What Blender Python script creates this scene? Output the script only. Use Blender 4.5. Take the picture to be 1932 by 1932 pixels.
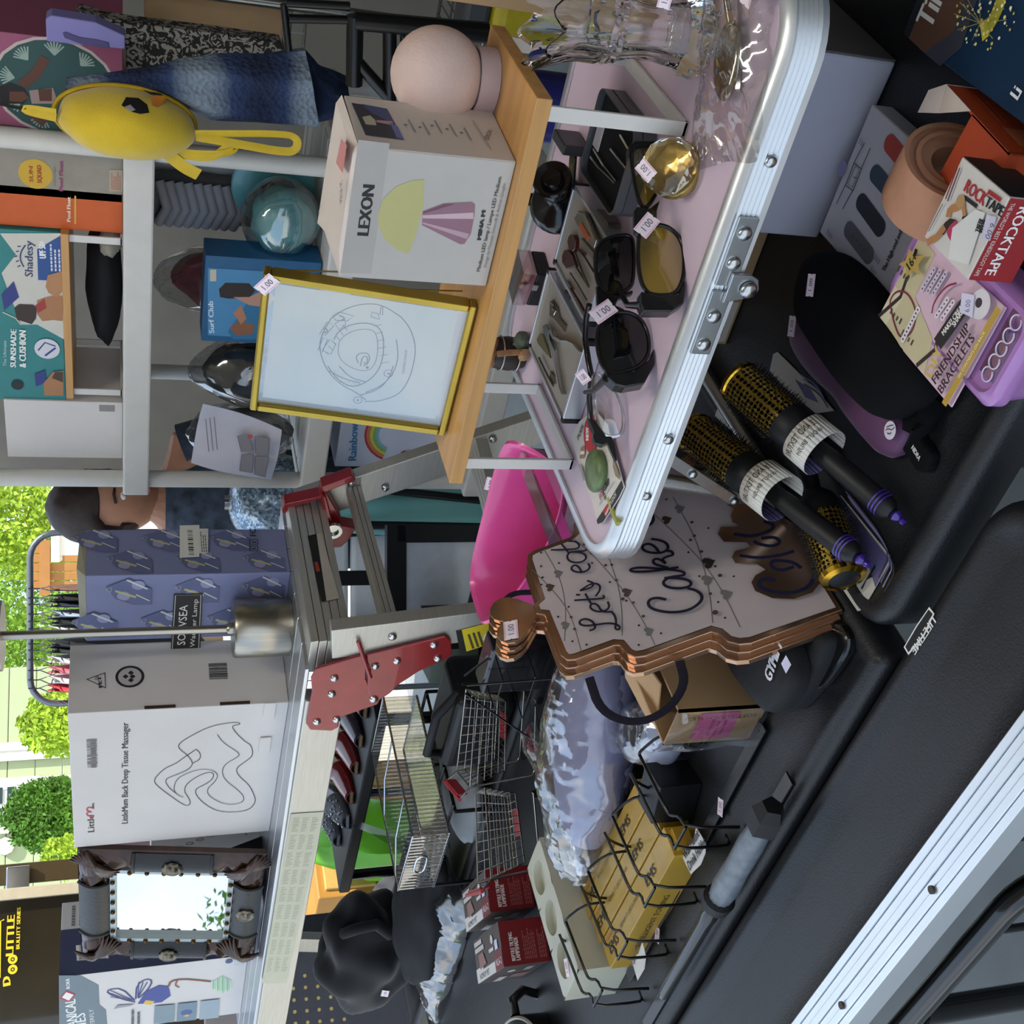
import bpy, bmesh, math, random
from mathutils import Vector, Matrix, noise
random.seed(7)
for o in list(bpy.data.objects): bpy.data.objects.remove(o, do_unlink=True)
SC = bpy.context.scene
COL = SC.collection
# ------------------------------------------------------------------ camera
# The phone was held sideways: the photograph's left edge is the top of the room.
# World: X runs along the tables (to the right), Y runs away across them, Z is up.
FPX = 2200.0; SIZE = 1932.0; PITCH = math.radians(18.5); YAW = math.radians(41)
CAM = Vector((0, 0, 1.44))
_h = Vector((-math.sin(YAW), math.cos(YAW), 0))
FWD = _h*math.cos(PITCH) + Vector((0, 0, -math.sin(PITCH)))
RGT = Vector((_h.y, -_h.x, 0))
UPV = RGT.cross(FWD)
cd = bpy.data.cameras.new('camera'); cam = bpy.data.objects.new('camera', cd); COL.objects.link(cam)
cd.sensor_width = 36; cd.sensor_height = 36; cd.lens = FPX/SIZE*36; cd.clip_end = 200; cd.clip_start = .02
cx, cy, cz = -UPV, RGT, -FWD
cam.matrix_world = Matrix(((cx.x, cy.x, cz.x, CAM.x), (cx.y, cy.y, cz.y, CAM.y), (cx.z, cy.z, cz.z, CAM.z), (0, 0, 0, 1)))
SC.camera = cam
# ------------------------------------------------------------------ sky, sun, exposure
SC.view_settings.view_transform = 'Standard'
SC.view_settings.look = 'None'
SC.view_settings.gamma = 1
SC.view_settings.use_curve_mapping = False
SC.view_settings.exposure = 0.55
w = bpy.data.worlds.new('world'); SC.world = w; w.use_nodes = True
nt = w.node_tree; nt.nodes.clear()
o_ = nt.nodes.new('ShaderNodeOutputWorld'); bg = nt.nodes.new('ShaderNodeBackground')
tc = nt.nodes.new('ShaderNodeTexCoord'); nz = nt.nodes.new('ShaderNodeTexNoise'); rp = nt.nodes.new('ShaderNodeValToRGB')
nz.inputs['Scale'].default_value = 2.2; nz.inputs['Detail'].default_value = 6
rp.color_ramp.elements[0].position = .46; rp.color_ramp.elements[0].color = (.50, .68, .95, 1)
rp.color_ramp.elements[1].position = .66; rp.color_ramp.elements[1].color = (1, 1, 1, 1)
nt.links.new(tc.outputs['Generated'], nz.inputs['Vector']); nt.links.new(nz.outputs['Fac'], rp.inputs['Fac'])
nt.links.new(rp.outputs['Color'], bg.inputs['Color']); bg.inputs['Strength'].default_value = 1.25
nt.links.new(bg.outputs[0], o_.inputs[0])
sd = bpy.data.lights.new('sun', 'SUN'); sd.energy = 5.0; sd.angle = .009; sd.color = (1, .95, .86)
sun = bpy.data.objects.new('sun', sd); COL.objects.link(sun)
sun.rotation_euler = Vector((.75, .25, .9)).to_track_quat('Z', 'Y').to_euler()
# ------------------------------------------------------------------ photo pixel -> point on a plane
def ray(x, y): return FWD + RGT*((SIZE-y-966)/FPX) - UPV*((x-966)/FPX)
def onz(x, y, z): d = ray(x, y); return CAM + d*((z-CAM.z)/d.z)
def onY(x, y, Y): d = ray(x, y); return CAM + d*(Y/d.y)
def onX(x, y, X): d = ray(x, y); return CAM + d*(X/d.x)
def onpl(x, y, p, n): d = ray(x, y); return CAM + d*((p-CAM).dot(n)/d.dot(n))
# ------------------------------------------------------------------ materials
MATS = {}
def lin(c):
    if isinstance(c, str):
        c = c.lstrip('#'); c = [int(c[i:i+2], 16)/255 for i in (0, 2, 4)]
        return tuple(x/12.92 if x <= .04045 else ((x+.055)/1.055)**2.4 for x in c)
    return tuple(c)
def mat(name, col, rough=.5, metal=0, var=.06, scale=30, bump=0, bscale=200, trans=0, ior=1.45, coat=0, stretch=None, spec=.5, sheen=0, alpha=1):
    key = name
    if key in MATS: return MATS[key]
    m = bpy.data.materials.new(name); m.use_nodes = True; n = m.node_tree; b = n.nodes['Principled BSDF']
    c = lin(col)
    b.inputs['Roughness'].default_value = rough; b.inputs['Metallic'].default_value = metal
    b.inputs['Transmission Weight'].default_value = trans; b.inputs['IOR'].default_value = ior
    b.inputs['Coat Weight'].default_value = coat; b.inputs['Specular IOR Level'].default_value = spec
    b.inputs['Sheen Weight'].default_value = sheen; b.inputs['Alpha'].default_value = alpha
    t = n.nodes.new('ShaderNodeTexCoord'); src = t.outputs['Object']
    if stretch:
        mp = n.nodes.new('ShaderNodeMapping'); mp.inputs['Scale'].default_value = stretch
        n.links.new(src, mp.inputs[0]); src = mp.outputs[0]
    z = n.nodes.new('ShaderNodeTexNoise'); z.inputs['Scale'].default_value = scale; z.inputs['Detail'].default_value = 4
    n.links.new(src, z.inputs['Vector'])
    r = n.nodes.new('ShaderNodeValToRGB')
    r.color_ramp.elements[0].position = .3; r.color_ramp.elements[1].position = .7
    r.color_ramp.elements[0].color = (*[x*(1-var) for x in c], 1); r.color_ramp.elements[1].color = (*[min(1, x*(1+var)) for x in c], 1)
    n.links.new(z.outputs['Fac'], r.inputs['Fac']); n.links.new(r.outputs['Color'], b.inputs['Base Color'])
    if bump:
        z2 = n.nodes.new('ShaderNodeTexNoise'); z2.inputs['Scale'].default_value = bscale; z2.inputs['Detail'].default_value = 3
        n.links.new(src, z2.inputs['Vector'])
        bp = n.nodes.new('ShaderNodeBump'); bp.inputs['Strength'].default_value = bump; bp.inputs['Distance'].default_value = .002
        n.links.new(z2.outputs['Fac'], bp.inputs['Height']); n.links.new(bp.outputs['Normal'], b.inputs['Normal'])
    MATS[key] = m; return m
def ink(c):
    key = 'ink_'+(c if isinstance(c, str) else '_'.join('%.2f' % x for x in c))
    return mat(key, c, rough=.55, var=.03)
def film(name, tint=(.93, .95, .97), gloss=.28, rough=.08, bump=.0, scale=25):
    """thin clear plastic: mostly see-through with sharp glints"""
    if name in MATS: return MATS[name]
    m = bpy.data.materials.new(name); m.use_nodes = True; n = m.node_tree; n.nodes.clear()
    out = n.nodes.new('ShaderNodeOutputMaterial'); tr = n.nodes.new('ShaderNodeBsdfTransparent'); gl = n.nodes.new('ShaderNodeBsdfGlossy')
    mx = n.nodes.new('ShaderNodeMixShader'); lw = n.nodes.new('ShaderNodeLayerWeight'); mt = n.nodes.new('ShaderNodeMath')
    tr.inputs['Color'].default_value = (*tint, 1); gl.inputs['Roughness'].default_value = rough
    lw.inputs['Blend'].default_value = .45; mt.operation = 'MULTIPLY_ADD'; mt.inputs[1].default_value = .6; mt.inputs[2].default_value = gloss
    n.links.new(lw.outputs['Facing'], mt.inputs[0]); n.links.new(mt.outputs[0], mx.inputs[0])
    n.links.new(tr.outputs[0], mx.inputs[1]); n.links.new(gl.outputs[0], mx.inputs[2]); n.links.new(mx.outputs[0], out.inputs[0])
    if bump:
        t = n.nodes.new('ShaderNodeTexCoord'); z2 = n.nodes.new('ShaderNodeTexVoronoi'); z2.inputs['Scale'].default_value = scale
        n.links.new(t.outputs['Object'], z2.inputs['Vector'])
        bp = n.nodes.new('ShaderNodeBump'); bp.inputs['Strength'].default_value = bump; bp.inputs['Distance'].default_value = .01
        n.links.new(z2.outputs['Distance'], bp.inputs['Height']); n.links.new(bp.outputs['Normal'], gl.inputs['Normal'])
    MATS[name] = m; return m
# ------------------------------------------------------------------ mesh builder
class MB:
    def __init__(s): s.v = []; s.f = []; s.m = []
    def add(s, vs, fs, mi=0, M=None):
        k = len(s.v)
        s.v += [tuple(M @ Vector(p)) if M else tuple(p) for p in vs]
        s.f += [tuple(i+k for i in f) for f in fs]; s.m += [mi]*len(fs); return s
    def box(s, c, d, mi=0, M=None):
        x, y, z = c; a, b, h = d[0]/2, d[1]/2, d[2]/2
        vs = [(x-a, y-b, z-h), (x+a, y-b, z-h), (x+a, y+b, z-h), (x-a, y+b, z-h), (x-a, y-b, z+h), (x+a, y-b, z+h), (x+a, y+b, z+h), (x-a, y+b, z+h)]
        return s.add(vs, [(0, 3, 2, 1), (4, 5, 6, 7), (0, 1, 5, 4), (1, 2, 6, 5), (2, 3, 7, 6), (3, 0, 4, 7)], mi, M)
    def hexa(s, b, t, mi=0):
        return s.add(list(b)+list(t), [(0, 3, 2, 1), (4, 5, 6, 7), (0, 1, 5, 4), (1, 2, 6, 5), (2, 3, 7, 6), (3, 0, 4, 7)], mi)
    def cyl(s, p0, p1, r0, r1=None, n=14, mi=0, caps=True, M=None):
        p0 = Vector(p0); p1 = Vector(p1); r1 = r0 if r1 is None else r1
        d = (p1-p0).normalized(); a = d.orthogonal().normalized(); b = d.cross(a)
        vs = [p0+(a*math.cos(2*math.pi*i/n)+b*math.sin(2*math.pi*i/n))*r0 for i in range(n)] + [p1+(a*math.cos(2*math.pi*i/n)+b*math.sin(2*math.pi*i/n))*r1 for i in range(n)]
        fs = [(i, (i+1) % n, n+(i+1) % n, n+i) for i in range(n)]
        if caps: fs += [tuple(range(n-1, -1, -1)), tuple(range(n, 2*n))]
        return s.add(vs, fs, mi, M)
    def tube(s, pts, r, n=8, mi=0, closed=False, M=None, flat=None):
        pts = [Vector(p) for p in pts]; N = len(pts); vs = []; a = None
        for i, p in enumerate(pts):
            if closed: d = pts[(i+1) % N]-pts[i-1]
            else: d = pts[min(i+1, N-1)]-pts[max(i-1, 0)]
            d = d.normalized() if d.length > 1e-9 else Vector((0, 0, 1))
            if a is None: a = d.orthogonal().normalized() if flat is None else (Vector(flat)-d*d.dot(Vector(flat))).normalized()
            else: a = (a-d*a.dot(d)); a = a.normalized() if a.length > 1e-6 else d.orthogonal().normalized()
            b = d.cross(a); rr = r[i] if isinstance(r, (list, tuple)) and not (len(r) == 2 and flat is not None) else r
            ra, rb = (rr if isinstance(rr, (list, tuple)) else (rr, rr))
            vs += [p+a*ra*math.cos(2*math.pi*j/n+.39)+b*rb*math.sin(2*math.pi*j/n+.39) for j in range(n)]
        fs = []
        for i in range(N if closed else N-1):
            i2 = (i+1) % N
            fs += [(i*n+j, i*n+(j+1) % n, i2*n+(j+1) % n, i2*n+j) for j in range(n)]
        if not closed: fs += [tuple(range(n-1, -1, -1)), tuple((N-1)*n+j for j in range(n))]
        return s.add(vs, fs, mi, M)
    def lathe(s, prof, n=24, mi=0, M=None, wob=None):
        vs = []; fs = []; k = len(prof)
        for i in range(n):
            a = 2*math.pi*i/n
            for (r, z) in prof:
                q = r*(wob(a, z) if wob else 1); vs.append((q*math.cos(a), q*math.sin(a), z))
        for i in range(n):
            for j in range(k-1):
                i2 = (i+1) % n; fs.append((i*k+j, i2*k+j, i2*k+j+1, i*k+j+1))
        return s.add(vs, fs, mi, M)
    def prism(s, poly, z0, z1, mi=0, M=None):
        n = len(poly); ar = sum(poly[i][0]*poly[(i+1) % n][1]-poly[(i+1) % n][0]*poly[i][1] for i in range(n))
        if ar < 0: poly = poly[::-1]
        vs = [(p[0], p[1], z0) for p in poly]+[(p[0], p[1], z1) for p in poly]
        fs = [tuple(range(n-1, -1, -1)), tuple(range(n, 2*n))]+[(i, (i+1) % n, n+(i+1) % n, n+i) for i in range(n)]
        return s.add(vs, fs, mi, M)
    def grid(s, fn, nu, nv, mi=0, M=None, cu=False):
        vs = [fn(i/nu, j/nv) for j in range(nv+1) for i in range(nu+1)]
        fs = [(j*(nu+1)+i, j*(nu+1)+i+1, (j+1)*(nu+1)+i+1, (j+1)*(nu+1)+i) for j in range(nv) for i in range(nu)]
        return s.add(vs, fs, mi, M)
    def sphere(s, c, r, nu=24, nv=14, mi=0, M=None, fn=None):
        rx, ry, rz = r if isinstance(r, (tuple, list)) else (r, r, r)
        vs = []; fs = []
        for j in range(nv+1):
            t = math.pi*j/nv
            for i in range(nu):
                a = 2*math.pi*i/nu; p = Vector((math.sin(t)*math.cos(a), math.sin(t)*math.sin(a), -math.cos(t)))
                k = fn(p) if fn else 1
                vs.append((c[0]+rx*p.x*k, c[1]+ry*p.y*k, c[2]+rz*p.z*k))
        for j in range(nv):
            for i in range(nu):
                fs.append((j*nu+i, j*nu+(i+1) % nu, (j+1)*nu+(i+1) % nu, (j+1)*nu+i))
        return s.add(vs, fs, mi, M)
    def build(s, name, mats, parent=None, smooth=None, bevel=0, seg=2, subsurf=0, loc=None, solid=0, weld=False):
        me = bpy.data.meshes.new(name); me.from_pydata(s.v, [], s.f)
        if not isinstance(mats, (list, tuple)): mats = [mats]
        for m in mats: me.materials.append(m)
        if len(mats) > 1: me.polygons.foreach_set('material_index', s.m)
        if weld:
            bm = bmesh.new(); bm.from_mesh(me); bmesh.ops.remove_doubles(bm, verts=bm.verts, dist=1e-5)
            bmesh.ops.recalc_face_normals(bm, faces=bm.faces); bm.to_mesh(me); bm.free()
        if smooth is not None:
            me.polygons.foreach_set('use_smooth', [True]*len(me.polygons)); me.set_sharp_from_angle(angle=math.radians(smooth))
        me.update()
        o = bpy.data.objects.new(name, me); COL.objects.link(o)
        if parent: o.parent = parent
        if loc is not None: o.location = loc
        if solid: q = o.modifiers.new('solid', 'SOLIDIFY'); q.thickness = solid; q.offset = 0
        if bevel: q = o.modifiers.new('bevel', 'BEVEL'); q.width = bevel; q.segments = seg; q.limit_method = 'ANGLE'; q.angle_limit = math.radians(35)
        if subsurf: q = o.modifiers.new('sub', 'SUBSURF'); q.levels = subsurf; q.render_levels = subsurf
        return o
def tag(o, label, cat, group=None, kind=None):
    if label: o['label'] = label
    if cat: o['category'] = cat
    if group: o['group'] = group
    if kind: o['kind'] = kind
    return o
WM = {}
def thing(name, label, cat, loc=(0, 0, 0), rot=None, group=None, kind=None):
    o = bpy.data.objects.new(name, None); COL.objects.link(o); o.empty_display_size = .02
    M = Matrix.Translation(Vector(loc))
    if rot is not None: M = M @ (rot.to_4x4() if isinstance(rot, Matrix) else Matrix.Rotation(rot, 4, 'Z'))
    o.matrix_world = M; WM[o.name] = M.copy()
    return tag(o, label, cat, group, kind)
def axes(x, y, z=None):
    x = Vector(x).normalized(); y = Vector(y); y = (y-x*y.dot(x)).normalized(); z = x.cross(y)
    return Matrix((x, y, z)).transposed()
TXT = {}
def text_mesh(s):
    if s in TXT: return TXT[s]
    cu = bpy.data.curves.new('t', 'FONT'); cu.body = s; cu.resolution_u = 2
    ob = bpy.data.objects.new('t', cu); COL.objects.link(ob)
    dg = bpy.context.evaluated_depsgraph_get()
    me = bpy.data.meshes.new_from_object(ob.evaluated_get(dg))
    vs = [(v.co.x, v.co.y) for v in me.vertices]; fs = [tuple(p.vertices) for p in me.polygons]
    bpy.data.objects.remove(ob); bpy.data.meshes.remove(me); bpy.data.curves.remove(cu)
    if not vs: vs = [(0, 0), (.01, 0), (.01, .01)]; fs = [(0, 1, 2)]
    TXT[s] = (vs, fs); return TXT[s]
class Print:
    """flat print laid on a face: origin, ux, uy in the parent's frame"""
    def __init__(s, parent, o, ux, uy, lift=.0006, name='printed_graphics'):
        s.p = parent; s.o = Vector(o); s.ux = Vector(ux).normalized(); s.uy = Vector(uy).normalized(); s.n = s.ux.cross(s.uy)
        s.l = lift; s.mb = MB(); s.mats = []; s.name = name
        W = WM[parent.name]; s.W = W; s.Wi = W.inverted()
        s.wo = W @ s.o; s.wn = (W.to_3x3() @ s.n).normalized()
    def mi(s, c):
        m = ink(c) if not isinstance(c, bpy.types.Material) else c
        if m not in s.mats: s.mats.append(m)
        return s.mats.index(m)
    def uv(s, x, y):
        q = s.Wi @ onpl(x, y, s.wo, s.wn) - s.o
        return (q.dot(s.ux), q.dot(s.uy))
    def P(s, u, v): return s.o + s.ux*u + s.uy*v + s.n*s.l
    def up(s): s.l += .00006
    def poly(s, pts, c, px=True):
        q = [s.uv(*p) for p in pts] if px else pts
        ar = sum(q[i][0]*q[(i+1) % len(q)][1]-q[(i+1) % len(q)][0]*q[i][1] for i in range(len(q)))
        if ar < 0: q = q[::-1]
        s.mb.add([s.P(*a) for a in q], [tuple(range(len(q)))], s.mi(c)); s.up(); return s
    def rect(s, u0, v0, u1, v1, c): return s.poly([(u0, v0), (u1, v0), (u1, v1), (u0, v1)], c, px=False)
    def disc(s, u, v, r, c, px=False, n=20, ry=None):
        if px: u, v = s.uv(u, v)
        ry = ry or r
        return s.poly([(u+r*math.cos(2*math.pi*i/n), v+ry*math.sin(2*math.pi*i/n)) for i in range(n)], c, px=False)
    def line(s, pts, wd, c, px=True, closed=False, sm=0):
        q = [Vector(s.uv(*p)) for p in pts] if px else [Vector(p) for p in pts]
        for _ in range(sm):
            r = []
            N = len(q)
            for i in range(N if closed else N-1):
                a, b = q[i], q[(i+1) % N]; r += [a*.75+b*.25, a*.25+b*.75]
            if not closed: r = [q[0]]+r+[q[-1]]
            q = r
        N = len(q); vs = []
        for i in range(N):
            d = (q[(i+1) % N]-q[i-1]) if closed else (q[min(i+1, N-1)]-q[max(i-1, 0)])
            if d.length < 1e-9: d = Vector((1, 0))
            d.normalize(); nn = Vector((-d.y, d.x)); ww = wd[min(i*len(wd)//N, len(wd)-1)] if isinstance(wd, (list, tuple)) else wd
            vs += [s.P(*(q[i]+nn*ww/2)), s.P(*(q[i]-nn*ww/2))]
        fs = [(2*i+1, 2*((i+1) % N)+1, 2*((i+1) % N), 2*i) for i in range(N if closed else N-1)]
        s.mb.add(vs, fs, s.mi(c)); s.up(); return s
    def text(s, t, p0, p1, h, c, px=True, bold=0):
        """text whose baseline runs from p0 to p1; h = cap height in metres (or a pixel point on the cap line above p0)"""
        a = Vector(s.uv(*p0)) if px else Vector(p0); b = Vector(s.uv(*p1)) if px else Vector(p1)
        if isinstance(h, (tuple, list)): h = (Vector(s.uv(*h))-a).length
        vs, fs = text_mesh(t); w = max(v[0] for v in vs)-min(v[0] for v in vs); x0 = min(v[0] for v in vs)
        d = (b-a); L = d.length; d.normalize(); nn = Vector((-d.y, d.x)); sx = L/w; sy = h/.73
        for k in ([0] if not bold else [-bold, 0, bold]):
            s.mb.add([s.P(*(a+d*((v[0]-x0)*sx+k)+nn*v[1]*sy)) for v in vs], fs, s.mi(c)); s.up()
        return s
    def bars(s, u0, v0, u1, v1, c='#111111', n=24, vert=True, seed=1):
        R = random.Random(seed); L = (u1-u0) if vert else (v1-v0); t = 0
        while t < L*.97:
            wv = L/n*R.choice((.25, .5, .5, .9)); 
            if vert: s.rect(u0+t, v0, u0+t+wv, v1, c)
            else: s.rect(u0, v0+t, u1, v0+t+wv, c)
            s.l -= .00006; t += wv+L/n*R.choice((.3, .5, .8))
        s.up(); return s
    def para(s, u0, v0, u1, v1, rows, c, seed=3, th=.45):
        R = random.Random(seed); hh = (v1-v0)/rows
        for i in range(rows):
            t = u0; v = v1-(i+1)*hh
            end = u1-(u1-u0)*R.random()*.25
            while t < end:
                ww = (u1-u0)*R.uniform(.05, .14); s.rect(t, v+hh*.2, min(t+ww, end), v+hh*(.2+th), c); s.l -= .00006; t += ww+(u1-u0)*.03
        s.up(); return s
    def done(s):
        if not s.mb.v: return None
        return s.mb.build(s.name, s.mats, s.p)
def carton(name, label, cat, w, d, h, loc, rz, m, group=None, bevel=.0015, body='body'):
    """closed carton, origin at the middle of its base; front faces -y"""
    t = thing(name, label, cat, loc, rz, group)
    MB().box((0, 0, h/2), (w, d, h)).build(body, m, t, bevel=bevel, seg=2)
    return t
def face(t, w, d, h, which, **k):
    if which == 'front': return Print(t, (-w/2, -d/2, 0), (1, 0, 0), (0, 0, 1), **k)
    if which == 'right': return Print(t, (w/2, -d/2, 0), (0, 1, 0), (0, 0, 1), **k)
    if which == 'left': return Print(t, (-w/2, d/2, 0), (0, -1, 0), (0, 0, 1), **k)
    if which == 'top': return Print(t, (-w/2, -d/2, h), (1, 0, 0), (0, 1, 0), **k)
def from_front(bl, br, z0, top, depth):
    """carton standing on z0: bottom front corners and a pixel at the top of the left front edge"""
    a = onz(*bl, z0); b = onz(*br, z0); dx = (b-a); w = dx.length; dx.normalize(); n = Vector((dx.y, -dx.x, 0))
    rz = math.atan2(dx.y, dx.x); h = onpl(*top, a, n).z - z0
    c = (a+b)/2 - n*depth/2
    return w, h, c, rz
def tagprice(parent, M, s=.03, txt=True, name='price_sticker'):
    """small pink-edged paper price sticker; M places it in the parent's frame"""
    mb = MB(); a = s; b = s*.62
    mb.add([M @ Vector(p) for p in ((0, 0, 0), (a, 0, 0), (a, b*.4, 0), (a*.96, b*.5, 0), (a, b*.6, 0), (a, b, 0), (0, b, 0), (0, b*.6, 0), (a*.04, b*.5, 0), (0, b*.4, 0))], [tuple(range(10))], 0)
    z = .0003
    vs, fs = text_mesh('1.00'); w0 = max(v[0] for v in vs)
    mb.add([M @ Vector((a*(.18+.62*v[0]/w0), b*(.28+.62*v[1]), z)) for v in vs], fs, 1)
    for x0, x1, y0, y1, mi in ((.06, .94, .06, .1, 2), (.06, .94, .9, .94, 2)):
        mb.add([M @ Vector(p) for p in ((a*x0, b*y0, z), (a*x1, b*y0, z), (a*x1, b*y1, z), (a*x0, b*y1, z))], [(0, 1, 2, 3)], mi)
    return mb.build(name, [ink('#f3e3e8'), ink('#55506a'), ink('#d890b0')], parent)
def rrect(w, h, r, n=5, cx=0, cy=0):
    out = []
    for (x, y, a0) in ((w/2-r, h/2-r, 0), (-w/2+r, h/2-r, 90), (-w/2+r, -h/2+r, 180), (w/2-r, -h/2+r, 270)):
        for i in range(n+1):
            a = math.radians(a0+90*i/n); out.append((cx+x+r*math.cos(a), cy+y+r*math.sin(a)))
    return out
def chaikin(pts, k=2, closed=False):
    q = [Vector(p) for p in pts]
    for _ in range(k):
        r = []; N = len(q)
        for i in range(N if closed else N-1):
            a, b = q[i], q[(i+1) % N]; r += [a*.75+b*.25, a*.25+b*.75]
        if not closed: r = [q[0]]+r+[q[-1]]
        q = r
    return q
def arc(c, r, a0, a1, n, ax=Vector((1, 0, 0)), ay=Vector((0, 1, 0))):
    c = Vector(c); return [c+ax*r*math.cos(math.radians(a0+(a1-a0)*i/n))+ay*r*math.sin(math.radians(a0+(a1-a0)*i/n)) for i in range(n+1)]
def N3(p, s=1.0): return noise.noise(Vector(p)*s)
# ================================================================== the setting
ZT = .74            # black table tops
concrete = mat('concrete', '#8d9292', .85, var=.12, scale=6, bump=.15, bscale=90)
drive = mat('driveway', '#c9c3b6', .9, var=.08, scale=5)
wallm = mat('garage_wall_board', '#7d766a', .85, var=.1, scale=5)
ceilm = mat('garage_ceiling_board', '#a9a498', .9, var=.05, scale=5)
def struct(name, label, mb, m, **k): return tag(mb.build(name, m, **k), label, name.split('_')[0], kind='structure')
struct('floor', 'grey concrete garage floor under the tables', MB().box((-1.2, 1.2, -.05), (7, 6.6, .1)), concrete)
struct('ground', 'pale concrete driveway outside the garage', MB().box((-14, 10, -.12), (40, 60, .1)), drive)
struct('wall_back', 'dim brown board wall at the back of the garage', MB().box((-.55, 4.2, 1.35), (5.7, .12, 2.7)), wallm)
struct('wall_right', 'brown board side wall of the garage', MB().box((2.3, 1.2, 1.35), (.12, 6.0, 2.7)), wallm)
struct('ceiling', 'pale board ceiling of the garage', MB().box((.05, 1.55, 2.72), (4.5, 5.4, .08)), ceilm)

# ------------------------------------------------------------------ ceiling tube lamp (its streak shows on the dark lenses)
lampm = bpy.data.materials.new('lamp_tube'); lampm.use_nodes = True; e_ = lampm.node_tree.nodes['Principled BSDF']; e_.inputs['Emission Color'].default_value = (1, .96, .9, 1); e_.inputs['Emission Strength'].default_value = 22
t = thing('ceiling_light', 'long tube light fixed to the garage ceiling', 'lamp', (-.35, .95, 2.68), math.radians(-20))
MB().box((0, 0, -.02), (1.3, .12, .04)).build('housing', mat('white_lamp_housing', '#d8d8d4', .5), t, bevel=.004)
for y in (-.03, .03): MB().cyl((-.6, y, -.058), (.6, y, -.058), .014, n=14).build('tube', lampm, t, smooth=50)
# ------------------------------------------------------------------ black folding tables
blackp = mat('black_moulded_plastic', '#17181a', .42, var=.1, scale=60, bump=.25, bscale=420)
blackr = mat('black_rim_plastic', '#141517', .3, var=.05)
blkmet = mat('black_painted_tube', '#0d0d0e', .22, coat=.4)
def tabletop(parent, x0, x1, y0, y1, z, th, r, name='table_top'):
    w, d = x1-x0, y1-y0
    prof = [(0, -th), (.0, -.012), (.004, -.004), (.012, 0), (.022, 0), (.026, -.003), (.05, -.003)]
    mb = MB(); rings = []
    for (ins, dz) in prof:
        rings.append([(p[0]+(x0+x1)/2, p[1]+(y0+y1)/2, z+dz) for p in rrect(w-2*ins, d-2*ins, max(r-ins, .004), 8)])
    n = len(rings[0]); vs = [p for R_ in rings for p in R_]
    fs = [(k*n+i, k*n+(i+1) % n, (k+1)*n+(i+1) % n, (k+1)*n+i) for k in range(len(rings)-1) for i in range(n)]
    fs.append(tuple((len(rings)-1)*n+i for i in range(n))); fs.append(tuple(range(n-1, -1, -1)))
    mb.add(vs, fs); return mb.build(name, blackp, parent, smooth=40)
def table(name, label, x0, x1, y0, y1, z=ZT, th=.045, r=.05, legs=()):
    t = thing(name, label, 'table', ((x0+x1)/2, (y0+y1)/2, 0))
    cx_, cy_ = (x0+x1)/2, (y0+y1)/2
    tabletop(t, x0-cx_, x1-cx_, y0-cy_, y1-cy_, z, th, r)
    for lx in legs:
        for ly in (y0+.07, y1-.07):
            MB().cyl((lx-cx_, ly-cy_, 0), (lx-cx_, ly-cy_, z-th), .014, n=12).build('leg', blkmet, t, smooth=40)
        MB().cyl((lx-cx_, y0+.07-cy_, .25), (lx-cx_, y1-.07-cy_, .25), .009, n=10).build('leg_brace', blkmet, t, smooth=40)
    return t
tA = table('folding_table', 'black moulded folding table under the pink bed table and brushes', -.738, .95, .648, 1.30, legs=(-.55, .75))
tB = table('folding_table', 'black moulded folding table under the wire drink holder and pet lamp boxes', -2.75, -.742, .632, 1.305, z=ZT-.004, r=.012, th=.036, legs=(-2.5, -1.2))
# narrow black table in front, with an aluminium edge and tube legs
tC = table('folding_bench', 'narrow black folding bench with aluminium edge strip and white brand badge', -1.75, -.50, .462, .628, z=ZT-.012, th=.03, r=.06)
alu = mat('brushed_aluminium', '#c9cdd0', .34, 1, var=.06, scale=12, stretch=(1, 60, 60))
alul = mat('anodised_aluminium', '#dfe4e8', .38, .85, var=.03, scale=12)
off = Vector((-1.125, .545, 0))
mb = MB()
for k in range(6): mb.box((-.0, -.112+.0085*k, ZT-.02+(.001 if k % 2 else -.001)), (1.26, .0082, .03))
mb.build('edge_strip', alul, tC, bevel=.001)
for x in (-1.06, -.845):
    p = Vector((x, .445, ZT-.004))-off; MB().cyl(p, p+Vector((0, 0, .0025)), .004).build('screw', mat('dark_screw', '#4a4038', .5, .6), tC, smooth=40)
def legframe(x0, x1, y, name='leg_frame'):
    pts = [(x0, y, .02), (x0, y, ZT-.14)]+[tuple(p) for p in arc((x0+.06, y, ZT-.14), .06, 180, 90, 6, Vector((1, 0, 0)), Vector((0, 0, 1)))]
    pts += [tuple(p) for p in arc((x1-.06, y, ZT-.14), .06, 90, 0, 6, Vector((1, 0, 0)), Vector((0, 0, 1)))]+[(x1, y, .02)]
    MB().tube([Vector(p)-off for p in pts], .013, 12).build(name, blkmet, tC, smooth=50)
legframe(-1.7, -.80, .425)
legframe(-1.66, -.95, .60)
MB().cyl(Vector((-1.06, .425, .02))-off, Vector((-1.06, .425, ZT-.09))-off, .014).build('leg', blkmet, tC, smooth=50)
MB().cyl(Vector((-.90, .425, .3))-off, Vector((-.90, .425, ZT-.09))-off, .004).build('brace', blkmet, tC, smooth=50)
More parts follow.
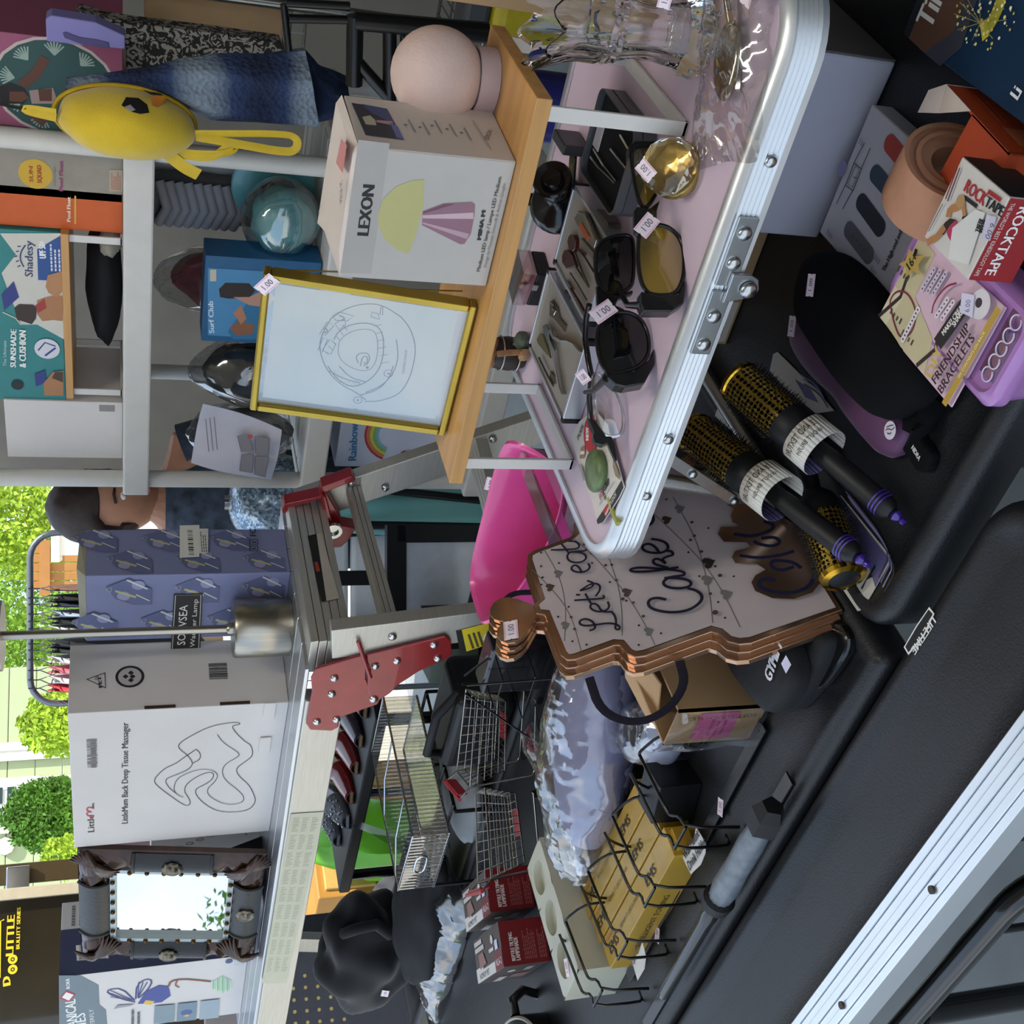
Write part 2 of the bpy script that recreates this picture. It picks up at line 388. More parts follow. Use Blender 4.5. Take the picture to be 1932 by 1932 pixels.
# badge (read from the far side)
pr = Print(tC, Vector((-.6, .6, ZT-.0119))-off, (-1, 0, 0), (0, -1, 0), name='brand_badge')
u = lambda x, y: pr.uv(x, y)
bw = [(1747, 1148), (1762, 1157), (1723, 1226), (1711, 1234), (1707, 1222), (1728, 1180)]
pr.poly([(1754, 1145), (1764, 1158), (1745, 1200), (1715, 1236), (1706, 1221), (1730, 1180)], '#e9e9e4')
pr.poly([(1753, 1150), (1761, 1158), (1743, 1197), (1715, 1231), (1709, 1220), (1732, 1181)], '#1a1a1a')
pr.text('LIFETIME', (1759.5, 1162), (1720, 1224), .0085, '#f1f1ec', bold=.0003)
pr.done()
# ================================================================== articulated ladder used as a shelf
YF, YB, ZD = 1.35, 1.80, 1.13
alurail = mat('ladder_aluminium', '#c6c2b8', .42, .75, var=.08, scale=8, stretch=(2, 2, 60))
redm = mat('red_hinge_paint', '#8d1f22', .28, .15, var=.12, scale=25, coat=.5)
zinc = mat('zinc_rivet', '#c8c8c4', .25, 1)
lad = thing('articulated_ladder', 'folding aluminium ladder with red hinges set up as a raised shelf', 'ladder', (-1.5, 1.55, 0))
LO = Vector((-1.5, 1.55, 0))
def L(x, y, z): return Vector((x, y, z))-LO
def bar(p0, p1, w_y, w_n, m, name, nrm=Vector((0, 1, 0)), bevel=.002):
    """rectangular rail from p0 to p1, w_y thick along Y, w_n across"""
    d = (p1-p0).normalized(); s = nrm; q = d.cross(s).normalized()
    b = [p0-s*w_y/2-q*w_n/2, p0+s*w_y/2-q*w_n/2, p0+s*w_y/2+q*w_n/2, p0-s*w_y/2+q*w_n/2]
    t = [v+(p1-p0) for v in b]
    return MB().hexa(b, t).build(name, m, lad, bevel=bevel)
def platform():
    for y in (YF+.013, YB-.013):
        bar(L(-3.25, y, ZD-.035), L(-1.62, y, ZD-.035), .026, .07, alurail, 'rail')
    for k in range(7):     # deck boards, ribs running along the ladder
        y0 = YF+.004+k*.0625
        MB().box(L(-2.385, y0+.031, ZD+.004), (1.69, .060, .008)).build('deck_board', alu, lad, bevel=.002)
    # far end legs
    for y in (YF+.013, YB-.013):
        bar(L(-3.2, y, ZD-.05), L(-3.5, y, 0), .026, .07, alurail, 'rail')
platform()
# legs at the near end, in the planes of the two rails
legF = [onY(600, 1262, YF), onY(1040, 1128, YF)]
def leg(y, p0, p1, w):
    d = (p1-p0); t = (0-p0.z)/d.z; foot = p0+d*t
    bar(L(p0.x, y, p0.z), L(foot.x, y, 0), .028, w, alurail, 'leg_rail')
    MB().box(L(foot.x, y, .02), (.09, .05, .04)).build('rubber_foot', mat('black_rubber', '#141414', .8), lad, bevel=.006)
    return foot
a0 = Vector((-1.475, YF+.014, 1.10)); a1 = Vector((-1.425, YF+.014, .72))
b0 = Vector((-1.535, YB-.014, 1.10)); b1 = Vector((-1.345, YB-.014, .69))
fa = leg(YF+.014, a0, a1, .072)
fb = leg(YB-.014, b0, b1, .072)
# broad first rung and thin spreader, lower rungs
def rungpts(za, zb): 
    return a0+(a1-a0)*((za-a0.z)/(a1.z-a0.z)), b0+(b1-b0)*((zb-b0.z)/(b1.z-b0.z))
pa = L(-1.515, YF+.02, 1.095); pb = L(-1.53, YB-.02, 1.095)
mb = MB(); d = (pb-pa)
for k in range(5):
    z0 = -.036+k*.0148
    mb.hexa([pa+Vector((.03, 0, z0)), pa+Vector((-.05, 0, z0)), pb+Vector((-.05, 0, z0)), pb+Vector((.03, 0, z0))][::-1], [pa+Vector((.03-.0006*k, 0, z0+.0138)), pa+Vector((-.05, 0, z0+.0138)), pb+Vector((-.05, 0, z0+.0138)), pb+Vector((.03-.0006*k, 0, z0+.0138))][::-1])
mb.build('ribbed_rung', alurail, lad, bevel=.0012, weld=True)
lp = Print(lad, L(-1.485, YF+.02, 1.059), (pb-pa), (0, 0, 1), lift=.0012, name='rung_sticker')
lp.poly([(580, 1012), (597, 1008), (632, 1132), (606, 1136)], '#1c1b1a')
lp.poly([(597, 1008), (606, 1006), (640, 1130), (616, 1135)], '#b7b0a2')
lp.poly([(593, 1062), (599, 1061), (604, 1078), (597, 1080)], '#a33a24')
lp.done()
qa = L(-1.448, YF+.03, .985); qb = L(-1.50, YB-.03, 1.03)
q0 = onY(738, 1185, YF+.03)-LO; q1 = onY(668, 925, YB-.03)-LO
mb = MB(); n_ = Vector((1, 0, 0))
dd = (q1-q0).normalized(); up_ = Vector((0, 0, 1)); up_ = (up_-dd*up_.dot(dd)).normalized()
for k in range(3):
    o2 = up_*(-.013+.0095*k)
    mb.hexa([q0+o2+Vector((.012, 0, 0)), q0+o2-Vector((.012, 0, 0)), q0+o2-Vector((.012, 0, 0))+up_*.0085, q0+o2+Vector((.012, 0, 0))+up_*.0085], [q1+o2+Vector((.012, 0, 0)), q1+o2-Vector((.012, 0, 0)), q1+o2-Vector((.012, 0, 0))+up_*.0085, q1+o2+Vector((.012, 0, 0))+up_*.0085])
mb.build('rung', alurail, lad, bevel=.001, weld=True)
def rung2(z):
    A, B = rungpts(z, z); A = A-LO; B = B-LO
    A.y += .014; B.y -= .014
    mb = MB()
    for k in range(4):
        x = -.03+.0155*k
        mb.hexa([A+Vector((x, 0, -.012)), A+Vector((x+.0145, 0, -.012)), B+Vector((x+.0145, 0, -.012)), B+Vector((x, 0, -.012))], [A+Vector((x, 0, .014)), A+Vector((x+.0145, 0, .014)), B+Vector((x+.0145, 0, .014)), B+Vector((x, 0, .014))])
    mb.build('rung', alurail, lad, bevel=.001, weld=True)
for z in (.76, .48, .2): rung2(z)
# red hinge: upper plate on the rail, lower plate on the leg
def plate(pix, y, th, name, holes=()):
    pts = [onY(x, yy, y) for x, yy in pix]
    mb = MB(); n = len(pts)
    vs = [p-LO for p in pts]+[p-LO-Vector((0, th, 0)) for p in pts]
    mb.add(vs, [tuple(range(n)), tuple(range(2*n-1, n-1, -1))]+[(i, n+i, n+(i+1) % n, (i+1) % n) for i in range(n)])
    h = mb.build(name, redm, lad, bevel=.0025, weld=True)
    for (x, yy, r) in holes:
        c = onY(x, yy, y)-LO-Vector((0, th, 0))
        MB().lathe([(r, 0), (r*.95, r*.35), (r*.7, r*.62), (r*.35, r*.75), (0, r*.8)], 14, M=Matrix.Translation(c) @ Matrix.Rotation(math.pi/2, 4, 'X')).build('rivet', zinc, h, smooth=60)
    return h
yp = YF-.001
plate([(596, 1257), (668, 1236), (684, 1232), (691, 1255), (690, 1275), (697, 1292), (715, 1296), (722, 1305), (712, 1325), (640, 1350), (638, 1368), (625, 1375), (584, 1373), (577, 1362), (588, 1300), (586, 1275)], yp, .006, 'hinge_plate',
      [(630, 1274, .0075), (625, 1304, .0075), (597, 1356, .0075), (634, 1352, .0075), (704, 1313, .0085)])
plate([(690, 1232), (840, 1196), (850, 1205), (852, 1232), (842, 1240), (790, 1263), (752, 1288), (735, 1305), (715, 1318), (700, 1320), (693, 1300), (692, 1270)], yp-.002, .005, 'hinge_plate',
      [(707, 1252, .0075), (748, 1242, .0075), (818, 1212, .0075), (825, 1238, .0075)])
cL = onY(690, 1278, YF-.012)-LO
MB().tube([onY(676, 1210, YF-.006)-LO, onY(684, 1235, YF-.01)-LO, onY(699, 1278, YF-.016)-LO], .004, 8).build('locking_lever', redm, lad, smooth=50)
# far hinge on the back rail
def farplate(pix, y, name):
    pts = [onY(x, yy, y)-LO for x, yy in pix]; n = len(pts)
    MB().add(pts+[p-Vector((0, .03, 0)) for p in pts], [tuple(range(n)), tuple(range(2*n-1, n-1, -1))]+[(i, n+i, n+(i+1) % n, (i+1) % n) for i in range(n)]).build(name, redm, lad, bevel=.002, weld=True)
farplate([(529, 945), (535, 932), (600, 918), (604, 900), (660, 880), (668, 888), (612, 910), (640, 960), (640, 980), (612, 960), (600, 925), (545, 940), (532, 955)], YB-.03, 'hinge_plate')
farplate([(604, 915), (612, 920), (625, 970), (668, 978), (655, 1000), (640, 1014), (625, 1015), (616, 1000), (622, 985), (606, 950)], YB-.04, 'hinge_plate')
c = onY(628, 999, YB-.075)-LO
MB().lathe([(.018, 0), (.018, .008), (.011, .008), (.011, .002), (0, .002)], 20, M=Matrix.Translation(c) @ Matrix.Rotation(math.pi/2, 4, 'X')).build('pivot_bushing', zinc, lad, smooth=40)
for (x, y_, Y) in ((663, 912, YB-.03), (727, 920, YB-.03), (930, 828, YB-.03), (740, 1200, YF+.0)):
    c = onY(x, y_, Y)-LO
    MB().lathe([(.008, 0), (.0075, .003), (.003, .005), (0, .005)], 14, M=Matrix.Translation(c-Vector((0, .001, 0))) @ Matrix.Rotation(math.pi/2, 4, 'X')).build('rivet', zinc, lad, smooth=60)
# stickers: yellow warning label down the front leg, worn paper label along the rail
wl = Print(lad, L(-1.5, YF-.0005, .6), (1, 0, 0), (0, 0, 1), lift=.0008, name='warning_label')
wl.poly([(862, 1190), (1075, 1135), (1090, 1160), (870, 1232)], '#dcc420')
wl.poly([(860, 1190), (871, 1188), (880, 1229), (868, 1233)], '#1d1a12')
for k, (x, y_) in enumerate(((884, 1196), (893, 1193), (902, 1191))):
    wl.line([(x, y_), (x+9, y_+27)], .0045, '#4f4a20')
wl.line([(925, 1192), (916, 1196), (912, 1206), (921, 1205), (938, 1192)], .004, '#e8e6d8')
wl.line([(962, 1170), (975, 1166), (990, 1162)], .003, '#3a3614')
wl.done()
rl = Print(lad, L(-3.2, YF-.0005, ZD-.07), (1, 0, 0), (0, 0, 1), lift=.0008, name='safety_label')
rl.poly([(549, 1535), (611, 1531), (540, 1855), (494, 1854)], '#c9c7ae')
R = random.Random(5)
for k in range(9):
    y0 = 1543+k*33
    for j in range(3):
        for i in range(9):
            f = .1+.29*j; g = (y0+i*3.1)
            t = (g-1533)/322; xa = 549+(494-549)*t; xb = 611+(540-611)*t
            x1 = xa+(xb-xa)*(f); x2 = xa+(xb-xa)*(f+.22*R.uniform(.6, 1))
            rl.line([(x1, g), (x2, g-1)], .0013, '#76745f'); rl.l -= .00006
rl.up(); rl.done()
# ================================================================== things on the ladder
DZ = ZD+.0082
whitecard = mat('white_card', '#d2cdc8', .6, var=.03, scale=8)
greycard = mat('light_grey_card', '#b9b2ae', .6, var=.04, scale=8)
kraft = mat('kraft_cardboard', '#a98a64', .8, var=.08, scale=14)
# --- massager box
w_, h_, c_, rz_ = from_front((508, 1568), (545, 1325), DZ, (140, 1594), .16)
t = carton('massager_box', 'tall white carton with a line drawing of a curvy back massager', 'box', w_, .16, h_, c_, rz_, whitecard)
f = face(t, w_, .16, h_, 'front')
f.text('LittleMum Back Deep Tissue Massager', (241, 1553), (242, 1363), (229, 1553), '#3a3536', bold=.0004)
f.text('Little', (178, 1569), (177, 1537), (165, 1569), '#4a3a3c', bold=.0004)
f.text('um', (177, 1525), (178, 1515), (171, 1525), '#4a3a3c', bold=.0004)
f.line([(177, 1540), (166, 1539), (163, 1534), (168, 1531), (174, 1532), (166, 1530), (163, 1526), (168, 1522), (178, 1525)], .003, '#c24a4e', sm=2)
f.para(*f.uv(186, 1447), *f.uv(163, 1392), 1, '#6a6668')
u0, v0 = f.uv(184, 1446); u1, v1 = f.uv(163, 1393); f.bars(u0, v0, u1, v1, '#7b7778', 26)
g_ = '#3a3a3e'
f.line([(370, 1413), (345, 1430), (332, 1440), (312, 1448), (297, 1462), (290, 1472), (296, 1482), (330, 1507), (345, 1517), (355, 1520), (360, 1514), (355, 1503), (347, 1492), (352, 1478), (372, 1464), (392, 1456), (404, 1458), (401, 1470), (386, 1480), (368, 1488), (370, 1500), (385, 1516), (410, 1530), (440, 1532), (470, 1528), (483, 1512), (479, 1498), (470, 1480), (452, 1465), (445, 1453), (450, 1445), (465, 1435), (478, 1424), (474, 1405), (462, 1398)], .0016, g_, sm=2)
f.line([(462, 1398), (448, 1385), (440, 1375), (438, 1368), (455, 1366), (447, 1361), (400, 1368), (365, 1385), (340, 1400), (335, 1410), (355, 1425), (365, 1440), (355, 1452), (330, 1462), (310, 1470), (318, 1485), (332, 1496)], .0016, g_, sm=2)
f.line([(370, 1413), (378, 1420), (378, 1432), (362, 1440)], .0016, g_, sm=2)
f.line([(346, 1503), (336, 1500), (327, 1490), (332, 1470), (352, 1458), (378, 1450), (402, 1452), (412, 1462), (405, 1475), (390, 1488), (394, 1502), (425, 1518), (455, 1515), (462, 1505), (450, 1490), (425, 1472), (418, 1455), (425, 1440), (450, 1427), (452, 1420), (420, 1400), (410, 1385)], .0014, g_, sm=2)
f.done()
f = face(t, w_, .16, h_, 'right')
f.text('PET', (193, 1297), (191, 1276), (186, 1297), '#2c2a2a', bold=.0008)
f.line([(164, 1282), (198, 1270), (199, 1298)], .003, '#2c2a2a', closed=True); f.text('01', (187, 1283), (187, 1276), .008, '#2c2a2a')
f.disc(*f.uv(245, 1277), .026, '#252323'); f.disc(*f.uv(245, 1277), .021, '#b9b2ae')
for a, b in ((237, 1277), (247, 1270), (247, 1284), (250, 1277)): f.disc(*f.uv(a, b), .0055, '#252323', n=4)
u0, v0 = f.uv(540, 1318); u1, v1 = f.uv(395, 1250)
f.bars(*f.uv(430, 1281), *f.uv(393, 1252), '#161616', 16, seed=4)
f.text('7  1325  36885  7', (400, 1290), (404, 1290-.1), .001, '#161616') if False else None
for xx, n in ((243, 1331), (440, 1324)):
    pass
f.done()
for zc in (.235, .10):
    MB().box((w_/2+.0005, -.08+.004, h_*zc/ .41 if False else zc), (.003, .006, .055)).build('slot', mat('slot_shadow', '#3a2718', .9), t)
for k in range(2):   # tuck flaps at the foot
    MB().box((w_/2-.02-.11*k, -.083, .035), (.05, .003, .022)).build('tuck_flap', whitecard, t, bevel=.001)
# --- candle warmer lamp box
socm = mat('blue_grey_card', '#767b9e', .55, var=.06, scale=7)
a = onz(549, 1086, DZ); b = onz(540, 974, DZ); d_ = b.y-a.y
h_ = onY(161, 1087, a.y).z-DZ; w_ = .17
t = carton('lamp_box', 'blue grey patterned carton of a candle warmer lamp with black name plate', 'box', w_, d_, h_, (a.x-w_/2, a.y+d_/2+.008, DZ), 0, socm)
def confetti(f, u0, v0, w, h, seed):
    R = random.Random(seed)
    f.poly([(u0, v0), (u0+w*.6, v0), (u0+w, v0+h*.5), (u0+w*.7, v0+h), (u0+w*.25, v0+h*.8), (u0, v0+h*.4)], '#5c6286', px=False)
    f.disc(u0+w*.35, v0+h*.62, w*.17, '#8a8fb0'); f.disc(u0+w*.75, v0+h*.3, w*.17, '#8a8fb0')
    f.line([(u0+w*.3, v0+h*.35), (u0+w*.55, v0+h*.8)], w*.07, '#b0ac72', px=False)
    f.line([(u0+w*.6, v0+h*.1), (u0+w*.95, v0+h*.55)], w*.05, '#c9cac0', px=False)
    f.line([(u0+w*.15, v0+h*.05), (u0+w*.4, v0+h*.35)], w*.035, '#c9cac0', px=False)
    f.line([(u0+w*.1, v0+h*.5), (u0+w*.25, v0+h*.75)], w*.02, '#8c4f4a', px=False)
    f.line([(u0+w*.5, v0+h*.9), (u0+w*.62, v0+h*1.0), (u0+w*.68, v0+h*.88)], w*.02, '#b9b98e', px=False, closed=True)
f = face(t, w_, d_, h_, 'right')
for i in range(6): confetti(f, (.003+.060*(i % 2))*d_/.13, (.008+.070*i)*h_/.42, .062, .078, i)
f.poly([(339, 994), (376, 993), (376, 1053), (339, 1055)], '#d6d4cc'); f.bars(*f.uv(366, 1049), *f.uv(353, 999), '#2b2b2b', 18)
f.poly([(374, 1000), (393, 1000), (392, 1046), (376, 1047)], '#cfcdc4'); f.para(*f.uv(391, 1044), *f.uv(376, 1002), 3, '#444444')
f.text('FC', (483, 1014), (482, 1001), (471, 1014), '#1d1d22', bold=.0006)
for y in (1042, 1030): f.line([(471, y), (486, y), (486, y-9), (471, y-9)], .002, '#1d1d22', closed=True); f.line([(475, y-4), (483, y-4)], .003, '#1d1d22')
f.done()
f = face(t, w_, d_, h_, 'front')
for i in range(6): confetti(f, .012+.084*((i+1) % 2), (.008+.070*i)*h_/.42, .068, .080, i+9)
f.poly([(328, 1119), (382, 1117), (377, 1240), (321, 1242)], '#22201f'); f.line([(331, 1121), (379, 1120), (374, 1236), (324, 1238)], .0012, '#c8c6bc', closed=True)
f.text('SOCVSEA', (349, 1214), (354, 1139), (333, 1214), '#e2e0d6'); f.text('Candle Warmer Lamp', (364, 1262), (373, 1128), (355, 1262), '#d8d6cc'); f.done()
# raised flap along the box top
MB().add([(-w_/2, -d_/2, h_), (w_/2, -d_/2, h_), (w_/2+.0, d_/2, h_), (-w_/2, d_/2, h_), (-w_/2, -d_/2+.02, h_+.012), (w_/2-.01, -d_/2+.03, h_+.016), (w_/2, d_/2-.02, h_+.012), (-w_/2, d_/2, h_+.004)], [(0, 1, 5, 4), (1, 2, 6, 5), (4, 5, 6, 7), (2, 3, 7, 6), (3, 0, 4, 7)]).build('lid_flap', mat('tan_card_inside', '#8f8d78', .7), t)
# --- brushed steel stand
steel = mat('brushed_steel', '#a29c90', .3, 1, var=.12, scale=3, stretch=(40, 40, 1))
t = thing('steel_stand', 'brushed steel stand with drum base, thin pole and round top plate', 'stand', (-1.622, 1.535, DZ))
zt_ = onY(437, 1190, 1.55).z-DZ
MB().lathe([(0, 0), (.053, 0), (.055, .003), (.055, zt_-.004), (.052, zt_), (0, zt_)], 40).build('drum_base', steel, t, smooth=40)
ztop = onY(8, 1203, 1.55).z-DZ
MB().cyl((0, 0, zt_), (0, 0, ztop), .0078, n=20).build('pole', steel, t, smooth=40)
MB().lathe([(.012, zt_), (.012, zt_+.008), (.009, zt_+.012), (.009, zt_)], 20).build('collar', steel, t, smooth=40)
MB().lathe([(0, ztop), (.062, ztop), (.062, ztop+.012), (0, ztop+.012)], 36).build('top_plate', steel, t, smooth=40)
# --- ornate western mirror
a = onz(486, 1806, DZ); b = onz(514, 1632, DZ); W = .405; H = .385
mx = (a+b)/2; lean = math.radians(8)
rot = Matrix.Rotation(math.atan2(b.y-a.y, b.x-a.x)+.06, 3, 'Z') @ Matrix.Rotation(-lean, 3, 'X')
t = thing('ornate_mirror', 'small mirror in a carved brown frame with leather bands and silver conchos', 'mirror', (mx.x, mx.y+.03, DZ+.006), rot)
brz = mat('carved_brown_resin', '#3c2518', .38, .25, var=.45, scale=25, coat=.3)
leath = mat('black_leather', '#1a1b1a', .42, var=.2, scale=40, bump=.4, bscale=160)
pewter = mat('pewter', '#6e675a', .3, .9, var=.3, scale=60)
brass = mat('brass_bead', '#a5803a', .3, .9)
bdr = .064
mb = MB(); n = 8
def prof(u): return .010+.018*math.sin(math.pi*min(1, u*1.05))**.8     # height of the border across its width
outer = [(-W/2, 0), (W/2, 0), (W/2, H), (-W/2, H)]
for s in range(4):
    p, q = Vector(outer[s]), Vector(outer[(s+1) % 4]); d = (q-p); Ln = d.length; d.normalize(); inn = Vector((-d.y, d.x))
    nu = 26
    for i in range(nu):
        for j in range(n):
            pts = []
            for (ii, jj) in ((i, j), (i+1, j), (i+1, j+1), (i, j+1)):
                vv = jj/n; k = bdr*vv; uu = k+(Ln-2*k)*ii/nu
                P2 = p+d*uu+inn*k
                z = prof(vv)
                cdist = min(uu, Ln-uu)/Ln
                carve = .007*math.sin(uu*150+vv*7+s)*(1 if cdist < .34 else .25)
                pts.append((P2.x, -(z+carve*math.sin(math.pi*vv)), P2.y))
            mb.add(pts, [(0, 1, 2, 3)])
mb.add([(-W/2, 0.0, 0), (W/2, 0, 0), (W/2, 0, H), (-W/2, 0, H), (-W/2, -.012, 0), (W/2, -.012, 0), (W/2, -.012, H), (-W/2, -.012, H)], [(0, 1, 2, 3), (0, 4, 5, 1), (1, 5, 6, 2), (2, 6, 7, 3), (3, 7, 4, 0)])
fr = mb.build('carved_frame', brz, t, smooth=50, weld=True)
for s, (cxm, czm, ln, ax) in enumerate(((0, bdr/2, .19, 'x'), (0, H-bdr/2, .19, 'x'), (-W/2+bdr/2, H/2, .16, 'z'), (W/2-bdr/2, H/2, .16, 'z'))):
    mb = MB(); nn = 10
    for j in range(nn):
        q = []
        for (e, jj) in ((-1, j), (1, j), (1, j+1), (-1, j+1)):
            vv = jj/nn; k = (vv-.5)*bdr*.98; y = -(prof(.08+.84*vv)+.006)
            q.append((cxm+e*ln/2, y, czm+k) if ax == 'x' else (cxm+k, y, czm+e*ln/2))
        mb.add(q, [(0, 1, 2, 3) if ax == 'x' else (3, 2, 1, 0)])
    for e in (-1, 1):
        pts = []
        for jj in range(nn+1):
            vv = jj/nn; k = (vv-.5)*bdr*.98; y = -(prof(.08+.84*vv)+.006)
            pts.append((cxm+e*ln/2, y, czm+k) if ax == 'x' else (cxm+k, y, czm+e*ln/2))
        mb.tube(pts, .004, 6)
    mb.build('leather_band', leath, t, smooth=60, weld=True)
    M = Matrix.Translation((cxm, -(prof(.5)+.006), czm)) @ Matrix.Rotation(math.pi/2, 4, 'X')
    if s != 1: MB().lathe([(.021, 0), (.021, .003), (.017, .006), (.012, .004), (.008, .009), (0, .011)], 24, M=M, wob=lambda a, z: 1+.08*math.sin(a*10)*(1 if z < .004 else 0)).build('concho', pewter, t, smooth=50)
for sx in (-1, 1):           # carved leaves fanning out of the corners
    for sz in (-1, 1):
        mb = MB()
        for k in range(6):
            an = math.radians(12+13*k); c0 = Vector((sx*(W/2-.035), 0, H/2+sz*(H/2-.035)))
            pts = []
            for i in range(9):
                tt = i/8; r_ = -.045+.10*tt
                pts.append((c0.x-sx*r_*math.cos(an)*.9+sx*.01*math.sin(tt*5), -(.022+.012*math.sin(math.pi*tt)), c0.z-sz*r_*math.sin(an)*.9+sz*.008*math.cos(tt*4)))
            mb.tube(pts, [.0015+.006*math.sin(math.pi*min(1, i/8+.05)) for i in range(9)], 6)
        mb.build('carved_leaf', brz, t, smooth=60)
iw, ih = W-2*bdr, H-2*bdr
mb = MB(); bw_ = .012
for (cxm, czm, a1, b1) in ((0, bdr+bw_/2, iw, bw_), (0, H-bdr-bw_/2, iw, bw_), (-iw/2+bw_/2, H/2, bw_, ih), (iw/2-bw_/2, H/2, bw_, ih)): mb.box((cxm, -.013, czm), (a1, .012, b1))
mb.build('bead_strip', mat('pale_silver_strip', '#a8b0ae', .3, .6), t)
bead = None
for i in range(8):
    for (x, z) in ((-iw/2+.006+(iw-.012)*i/7, bdr+.006), (-iw/2+.006+(iw-.012)*i/7, H-bdr-.006), (-iw/2+.006, bdr+.006+(ih-.012)*i/7), (iw/2-.006, bdr+.006+(ih-.012)*i/7)):
        if bead is None: bead = MB().sphere((0, 0, 0), .0052, 10, 6).build('bead', mat('dark_brass_bead', '#5a4320', .3, .8), t, smooth=60); ob = bead
        else: ob = bead.copy(); COL.objects.link(ob)
        ob.location = (x, -.021, z)
MB().box((0, -.006, H/2), (iw-.02, .004, ih-.02)).build('mirror_glass', mat('mirror_silver', '#eef2f4', .015, 1, var=0), t)
MB().prism([(-.0, 0), (.12, 0), (.02, .2)], -.05, .05, M=Matrix(((0, 0, 1, .03), (1, 0, 0, .002), (0, 1, 0, .0), (0, 0, 0, 1)))).build('easel_back', mat('black_felt_board', '#15161a', .8), t)
# --- white gift box with a chain print, behind the mirror
t = carton('chain_print_box', 'flat white carton printed with a chain, between mirror and massager box', 'box', .17, .05, .24, (-2.36, 1.60, DZ), math.radians(-8), whitecard)
f = face(t, .17, .05, .24, 'front')
for k in range(6):
    q = [(.05+.016*k+.006*math.cos(a), .20-.022*k+.008*math.sin(a)) for a in [i*.52 for i in range(12)]]; f.line(q, .002, '#4c4542', px=False, closed=True)
f.line([(.1, .03), (.16, .05)], .002, '#4c4542', px=False); f.done()
# --- mechanical butterfly kit
a = onz(468, 1802, DZ); h_ = onY(111, 1837, a.y).z-DZ; w_, d_ = .30, .20
t = carton('model_kit_box', 'white and navy carton showing a mechanical butterfly model', 'box', w_, d_, h_, (a.x-w_/2, a.y+d_/2, DZ), 0, whitecard)
f = face(t, w_, d_, h_, 'front')
f.poly([(111, 1840), (152, 1840), (186, 1858), (188, 1895), (200, 1905), (205, 1960), (112, 1960)], '#6d7b82')
f.text('MECHANICAL', (148, 1970), (142, 1884), (129, 1970), '#e9e9e4', bold=.001); f.text('SPECIES', (168, 1970), (160, 1910), (149, 1970), '#e9e9e4', bold=.001)
f.text('BUTTERFLY', (180, 1950), (176, 1903), (172, 1950), '#dedfda'); f.text('ROKR', (132, 1864), (131, 1845), (125, 1864), '#f0f0f0', bold=.0006)
f.poly([(113, 1883), (125, 1868), (143, 1875), (130, 1890)], '#b8353a'); f.poly([(117, 1881), (125, 1871), (139, 1876), (130, 1887)], '#e8e6e2')
f.poly([(260, 1893), (275, 1870), (300, 1858), (318, 1860), (322, 1878), (305, 1890), (280, 1893)], '#3e4c8e'); f.poly([(275, 1886), (270, 1893), (285, 1895), (292, 1888)], '#d8b23c')
f.line([(254, 1887), (230, 1864), (205, 1866), (202, 1873), (232, 1885), (255, 1890)], .004, '#35407c', sm=1); f.line([(256, 1884), (258, 1858), (275, 1846), (288, 1849), (280, 1866), (262, 1882)], .004, '#35407c', sm=1)
for y in (1868, 1874, 1880): f.line([(208, y), (250, 1886)], .0025, '#35407c')
for x in (262, 270, 278): f.line([(x, 1852), (260, 1882)], .0025, '#35407c')
f.poly([(215, 1903), (222, 1895), (255, 1893), (245, 1897), (225, 1900)], '#8e969a')
f.line([(318, 1860), (322, 1850), (345, 1846), (380, 1849), (398, 1851)], .006, '#8a5140', sm=1); f.line([(335, 1848), (330, 1858), (338, 1862)], .004, '#8a5140', sm=1)
for k in range(12): f.line([(402+k*3, 1840+abs(k-6)*1.6), (402+k*3, 1872-abs(k-6)*1.2)], .0022, ['#7fc08a', '#a7d8b0', '#c9e4c2'][k % 3])
f.poly([(292, 1896), (330, 1893), (329, 1926), (290, 1930)], '#7d8f98'); f.poly([(335, 1892), (372, 1888), (370, 1922), (333, 1926)], '#6f8694'); f.poly([(378, 1887), (414, 1883), (412, 1918), (376, 1922)], '#94a3ac')
f.disc(*f.uv(352, 1908), .015, '#4b5a90'); f.disc(*f.uv(352, 1914), .006, '#d0a93c')
f.para(*f.uv(266, 1932), *f.uv(244, 1902), 2, '#55565c'); f.disc(*f.uv(432, 1812), .009, '#4f5a7c'); f.poly([(444, 1806), (462, 1804), (461, 1818), (443, 1820)], '#c2c4c4'); f.done()
f = face(t, w_, d_, h_, 'right')
f.rect(0, .0, d_*.62, h_, '#40455f')
f.poly([(143, 1784), (203, 1777), (205, 1808), (145, 1813)], '#e3e0da'); f.bars(*f.uv(200, 1808), *f.uv(150, 1782), '#3c2b26', 22)
f.poly([(240, 1790), (262, 1772), (290, 1780), (300, 1800), (268, 1812), (250, 1808)], '#767c94'); f.poly([(290, 1780), (320, 1770), (325, 1790), (300, 1795)], '#6a7090')
f.para(d_*.66, h_*.72, d_*.97, h_*.96, 6, '#7c7a78'); f.done()
# ================================================================== pink-topped aluminium bed table
ZP = .95
X0, X1, Y0, Y1 = -.822, -.198, .828, 1.285
pinkm = mat('lilac_pink_laminate', '#cfbac8', .45, var=.05, scale=12)
t = thing('bed_table', 'low folding bed table with lilac pink top and aluminium frame', 'table', ((X0+X1)/2, (Y0+Y1)/2, ZT))
BO = Vector(((X0+X1)/2, (Y0+Y1)/2, ZT)); bw_, bd_ = X1-X0, Y1-Y0
zt_ = ZP-ZT
mb = MB()
mb.prism(rrect(bw_-.03, bd_-.03, .05, 8), zt_-.018, zt_-.0005); mb.build('table_top', pinkm, t)
